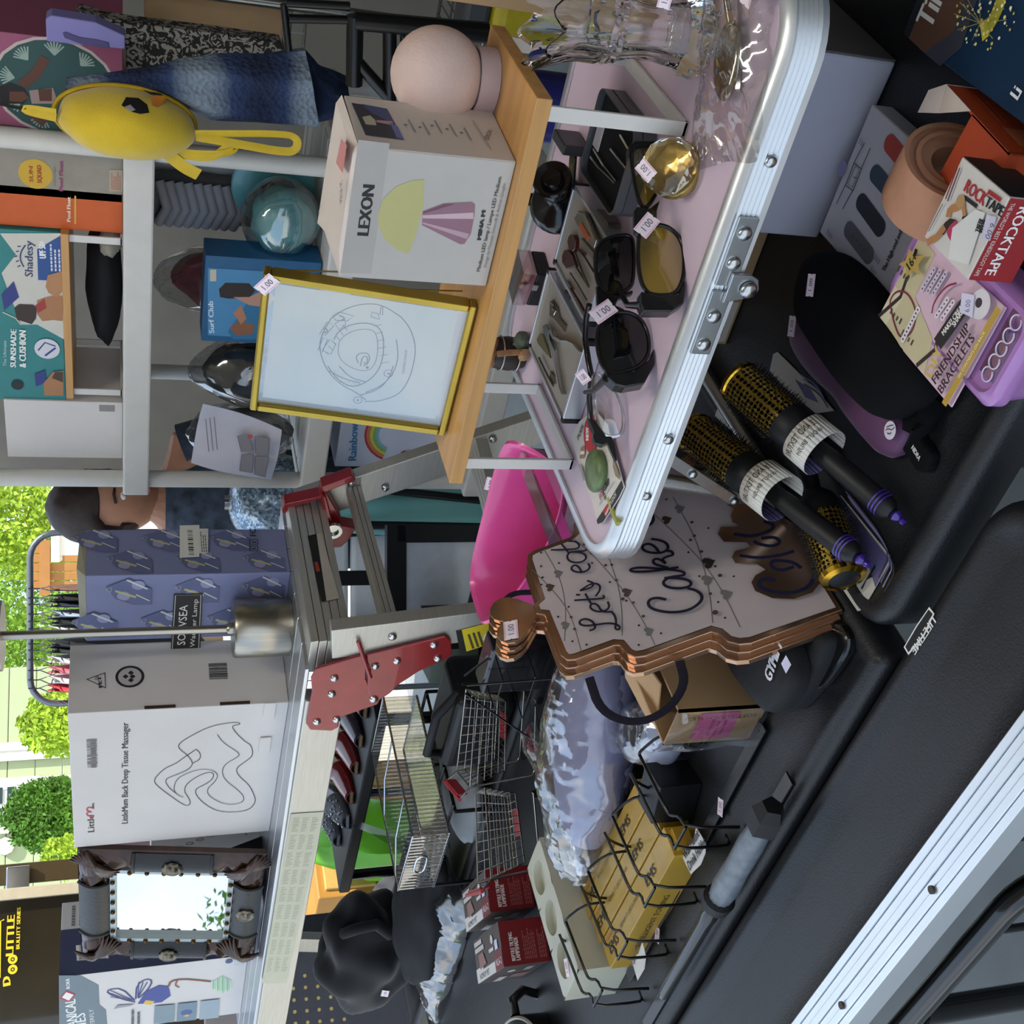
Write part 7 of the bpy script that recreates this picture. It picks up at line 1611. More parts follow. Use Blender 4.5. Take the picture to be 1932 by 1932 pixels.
f.poly([(0, 162), (20, 155), (45, 165), (55, 182), (45, 195), (0, 195)], '#1c1614'); f.poly([(18, 172), (45, 172), (55, 183), (42, 192), (18, 190)], '#5f3a28'); f.line([(0, 195), (35, 203), (58, 205)], .006, '#141110', sm=1); f.done()
# --- surf club box
bluec = mat('surf_blue_card', '#1c5680', .45, var=.06)
t, w_, d_, h_ = ybox('inflatable_toy_box', 'bright blue box with a beach photo standing on the middle shelf', 'box', (382, 643), (540, 492), YS+.03, .07, Z2, bluec, h=onY(384, 560, YS+.03).z-Z2)
f = face(t, w_, d_, h_, 'front'); f.poly([(392, 505), (500, 512), (520, 640), (392, 632)], '#4a86b0'); f.poly([(430, 625), (500, 520), (520, 520), (520, 640), (440, 640)], '#2f6f94')
f.text('Surf Club', (404, 628), (402, 568), (394, 628), '#d6e2ec', bold=.0006)
f.poly([(413, 545), (425, 533), (470, 534), (482, 548), (470, 562), (430, 563), (415, 560)], '#2c201c'); f.poly([(440, 560), (470, 560), (500, 545), (520, 560), (505, 580), (470, 575)], '#b98a74'); f.poly([(433, 618), (450, 605), (480, 612), (478, 630), (445, 632)], '#8a5a40'); f.poly([(440, 590), (455, 575), (465, 600), (455, 612)], '#b07a5c')
f.poly([(396, 508), (408, 508), (408, 530), (396, 530)], '#c2b9a4'); f.done()
# --- bagged goods on the middle shelf
def bagged(name, label, c, r, mcore, seed, filmm=bagf, amp=.012):
    t = thing(name, label, 'bag', c)
    MB().sphere((0, 0, r[2]*.92), (r[0]*.82, r[1]*.82, r[2]*.86), 26, 16, fn=lambda p: 1+.16*N3(p+Vector((seed, 0, 0)), 1.9)).build('contents', mcore, t, smooth=60)
    def fn(u, v):
        a = 2*math.pi*u; b = math.pi*v; return (r[0]*math.sin(b)*math.cos(a), r[1]*math.sin(b)*math.sin(a), r[2]-r[2]*math.cos(b))
    mb = crumple('', '', '', 0, fn, 48, 36, amp=amp, fr=18, seed=seed); mb.v = [(x, y, max(z, .001)) for x, y, z in mb.v]; mb.build('clear_film', filmm, t, smooth=24); return t
x_ = lambda y, Y: onY(470, y, Y).x
bagged('bagged_cable', 'dark charcoal garment in clear film on the middle shelf', (x_(700, YS+.12), YS+.12, Z2), (.075, .07, .115), mat('charcoal_fabric', '#23282a', .8), 1)
bagged('bagged_jewellery', 'grey and amber trinkets in clear film at the end of the middle shelf', (x_(815, YS+.10), YS+.10, Z2), (.062, .07, .115), mat('grey_amber_mix', '#5b5a58', .5, var=1.2, scale=14), 2)
bagged('bagged_plaid', 'pink plaid fabric in clear film behind the blue box', (x_(545, YS+.22), YS+.25, Z2), (.075, .09, .15), mat('crimson_print', '#8a3a44', .6, var=.8, scale=12), 3)
bagged('bagged_teal_plates', 'pale teal plates in clear wrap on the middle shelf', (onY(590, 420, YS+.10).x, YS+.10, Z2), (.082, .07, .075), mat('pale_teal_ceramic', '#6aa3a4', .3), 4, amp=.006)
t = thing('teal_plate_stack', 'stack of pale teal oval dishes standing in the wrap', 'dishes', (onY(590, 395, YS+.10).x, YS+.185, Z2))
for k in range(3): MB().sphere((0, .012*k, .085), (.085-.006*k, .007, .082-.006*k), 28, 16).build('dish', mat('pale_teal_glaze', '#5f9c9f', .25, coat=.3), t, smooth=60)
# --- quilted grey object in tissue
t = thing('wrapped_cushion', 'grey ribbed cushion wrapped in white tissue hanging under the shelf', 'cushion', (onY(430, 400, YS+.2).x, YS+.25, Z2))
for k in range(9): MB().tube([(-.045, -.03, .30-.018*k), (0, -.05, .285-.018*k), (.045, -.03, .30-.018*k)], .010, 8).build('rib', mat('grey_quilt', '#8d8d92', .7), t, smooth=60)
MB().box((0, 0, .16), (.10, .05, .32)).build('core', mat('dark_grey_foam', '#5c5d60', .8), t, bevel=.02, seg=4)
mb = crumple('', '', '', 0, lambda u, v: (-.06+.12*u, .028, .02+.33*v), 16, 30, amp=.014, fr=16, seed=6); mb.build('tissue', ink('#b4b6ba'), t, smooth=40)
# --- rainbow sprinkler box on the low shelf
t, w_, d_, h_ = ybox('sprinkler_box', 'white sprinkler toy box printed with a rainbow', 'box', (640, 880), (700, 705), YS+.03, .12, Z3, ink('#c9cfe0'), h=onY(643, 800, YS+.03).z-Z3)
f = face(t, w_, d_, h_, 'front'); f.text('Rainbow Sprinkler', (672, 868), (680, 715), (656, 868), '#3f7fae', bold=.0012)
for k, c in enumerate(('#b8302e', '#cf7a2c', '#d8c63c', '#7fae4a', '#6fb7c0')):
    r_ = 46-5*k; f.line([(740-r_*math.cos(a)*1.1, 822+r_*math.sin(a)) for a in [-1.2+.24*i for i in range(11)]], .0055, c)
f.disc(*f.uv(765, 858), .014, '#8a2c4c'); f.disc(*f.uv(770, 852), .007, '#b0a4b4')
for (x, y) in ((705, 745), (730, 770), (752, 760), (700, 790)): f.disc(*f.uv(x, y), .006, '#9aa0b4', n=4)
f.done()
# --- printed sheet on the left post
pz = onY(450, 840, YS-.05); t = thing('printed_sheet', 'white printed sheet showing a folding storage cube, hung on the shelf', 'paper', pz)
q = [onY(x, y, YS-.045)-pz for x, y in ((383, 762), (532, 812), (512, 910), (360, 868))]
def sheet(u, v): a = q[0].lerp(q[1], u); b = q[3].lerp(q[2], u); p = a.lerp(b, v); return p+Vector((0, .012*math.sin(u*3+v*4), 0))
mb = MB(); mb.grid(sheet, 14, 12); mb.build('sheet', ink('#c4c3cc'), t, smooth=60)
f = Print(t, Vector((0, -.046+.045-.014, 0)), (1, 0, 0), (0, 0, 1))
for k, (x, y) in enumerate(((388, 790), (396, 788), (404, 786))): f.line([(x, y), (x+6, y+62)], .0018, '#77777e')
for qd in ([(448, 822), (468, 818), (478, 850), (455, 852)], [(456, 858), (478, 856), (476, 892), (452, 888)], [(482, 822), (508, 826), (506, 858), (482, 855)], [(482, 860), (507, 862), (500, 900), (480, 894)]): f.poly(qd, '#8b878a'); f.line(qd, .0012, '#5b585c', closed=True)
f.disc(*f.uv(472, 823), .006, '#b8605a'); f.done()
# --- yellow plush bag hanging on the right post
plush = mat('yellow_plush', '#d0b125', .95, sheen=.5, var=.10, scale=14, bump=.3, bscale=400)
YP = YS-.10
c = onY(238, 232, YP); t = thing('plush_bag', 'round yellow plush bag with winking face hanging by yellow ribbons', 'bag', c)
up_ = (onY(105, 215, YP)-onY(375, 250, YP)).normalized(); sd_ = Vector((up_.z, 0, -up_.x)); hh = (onY(105, 215, YP)-onY(372, 250, YP)).length/2; ww = (onY(240, 168, YP)-onY(240, 292, YP)).length/2
Mp = Matrix((sd_, Vector((0, 1, 0)), up_)).transposed().to_4x4()
MB().sphere((0, 0, 0), (ww, .06, hh), 40, 26, M=Mp, fn=lambda p: (1+.04*N3(p, 1.8))*(1-.05*max(0, p.z)**2)).build('plush_body', plush, t, smooth=70)
MB().tube([Mp @ Vector((ww*math.sin(a)*1.01, .012, hh*math.cos(a)*1.01)) for a in [2*math.pi*i/40 for i in range(40)]], .004, 6, closed=True).build('zip_seam', mat('yellow_zip', '#b8960f', .6), t, smooth=60)
def on_plush(x, y):
    p = onY(x, y, YP-.05)-c; q = Mp.inverted() @ p; k = 1-(q.x/ww)**2-(q.z/hh)**2; q.y = -.06*math.sqrt(max(.02, k))-.001; return q
def patch(nm, pts, m):
    q = [on_plush(*p) for p in pts]; ce = sum(q, Vector())/len(q); ce.y -= .003
    n = len(q); MB().add([Mp @ p for p in q]+[Mp @ ce], [(i, (i+1) % n, n) for i in range(n)]).build(nm, m, t, smooth=60)
patch('eye', [(229, 205), (238, 197), (262, 200), (278, 208), (282, 218), (265, 218), (248, 214)], mat('black_felt', '#0c0b0a', .8)); patch('eye_shine', [(235, 207), (246, 205), (256, 212), (246, 214)], ink('#8f8f8a'))
patch('cheek', [(285, 203), (296, 199), (314, 204), (312, 213), (298, 214), (287, 210)], mat('orange_felt', '#b8701f', .9)); patch('eye', [(268, 188), (285, 193), (306, 196), (308, 200), (285, 198)], mat('black_felt', '#0c0b0a', .8))
rib = mat('yellow_ribbon', '#c9a80f', .5)
def ribbon(pts, r=(.0008, .007)): MB().tube([onY(x, y, YP-.02)-c for x, y in chaikin([(a, b, 0) for a, b in pts], 2) and [(v.x, v.y) for v in chaikin([(a, b, 0) for a, b in pts], 2)]], [r]*len(chaikin([(a, b, 0) for a, b in pts], 2)), 6, flat=(.3, .9, 0)).build('ribbon', rib, t, smooth=50)
ribbon([(106, 212), (50, 203), (46, 208), (106, 222)]); ribbon([(368, 252), (400, 252), (540, 252), (562, 262), (560, 282), (540, 288), (450, 272), (370, 258)]); ribbon([(308, 280), (340, 288), (420, 292), (448, 280), (430, 276), (400, 300), (330, 290)]); ribbon([(312, 286), (345, 315), (375, 330)], (.0008, .012))
# --- blue crochet garment
def hang(parent, nm, L_, R_, Y, d, m, nu=24, nv=40, ph=0):
    def at(pts, k):
        i = k*(len(pts)-1); j = min(int(i), len(pts)-2); return Vector(pts[j]).lerp(Vector(pts[j+1]), i-j)
    def fn(u, v):
        a = at(L_, v); b = at(R_, v); an = 2*math.pi*u; m_ = (a+b)/2; h_ = (b-a)/2; p = m_+h_*math.cos(an)
        w3 = onY(p.x, p.y, Y); fold = .012*math.sin(an*5+v*4+ph)*v
        return (w3.x, w3.y+d*math.sin(an)*(.3+.7*v)+fold, w3.z)
    mb = MB(); mb.grid(lambda u, v: Vector(fn(u, v))-WM[parent.name].translation, nu, nv); return mb.build(nm, m, parent, smooth=60, weld=True)
def knit(name, c1, c2, c3):
    m = bpy.data.materials.new(name); m.use_nodes = True; n = m.node_tree; b = n.nodes['Principled BSDF']; t_ = n.nodes.new('ShaderNodeTexCoord'); wv_ = n.nodes.new('ShaderNodeTexWave'); r_ = n.nodes.new('ShaderNodeValToRGB')
    wv_.bands_direction = 'Z'; wv_.inputs['Scale'].default_value = 1.9; wv_.inputs['Distortion'].default_value = 3; wv_.inputs['Phase Offset'].default_value = 2.2
    n.links.new(t_.outputs['Object'], wv_.inputs['Vector']); n.links.new(wv_.outputs['Fac'], r_.inputs['Fac']); n.links.new(r_.outputs['Color'], b.inputs['Base Color'])
    e = r_.color_ramp.elements; e[0].color = (*lin(c1), 1); e[1].color = (*lin(c3), 1); e.new(.55).color = (*lin(c2), 1)
    v = n.nodes.new('ShaderNodeTexVoronoi'); v.inputs['Scale'].default_value = 120; bp = n.nodes.new('ShaderNodeBump'); bp.inputs['Strength'].default_value = .9; bp.inputs['Distance'].default_value = .004
    n.links.new(t_.outputs['Object'], v.inputs['Vector']); n.links.new(v.outputs['Distance'], bp.inputs['Height']); n.links.new(bp.outputs['Normal'], b.inputs['Normal']); b.inputs['Roughness'].default_value = .95; return m
c = onY(400, 165, YS-.06); t = thing('crochet_garment', 'blue and grey crochet garment hanging beside the plush bag', 'garment', c)
hang(t, 'knit_body', [(123, 170, 0), (200, 172, 0), (300, 172, 0), (340, 195, 0), (400, 226, 0), (500, 232, 0), (600, 235, 0)], [(125, 148, 0), (200, 140, 0), (300, 125, 0), (340, 112, 0), (420, 101, 0), (500, 100, 0), (575, 92, 0)], YS-.06, .05, knit('blue_crochet', '#14203c', '#27395c', '#76838f'), 30, 50)
hang(t, 'knit_hem', [(585, 232, 0), (630, 225, 0), (650, 205, 0)], [(575, 92, 0), (600, 120, 0), (655, 150, 0)], YS-.04, .04, mat('navy_crochet', '#17233c', .95, var=.4, scale=60), 20, 14, 1.5)
# --- to the right: damask board, lilac kneeler, kraft carton, wire shelving, black folding frame
def slab(name, label, cat, pix, Y, th, m, par=None, part='panel'):
    p = [onY(x, y, Y) for x, y in pix]; o = sum(p, Vector())/len(p); t = par or thing(name, label, cat, o); oo = WM[t.name].translation; n = len(p)
    MB().add([v-oo for v in p]+[v-oo+Vector((0, th, 0)) for v in p], [tuple(range(n)), tuple(range(2*n-1, n-1, -1))]+[(i, n+i, n+(i+1) % n, (i+1) % n) for i in range(n)]).build(part, m, t, weld=True, bevel=.002); return t
def damask():
    m = bpy.data.materials.new('damask_print'); m.use_nodes = True; n = m.node_tree; b = n.nodes['Principled BSDF']; t_ = n.nodes.new('ShaderNodeTexCoord'); z = n.nodes.new('ShaderNodeTexNoise'); z.inputs['Scale'].default_value = 55; z.inputs['Detail'].default_value = 1; z.inputs['Distortion'].default_value = 2.5
    r_ = n.nodes.new('ShaderNodeValToRGB'); r_.color_ramp.elements[0].position = .49; r_.color_ramp.elements[1].position = .53; r_.color_ramp.elements[0].color = (*lin('#14120f'), 1); r_.color_ramp.elements[1].color = (*lin('#8f8a80'), 1)
    n.links.new(t_.outputs['Object'], z.inputs['Vector']); n.links.new(z.outputs['Fac'], r_.inputs['Fac']); n.links.new(r_.outputs['Color'], b.inputs['Base Color']); b.inputs['Roughness'].default_value = .8; return m
YD = YS+.10
slab('ironing_board', 'ironing board in black and white damask cover standing on end', 'board', [(142, 30), (150, 22), (200, 36), (280, 48), (400, 62), (530, 80), (540, 110), (535, 135), (400, 132), (238, 130), (238, 92), (210, 60)], YD, .04, damask())
lp_ = mat('lilac_foam', '#7f7ab0', .7, var=.04)
t = slab('foam_kneeler', 'lilac foam kneeling pad with a carry slot', 'pad', [(86, 36), (96, 29), (180, 42), (236, 68), (236, 93), (150, 85), (88, 78)], YS-.02, .035, lp_)
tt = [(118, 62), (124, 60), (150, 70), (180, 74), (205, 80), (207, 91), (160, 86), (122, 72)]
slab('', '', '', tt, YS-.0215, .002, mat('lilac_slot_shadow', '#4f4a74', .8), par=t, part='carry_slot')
t, w_, d_, h_ = ybox('kraft_carton', 'plain kraft carton on the wire shelving by the wall', 'box', (265, 62), (505, -120), 2.40, .3, 1.136, kraft, h=.262)
t = thing('wire_shelving', 'chrome wire shelving unit against the garage wall', 'shelf', (-.30, 2.55, 0))
cw = mat('chrome_wire_shelf', '#8d8d88', .25, 1)
for x in (-.45, .45):
    for y in (-.2, .2): MB().cyl((x, y, 0), (x, y, 1.7), .011, n=12).build('post', cw, t, smooth=50)
for z in (.3, .74, 1.13, 1.62):
    mb = MB()
    for y in (-.2, .2): mb.tube([(-.6, y, z), (.6, y, z)], .004, 6); mb.tube([(-.6, y, z-.03), (.6, y, z-.03)], .003, 6)
    for i in range(49): x = -.6+1.2*i/48; mb.tube([(x, -.2, z-.03), (x, -.2, z)], .0025, 4); mb.tube([(x, -.2, z), (x, .2, z)], .002, 4)
    o = mb.build('wire_tier', cw, t); o['kind'] = 'stuff'
blkst = mat('black_tube_steel', '#0b0b0c', .3)
t = thing('folding_cart', 'black steel folding cart frame behind the globe lamp', 'cart', onz(950, 80, 0) if False else Vector((-.62, 1.72, 0)))
co = WM[t.name].translation; YK = 1.62
def kbar(p, q, r): MB().tube([onY(*p, YK)-co, onY(*q, YK)-co], r, 8).build('frame_tube', blkst, t, smooth=50)
for p, q, r in (((670, 30), (668, 160), .012), ((668, 40), (920, 62), .014), ((668, 110), (735, 185), .009), ((735, 40), (735, 190), .010), ((540, 5), (660, 12), .006), ((545, 35), (665, 38), .006), ((760, 45), (760, 130), .004), ((535, 8), (545, 95), .005)): kbar(p, q, r)
for x in (-.16, .2): MB().tube([(x, -.05, 0), (x, -.06, 1.12)], .010, 8).build('upright', blkst, t, smooth=50)
MB().box((.02, .02, .66), (.42, .26, .02)).build('cart_deck', mat('dark_cart_board', '#171719', .6), t, bevel=.003)
t = thing('supplement_tub', 'blue and white supplement tub on the folding cart', 'tub', (-.665, 1.76, .671))
MB().lathe([(0, 0), (.055, 0), (.055, .16), (.05, .17), (.0, .17)], 28).build('tub', mat('blue_label_tub', '#22287c', .3, var=.3, scale=9), t, smooth=40); MB().lathe([(.052, .168), (.054, .2), (.0, .2)], 28).build('lid', mat('teal_grey_lid', '#5c8a90', .4), t, smooth=40)
f = Print(t, (-.05, -.056, 0), (1, 0, 0), (0, 0, 1)); f.text('Optim', (.01, .07), (.09, .07), .02, '#c9ccd8', px=False, bold=.001); f.done()
t = thing('yellow_sack', 'yellow and black sack standing on the folding cart', 'bag', (-.52, 1.79, .671)); MB().box((0, 0, .12), (.13, .09, .24)).build('sack', mat('yellow_sack_plastic', '#a89a1c', .4, var=.1), t, bevel=.02, seg=3); MB().box((.0, .0, .262), (.11, .07, .04)).build('folded_top', mat('charcoal_flap', '#3a3c40', .6), t, bevel=.008)
t = thing('red_bin', 'red plastic bin on the kraft carton', 'bin', (-.70, 2.56, 1.3995)); MB().box((0, 0, .035), (.22, .24, .07)).build('bin_body', mat('red_bin_plastic', '#7c1820', .4), t, bevel=.01); MB().box((0, 0, .077), (.24, .26, .014)).build('bin_lid', mat('red_bin_lid', '#8a1c24', .4), t, bevel=.005)
# --- shelf clutter: silver parcel, striped tin, water bottle pack
t = thing('bow_bundle', 'bunch of silver gift bows beside the blue box', 'gift bows', (x_(640, YS+.12), YS+.2, Z2))
for k in range(9): a = k*.7; MB().sphere((.03*math.cos(a), .03*math.sin(a), .06+.022*(k % 5)), (.022, .016, .012), 10, 6).build('bow_loop', chrome, t, smooth=50)
MB().box((0, 0, .025), (.09, .08, .05)).build('bow_card', ink('#7a2c30'), t)
# ================================================================== outside the garage
def at(x, y, dist): return CAM+ray(x, y)*dist       # dist along the view axis
lawn = mat('lawn', '#55702c', .95, var=.3, scale=3)
def facing(p):                                       # rotation about Z that turns -y towards the camera
    v = Vector((CAM.x-p.x, CAM.y-p.y, 0)).normalized(); return math.atan2(v.x, -v.y)
# --- neighbour's house
c = at(60, 1560, 13.5); c.z = 0; rz = facing(c)
hs = thing('house', 'pale green clapboard house across the drive with white trim', 'house', c, rz)
sid = mat('pale_green_siding', '#a9b48c', .8, var=.05, scale=2); wtr = mat('white_trim', '#d9dad2', .6)
for k in range(14): MB().box((-.85, .02, .15+.3*k), (5.4, .1, .294), M=Matrix.Rotation(0, 4, 'X')).build('clapboard', sid, hs, bevel=.01)
def hx(x, y): p = hs_i @ onpl(x, y, c, (hs_m @ Vector((0, -1, 0))-c)); return p
hs_m = WM[hs.name]; hs_i = hs_m.inverted()
def hrect(p, q): a = hx(*p); b = hx(*q); return min(a.x, b.x), max(a.x, b.x), min(a.z, b.z), max(a.z, b.z)
x0, x1, z0, z1 = hrect((-40, 1485), (60, 1555)); win = MB().box(((x0+x1)/2, -.06, (z0+z1)/2), (x1-x0+.16, .06, z1-z0+.16)).build('window', wtr, hs)
nx, nz = 2, 4
for i in range(nx):
    for j in range(nz): MB().box((x0+(x1-x0)*(i+.5)/nx, -.095, z0+(z1-z0)*(j+.5)/nz), ((x1-x0)/nx-.05, .02, (z1-z0)/nz-.05)).build('pane', mat('dark_window_glass', '#2c3a38', .08), win)
x0, x1, z0, z1 = hrect((0, 1585), (22, 1607)); MB().cyl(((x0+x1)/2, -.04, (z0+z1)/2), ((x0+x1)/2, -.10, (z0+z1)/2), .10, n=8).build('octagon_vent', wtr, hs)
x0, x1, z0, z1 = hrect((-60, 1615), (95, 1650)); d = MB().box(((x0+x1)/2, -.05, 1.05), (x1-x0, .08, 2.1)).build('door', mat('dark_door', '#3a3034', .4), hs)
for yy in (1425, 1478, 1410): a = hx(40, yy); MB().box((a.x, -.07, 2.0), (.12, .06, 4.0)).build('corner_trim', wtr, hs)
# --- foliage
leafs = {}
def leafmat(n, c): return mat('leaf_'+n, c, .6, var=.35, scale=3)
def crown(parent, nm, c, r, n, m, size, seed, squash=1):
    R = random.Random(seed); mb = MB()
    for _ in range(n):
        while True:
            p = Vector((R.uniform(-1, 1), R.uniform(-1, 1), R.uniform(-1, 1)))
            if .35 < p.length < 1: break
        k = 1+.25*N3(p+Vector((seed, 0, 0)), 2.2); q = Vector((p.x*r[0]*k, p.y*r[1]*k, p.z*r[2]*k))+Vector(c)
        a = Vector((R.gauss(0, 1), R.gauss(0, 1), R.gauss(0, 1))).normalized(); b = a.orthogonal().normalized(); s = size*R.uniform(.6, 1.3)
        mb.add([q-a*s, q+b*s*.45, q+a*s, q-b*s*.45], [(0, 1, 2, 3)])
    o = mb.build(nm, m, parent); o['kind'] = 'stuff'; return o
def tree(name, label, px, dist, r, h, n, m, size, seed, cat='tree', trunk=True):
    p = at(*px, dist); t = thing(name, label, cat, (p.x, p.y, 0)); crown(t, 'foliage', (0, 0, p.z), r, n, m, size, seed)
    MB().cyl((0, 0, 0), (0, 0, max(.1, p.z-r[2]*.3)), .09 if trunk else .03, .05 if trunk else .02, 8).build('trunk', mat('bark', '#4a3a2a', .9), t, smooth=50); return t
lg = leafmat('bright', '#9dbb30'); dg = leafmat('deep', '#4d7a1c'); mg = leafmat('mid', '#79a02a')
tree('leafy_tree', 'bright backlit leafy tree beside the white wall', (30, 985), 11.4, (.58, .5, .85), 2, 7000, lg, .036, 1)
tree('leafy_tree', 'bright leafy tree hanging over the clothes rack', (40, 1140), 14.4, (.98, .7, 1.15), 2, 9000, mg, .036, 2)
tree('leafy_tree', 'small leafy tree near the green house corner', (20, 1225), 16.6, (.6, .6, 1.3), 2, 5000, lg, .034, 3)
tree('clipped_hedge', 'dense clipped green hedge in front of the house', (95, 1535), 12.0, (.36, .4, .46), 1, 9000, dg, .028, 4, 'hedge', False)
tree('wild_shrub', 'yellow green wild shrub below the clothes rack', (115, 1365), 10, (.28, .3, .34), 1, 3000, lg, .03, 5, 'shrub', False)
tree('low_shrub', 'small bright shrub at the foot of the house', (118, 1618), 11, (.22, .2, .2), 1, 1500, lg, .026, 6, 'shrub', False)
p_ = Vector((-9.6, -2.4, 0)); t = thing('leafy_tree', 'leafy tree reflected in the ornate mirror', 'tree', p_); crown(t, 'foliage', (0, 0, .95), (1.4, 1.4, 1.0), 7000, dg, .05, 11); MB().cyl((0, 0, 0), (0, 0, 1.6), .12, .08, 8).build('trunk', mat('bark', '#4a3a2a', .9), t, smooth=50)
# --- white sunlit wall and wooden fence
c = at(120, 985, 9.0); t = thing('white_shed', 'low white shed wall glaring in the sun', 'shed', (c.x, c.y+.4, 0), facing(c))
MB().box((0, 0, .95), (1.05, .4, 1.9)).build('shed_wall', mat('white_stucco', '#f2efe6', .8, var=.02), t); MB().box((0, 0, 1.93), (1.15, .5, .06)).build('shed_cap', wtr, t)
c = at(45, 1072, 10.5); t = thing('wooden_fence', 'tan wooden fence with slanted rail among the trees', 'fence', (c.x, c.y, 0), facing(c)); fw = mat('cedar_board', '#b07a42', .7, var=.12, scale=5)
for k in range(5): MB().box((-.16+.082*k, 0, 1.1), (.074, .03, 2.2)).build('fence_board', fw, t, bevel=.004)
MB().box((0, -.04, 2.1), (.5, .04, .09), M=Matrix.Rotation(-.0, 4, 'Y')).build('fence_rail', fw, t); MB().box((0, -.04, 1.6), (.44, .04, .09)).build('fence_rail', fw, t)
# --- clothes rack
c1 = at(57, 1005, 4.6); c2 = at(57, 1330, 4.6); zt_ = (c1.z+c2.z)/2; t = thing('clothes_rack', 'grey tube clothes rack with rounded corners on the drive', 'rack', ((c1.x+c2.x)/2, (c1.y+c2.y)/2, 0)); o = WM[t.name].translation
pipe = mat('grey_pipe', '#70757c', .35, .6); d = (c2-c1); d.z = 0; L_ = d.length; d.normalize()
a = Vector((c1.x, c1.y, 0))-o; b = Vector((c2.x, c2.y, 0))-o
pts = [a+Vector((0, 0, .02)), a+Vector((0, 0, zt_-.1))]+[a+d*(.1-.1*math.cos(k*math.pi/12))+Vector((0, 0, zt_-.1+.1*math.sin(k*math.pi/12))) for k in range(1, 7)]+[b-d*.1+d*.1*math.sin(k*math.pi/12)+Vector((0, 0, zt_-.1+.1*math.cos(k*math.pi/12))) for k in range(0, 7)]+[b+Vector((0, 0, zt_-.12)), b+Vector((0, 0, .02))]
MB().tube(pts, .013, 10).build('rack_tube', pipe, t, smooth=60)
for q in (a, b): MB().box(q+Vector((0, 0, .015)), (.06, .5, .03)).build('rack_foot', pipe, t, bevel=.004)
cols = [('brown and white striped', '#6a4a3c', 1110), ('black', '#16171a', 1128), ('dark navy', '#1f2430', 1140), ('pale grey', '#9aa4b0', 1158), ('black', '#141518', 1172), ('white', '#d8d8d4', 1186), ('black', '#17181a', 1214), ('charcoal', '#26262b', 1226), ('white', '#e4e2dc', 1244), ('pink striped', '#c46a74', 1264), ('white', '#e6e6e2', 1282), ('red and white', '#c03a44', 1298)]
for k, (nm, cc, y) in enumerate(cols):
    p = at(78, y, 4.6); g = thing('hanging_top', nm+' top on a hanger on the clothes rack, '+['by the wall end', 'second along', 'third along', 'fourth along', 'by the lamp pole', 'behind the pole', 'past the pole', 'beside the charcoal one', 'mid rack', 'beside the white ones', 'near the end', 'at the shrub end'][k], 'garment', (p.x, p.y, 0), math.atan2(d.y, d.x)+math.pi/2, group='clothes on the drive rack')
    z0 = zt_-.085
    MB().tube([(0, 0, zt_+.006), (.012, 0, zt_-.03), (0, 0, zt_-.035), (-.15, 0, z0), (.15, 0, z0), (0, 0, zt_-.035)], .0025, 6).build('hanger', wire, g)
    mb = MB(); R = random.Random(k)
    def gar(u, v):
        an = 2*math.pi*u; w_ = .17*(1-.0*v)*(1 if v > .1 else .55+4.5*v); return (w_*math.cos(an), .010*math.sin(an)+.004*math.sin(an*4+k)*v, z0+.03-.60*v-.06*abs(math.cos(an))*(1-v))
    mb.grid(gar, 22, 14); mb.build('cloth', mat('garment_%d' % k, cc, .9, var=.35 if k in (0, 9, 11) else .1, scale=20), g, smooth=60)
# --- cargo trailer with yellow lettering
c = at(70, 1830, 5.2); t = thing('cargo_trailer', 'dark glossy cargo trailer side with yellow lettering', 'trailer', (c.x, c.y, 0), facing(c)); M_ = WM[t.name]; Mi = M_.inverted()
tm = mat('dark_trailer_skin', '#2a2418', .12, .3, var=.4, scale=2, coat=.8)
nrm = (M_.to_3x3() @ Vector((0, -1, 0))); pl0 = M_ @ Vector((0, 0, 0))
def tx(x, y): return Mi @ onpl(x, y, pl0, nrm)
xr = tx(50, 1690).x; xl = -1.6
MB().box(((xl+xr)/2, 1.0, 1.30), (xr-xl, 2.0, 1.9)).build('body', tm, t, bevel=.01); MB().box((xr+.012, -.02, 1.3), (.05, .06, 1.95)).build('corner_trim', mat('cream_trim', '#c2b496', .4, .3), t, bevel=.004)
MB().box((xr+.10, .02, 1.3), (.09, .05, 1.9)).build('door_edge', mat('bronze_door_edge', '#54452c', .3, .5), t, bevel=.004); hz_ = tx(35, 1655).z; MB().box((xr+.06, -.03, hz_), (.14, .03, .10)).build('hinge', chrome, t, bevel=.006)
for x in (xl+.6, xr-.5): MB().lathe([(0, -.1), (.3, -.1), (.33, -.05), (.33, .05), (.3, .1), (0, .1)], 28, M=Matrix.Translation((x, .3, .33)) @ Matrix.Rotation(math.pi/2, 4, 'X')).build('wheel', blkm, t, smooth=40)
MB().box(((xl+xr)/2, 1.0, .34), (xr-xl-.2, 1.4, .12)).build('chassis', blkm, t)
f = Print(t, (0, 0, 0), (1, 0, 0), (0, 0, 1), lift=.002, name='side_lettering'); yl_ = '#d8b81c'
f.text('LITTLE', (25, 1802), (28, 1727), (10, 1802), yl_, bold=.003); f.text('BULLITT SERIES', (37, 1790), (39, 1712), (30, 1790), yl_, bold=.0012); f.text('D', (20, 1857), (19, 1842), (5, 1857), yl_, bold=.004)
for y in (1829, 1810): f.disc(*f.uv(24, y), .020, yl_); f.disc(*f.uv(24, y), .009, '#2a2418'); f.disc(*f.uv(24, y), .004, yl_)
f.line([(0, 1845), (1, 1738), (8, 1735)], .006, yl_); f.done()
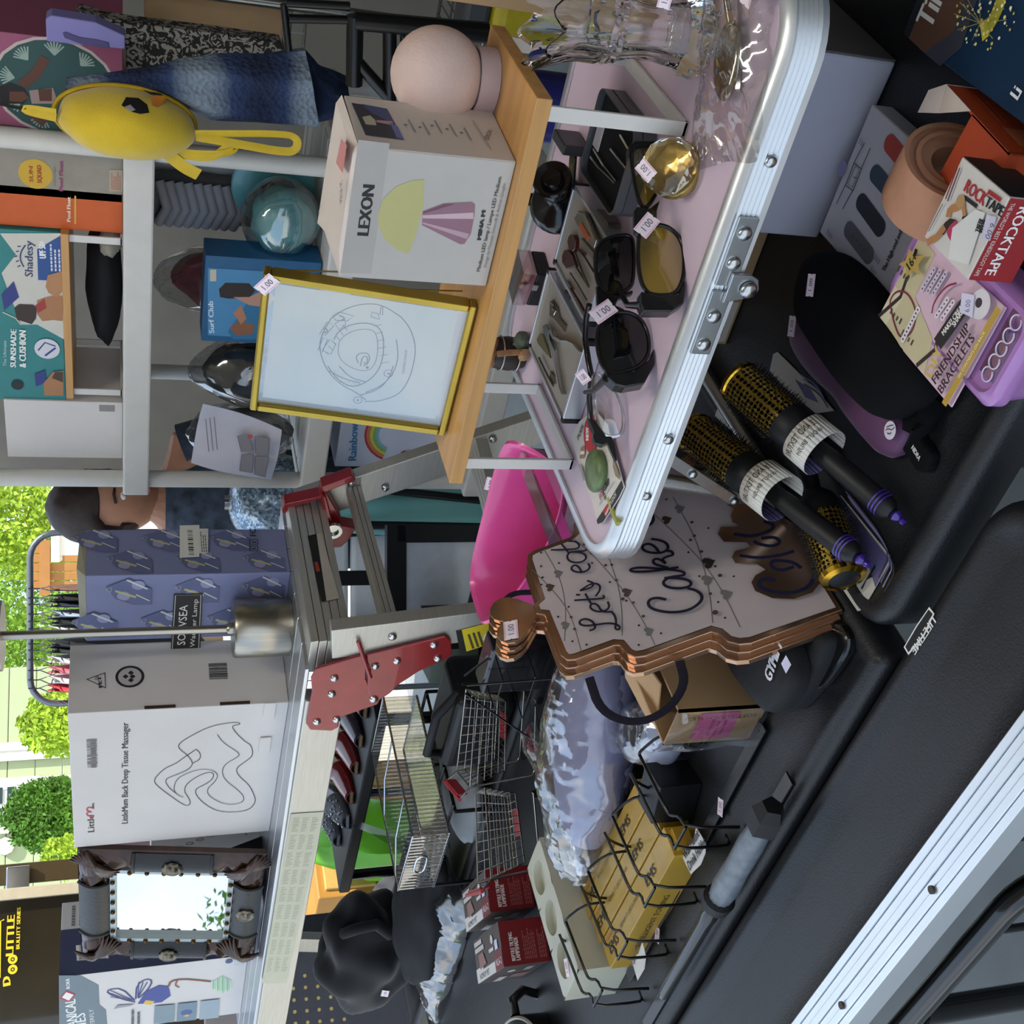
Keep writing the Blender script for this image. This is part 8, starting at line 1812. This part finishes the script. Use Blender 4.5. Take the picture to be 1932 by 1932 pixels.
# --- things seen under the ladder on the sunlit drive
woodm = mat('honey_pine', '#b5823e', .5, var=.12, scale=6)
c = onz(760, 1640, 0); c = at(690, 1690, 4.6); t = thing('pine_dresser', 'honey pine dresser with pull handles standing on the drive', 'dresser', (c.x-.15, c.y+.3, 0), facing(c)+.5)
MB().box((0, 0, .36), (.62, .4, .72)).build('carcass', woodm, t, bevel=.006)
for k in range(3):
    dr = MB().box((0, -.205, .13+.23*k), (.56, .02, .20)).build('drawer', mat('pale_pine', '#c9a05c', .5, var=.1), t, bevel=.004); MB().tube([(-.08, -.235, .13+.23*k), (.08, -.235, .13+.23*k)], .012, 8).build('handle', chrome, dr, smooth=50)
t = thing('pine_plank', 'loose pine plank leaning against the dresser', 'plank', (c.x+.3, c.y+.1, 0)); MB().hexa([(-.05, 0, 0), (.0, 0, 0), (0, .03, 0), (-.05, .03, 0)], [(.25, .12, 1.0), (.30, .12, 1.0), (.30, .15, 1.0), (.25, .15, 1.0)]).build('plank', woodm, t)
c = at(640, 1745, 3.9); t = thing('grey_post', 'dark grey square steel post beside the black fleece', 'post', (c.x, c.y, 0), facing(c)); MB().box((0, 0, .62), (.085, .06, 1.24)).build('post_tube', mat('dark_grey_steel', '#3a3b3e', .4, .4), t, bevel=.005); MB().box((0, 0, .01), (.2, .2, .02)).build('post_base', mat('dark_grey_steel', '#3a3b3e', .4, .4), t)
c = at(600, 1890, 3.7); t = thing('perforated_bench', 'grey perforated steel panel with rows of round holes painted sunlit cream', 'panel', (c.x, c.y, 0), facing(c)+0.0); gp_ = mat('grey_panel', '#5a585c', .5)
MB().box((-.04, 0, .60), (.40, .02, 1.2)).build('panel', gp_, t, bevel=.004); M_ = WM[t.name]; Mi = M_.inverted(); nrm = (M_.to_3x3() @ Vector((0, -1, 0)))
f = Print(t, (0, -.01, 0), (1, 0, 0), (0, 0, 1), name='holes')  # cream discs stand for holes, sunlight seen through them put into the colour
for i in range(5):
    for j in range(6): f.disc(*f.uv(552+23*i-1.6*j+3*j, 1843+22*j-2*i), .0055, '#e8c87c'); f.l -= .00006
f.done()
# lime bag, potted grass
c = at(660, 1590, 4.5); t = thing('lime_bag', 'lime green translucent plastic bag on the drive', 'bag', (c.x, c.y, .0)); MB().sphere((0, 0, .38), (.17, .15, .36), 26, 16, fn=lambda p: 1+.2*N3(p, 2.4)).build('bag_skin', mat('lime_plastic', '#5fa822', .3, var=.2, scale=6), t, smooth=30)
c = at(700, 1668, 3.75); t = thing('hang_tag_garment', 'pale grey garment with white swing tag', 'garment', (c.x, c.y, 0)); MB().sphere((0, 0, .33), (.09, .08, .33), 22, 14, fn=lambda p: 1+.15*N3(p, 2)).build('cloth', ink('#9b948c'), t, smooth=60); MB().box((0, -.085, .5), (.05, .003, .11)).build('swing_tag', ink('#e6e2da'), t)
# --- white ribbed roller door, teal folding chairs, black stand, behind the ladder
t = thing('ribbed_panel', 'white ribbed plastic roller panel standing behind the ladder', 'panel', (-2.12, 2.16, 0), math.radians(41)); wr_ = mat('white_roller_plastic', '#eef2f8', .35, var=.03)
for k in range(8):
    MB().box((0, 0, .065+.125*k), (.30, .03, .118)).build('rib_board', wr_, t, bevel=.012, seg=3)
teal = mat('teal_canvas', '#86c6c0', .75, var=.08, scale=4)
for k, (x, y, h_, a) in enumerate(((-1.83, 2.14, .98, -.10), (-1.90, 2.20, .95, .10), (-1.97, 2.26, .92, .0))):
    t = thing('teal_camp_chair', 'folded teal canvas camp chair with black poles, '+('next to the shelf post', 'in the middle', 'next to the ribbed panel')[k], 'chair', (x, y, 0), math.radians(35), group='folded teal camp chairs')
    mb = MB(); mb.grid(lambda u, v: ((u-.5)*.12*(1-.4*abs(2*v-1)**2)+.02*math.sin(v*4+k), .015*math.sin(u*5+v*3), .06+(h_-.06)*v), 8, 20); mb.build('canvas', teal, t, smooth=60, solid=.006)
    for e in (-1, 1): MB().tube([(e*.055, -.02, 0), (e*.03+a*.3, -.03, h_*.5), (e*.05, -.02, h_+.02)], .011, 8).build('pole', blkst, t, smooth=60)
t = thing('tripod_stand', 'black metal stand with three-lobed clamp knob behind the ladder', 'stand', (-1.93, 1.98, 0), math.radians(41)); MB().box((0, 0, .5), (.035, .025, 1.0)).build('stand_bar', bf, t, bevel=.003); MB().box((.0, 0, .016), (.16, .05, .03)).build('stand_foot', bf, t, bevel=.003)
MB().lathe([(0, 0), (.012, 0), (.014, .012), (.026, .014), (.026, .03), (0, .032)], 12, M=Matrix.Translation((.0, -.015, .80)) @ Matrix.Rotation(math.pi/2, 4, 'X'), wob=lambda a, z: 1+(.25*math.cos(3*a) if z > .013 else 0)).build('clamp_knob', blkm, t, smooth=40)
# --- woman behind the lamp box
hd = at(212, 948, 3.2)
t = thing('person', 'woman with short brown hair looking down at a glittery ball', 'person', (hd.x, hd.y, 0), facing(hd))
H = hd.z
skin = mat('skin', '#b98466', .5, var=.06); 
me = bpy.data.meshes.new('body'); V = []; E_ = []; Rr = []
def jv(p, r, par=None):
    V.append(p); Rr.append(r)
    if par is not None: E_.append((par, len(V)-1))
    return len(V)-1
hip = jv((0, .02, H*.60), (.15, .11)); wst = jv((0, .01, H*.72), (.125, .095), hip); chs = jv((0, 0, H*.84), (.155, .10), wst); nck = jv((0, -.01, H*.915), (.055, .055), chs); hdj = jv((0, -.02, H*.955), (.05, .055), nck)
for s in (-1, 1):
    shd = jv((s*.165, 0, H*.865), (.06, .06), chs); elb = jv((s*.21, -.06, H*.70), (.042, .042), shd); wr = jv((s*.10, -.27, H*.725), (.028, .028), elb); hn = jv((s*.085, -.32, H*.735), (.03, .018), wr)
    for k in range(4): f1 = jv((s*(.075-.012*k), -.355, H*.745-.018*k+.02), (.009, .009), hn); jv((s*(.05-.012*k), -.375, H*.745-.02*k+.02), (.008, .008), f1)
    th_ = jv((s*.06, -.325, H*.765), (.010, .010), hn); jv((s*.04, -.345, H*.775), (.009, .009), th_)
    kn = jv((s*.10, 0, H*.30), (.065, .065), hip); an = jv((s*.10, .02, .07), (.042, .042), kn); jv((s*.10, -.12, .035), (.04, .03), an)
me.from_pydata(V, E_, []); ob = bpy.data.objects.new('body', me); COL.objects.link(ob); ob.parent = t
sk = ob.modifiers.new('skin', 'SKIN')
for i, r_ in enumerate(Rr): me.skin_vertices[0].data[i].radius = r_
me.skin_vertices[0].data[0].use_root = True
ob.modifiers.new('sub', 'SUBSURF').levels = 2; ob.modifiers['sub'].render_levels = 2; me.materials.append(skin)
Mh = Matrix.Translation((0, -.03, H)) @ Matrix.Rotation(math.radians(26), 4, 'X') @ Matrix.Rotation(math.radians(30), 4, 'Z') @ Matrix.Scale(1.12, 4)
def hfn(p): 
    k = 1.0
    if p.y < -.5 and -.25 < p.z < .1 and abs(p.x) < .22: k += .10*(1-abs(p.x)/.22)*(1-abs(p.z+.12)/.25)   # nose
    if p.y < -.3 and p.z < -.6: k += .06                                                            # chin
    if p.y < -.6 and .05 < p.z < .25 and .2 < abs(p.x) < .5: k -= .03                                # eye sockets
    return k
MB().sphere((0, 0, 0), (.075, .095, .118), 36, 26, M=Mh, fn=hfn).build('head', skin, t, smooth=70)
for s in (-1, 1):
    MB().sphere((s*.028, -.083, .014), (.012, .008, .007), 12, 8, M=Mh).build('eye', ink('#e8e4de'), t, smooth=60); MB().sphere((s*.028, -.090, .013), .0055, 8, 6, M=Mh).build('iris', ink('#2a1c14'), t, smooth=60)
    MB().sphere((s*.075, .01, -.005), (.010, .022, .03), 12, 8, M=Mh).build('ear', skin, t, smooth=60); MB().tube([Mh @ Vector((s*.012, -.088, .034)), Mh @ Vector((s*.03, -.088, .04)), Mh @ Vector((s*.046, -.076, .034))], .0035, 6).build('eyebrow', mat('brown_hair', '#2e1f16', .6, var=.4, scale=60), t)
MB().sphere((0, -.092, -.052), (.024, .008, .006), 14, 8, M=Mh).build('mouth', mat('lip', '#9a4f48', .5), t, smooth=60)
mb = MB(); mb.sphere((0, .018, .028), (.090, .105, .122), 40, 26, M=Mh, fn=lambda p: (1+.03*N3(p, 4)) if not (p.y < -.45 and p.z < .30) else .72); mb.build('hair', mat('brown_hair', '#2e1f16', .6, var=.4, scale=60), t, smooth=60)
navy = mat('navy_patterned_top', '#3c4654', .85, var=.6, scale=26)
def top(u, v):
    a = 2*math.pi*u; z = H*.905-(H*.905-H*.57)*v; rx = .095+.085*min(1, v*3.2) if v < .32 else .18-.03*math.sin(math.pi*(v-.32)/.68); ry = .07+.055*min(1, v*3.2); return (rx*math.cos(a), .005+ry*math.sin(a), z)
mb = MB(); mb.grid(top, 32, 22); mb.build('top', navy, t, smooth=60, solid=.006)
for s in (-1, 1):
    MB().tube([(s*.15, 0, H*.87), (s*.195, -.02, H*.79), (s*.215, -.06, H*.705)], [.072, .064, .058], 14).build('sleeve', navy, t, smooth=60)
    MB().tube([(s*.09, .02, H*.60), (s*.10, 0, H*.30), (s*.10, .02, .08)], [.105, .082, .062], 16).build('trouser_leg', mat('dark_denim', '#1d2430', .85), t, smooth=60); MB().sphere((s*.10, -.05, .035), (.048, .12, .036), 16, 10).build('shoe', blkm, t, smooth=60)
ballp = WM[t.name] @ Vector((0, -.37, H*.725))
def glit():
    m = bpy.data.materials.new('glitter'); m.use_nodes = True; n = m.node_tree; b = n.nodes['Principled BSDF']; tc_ = n.nodes.new('ShaderNodeTexCoord'); v = n.nodes.new('ShaderNodeTexVoronoi'); v.inputs['Scale'].default_value = 160; r_ = n.nodes.new('ShaderNodeValToRGB'); n.links.new(tc_.outputs['Object'], v.inputs['Vector']); n.links.new(v.outputs['Color'], r_.inputs['Fac'])
    e = r_.color_ramp.elements; e[0].color = (*lin('#2f4456'), 1); e[1].color = (*lin('#cfe0ea'), 1); e.new(.5).color = (*lin('#7c93a8'), 1); n.links.new(r_.outputs['Color'], b.inputs['Base Color']); b.inputs['Metallic'].default_value = .5; b.inputs['Roughness'].default_value = .25; return m
t = thing('glitter_ball', 'silver blue glitter ball held by the woman', 'ball', ballp)
MB().sphere((0, 0, 0), .125, 40, 26).build('ball_skin', glit(), t, smooth=80); MB().lathe([(.02, .122), (.02, .134), (.0, .134)], 14).build('cap', chrome, t, smooth=40)
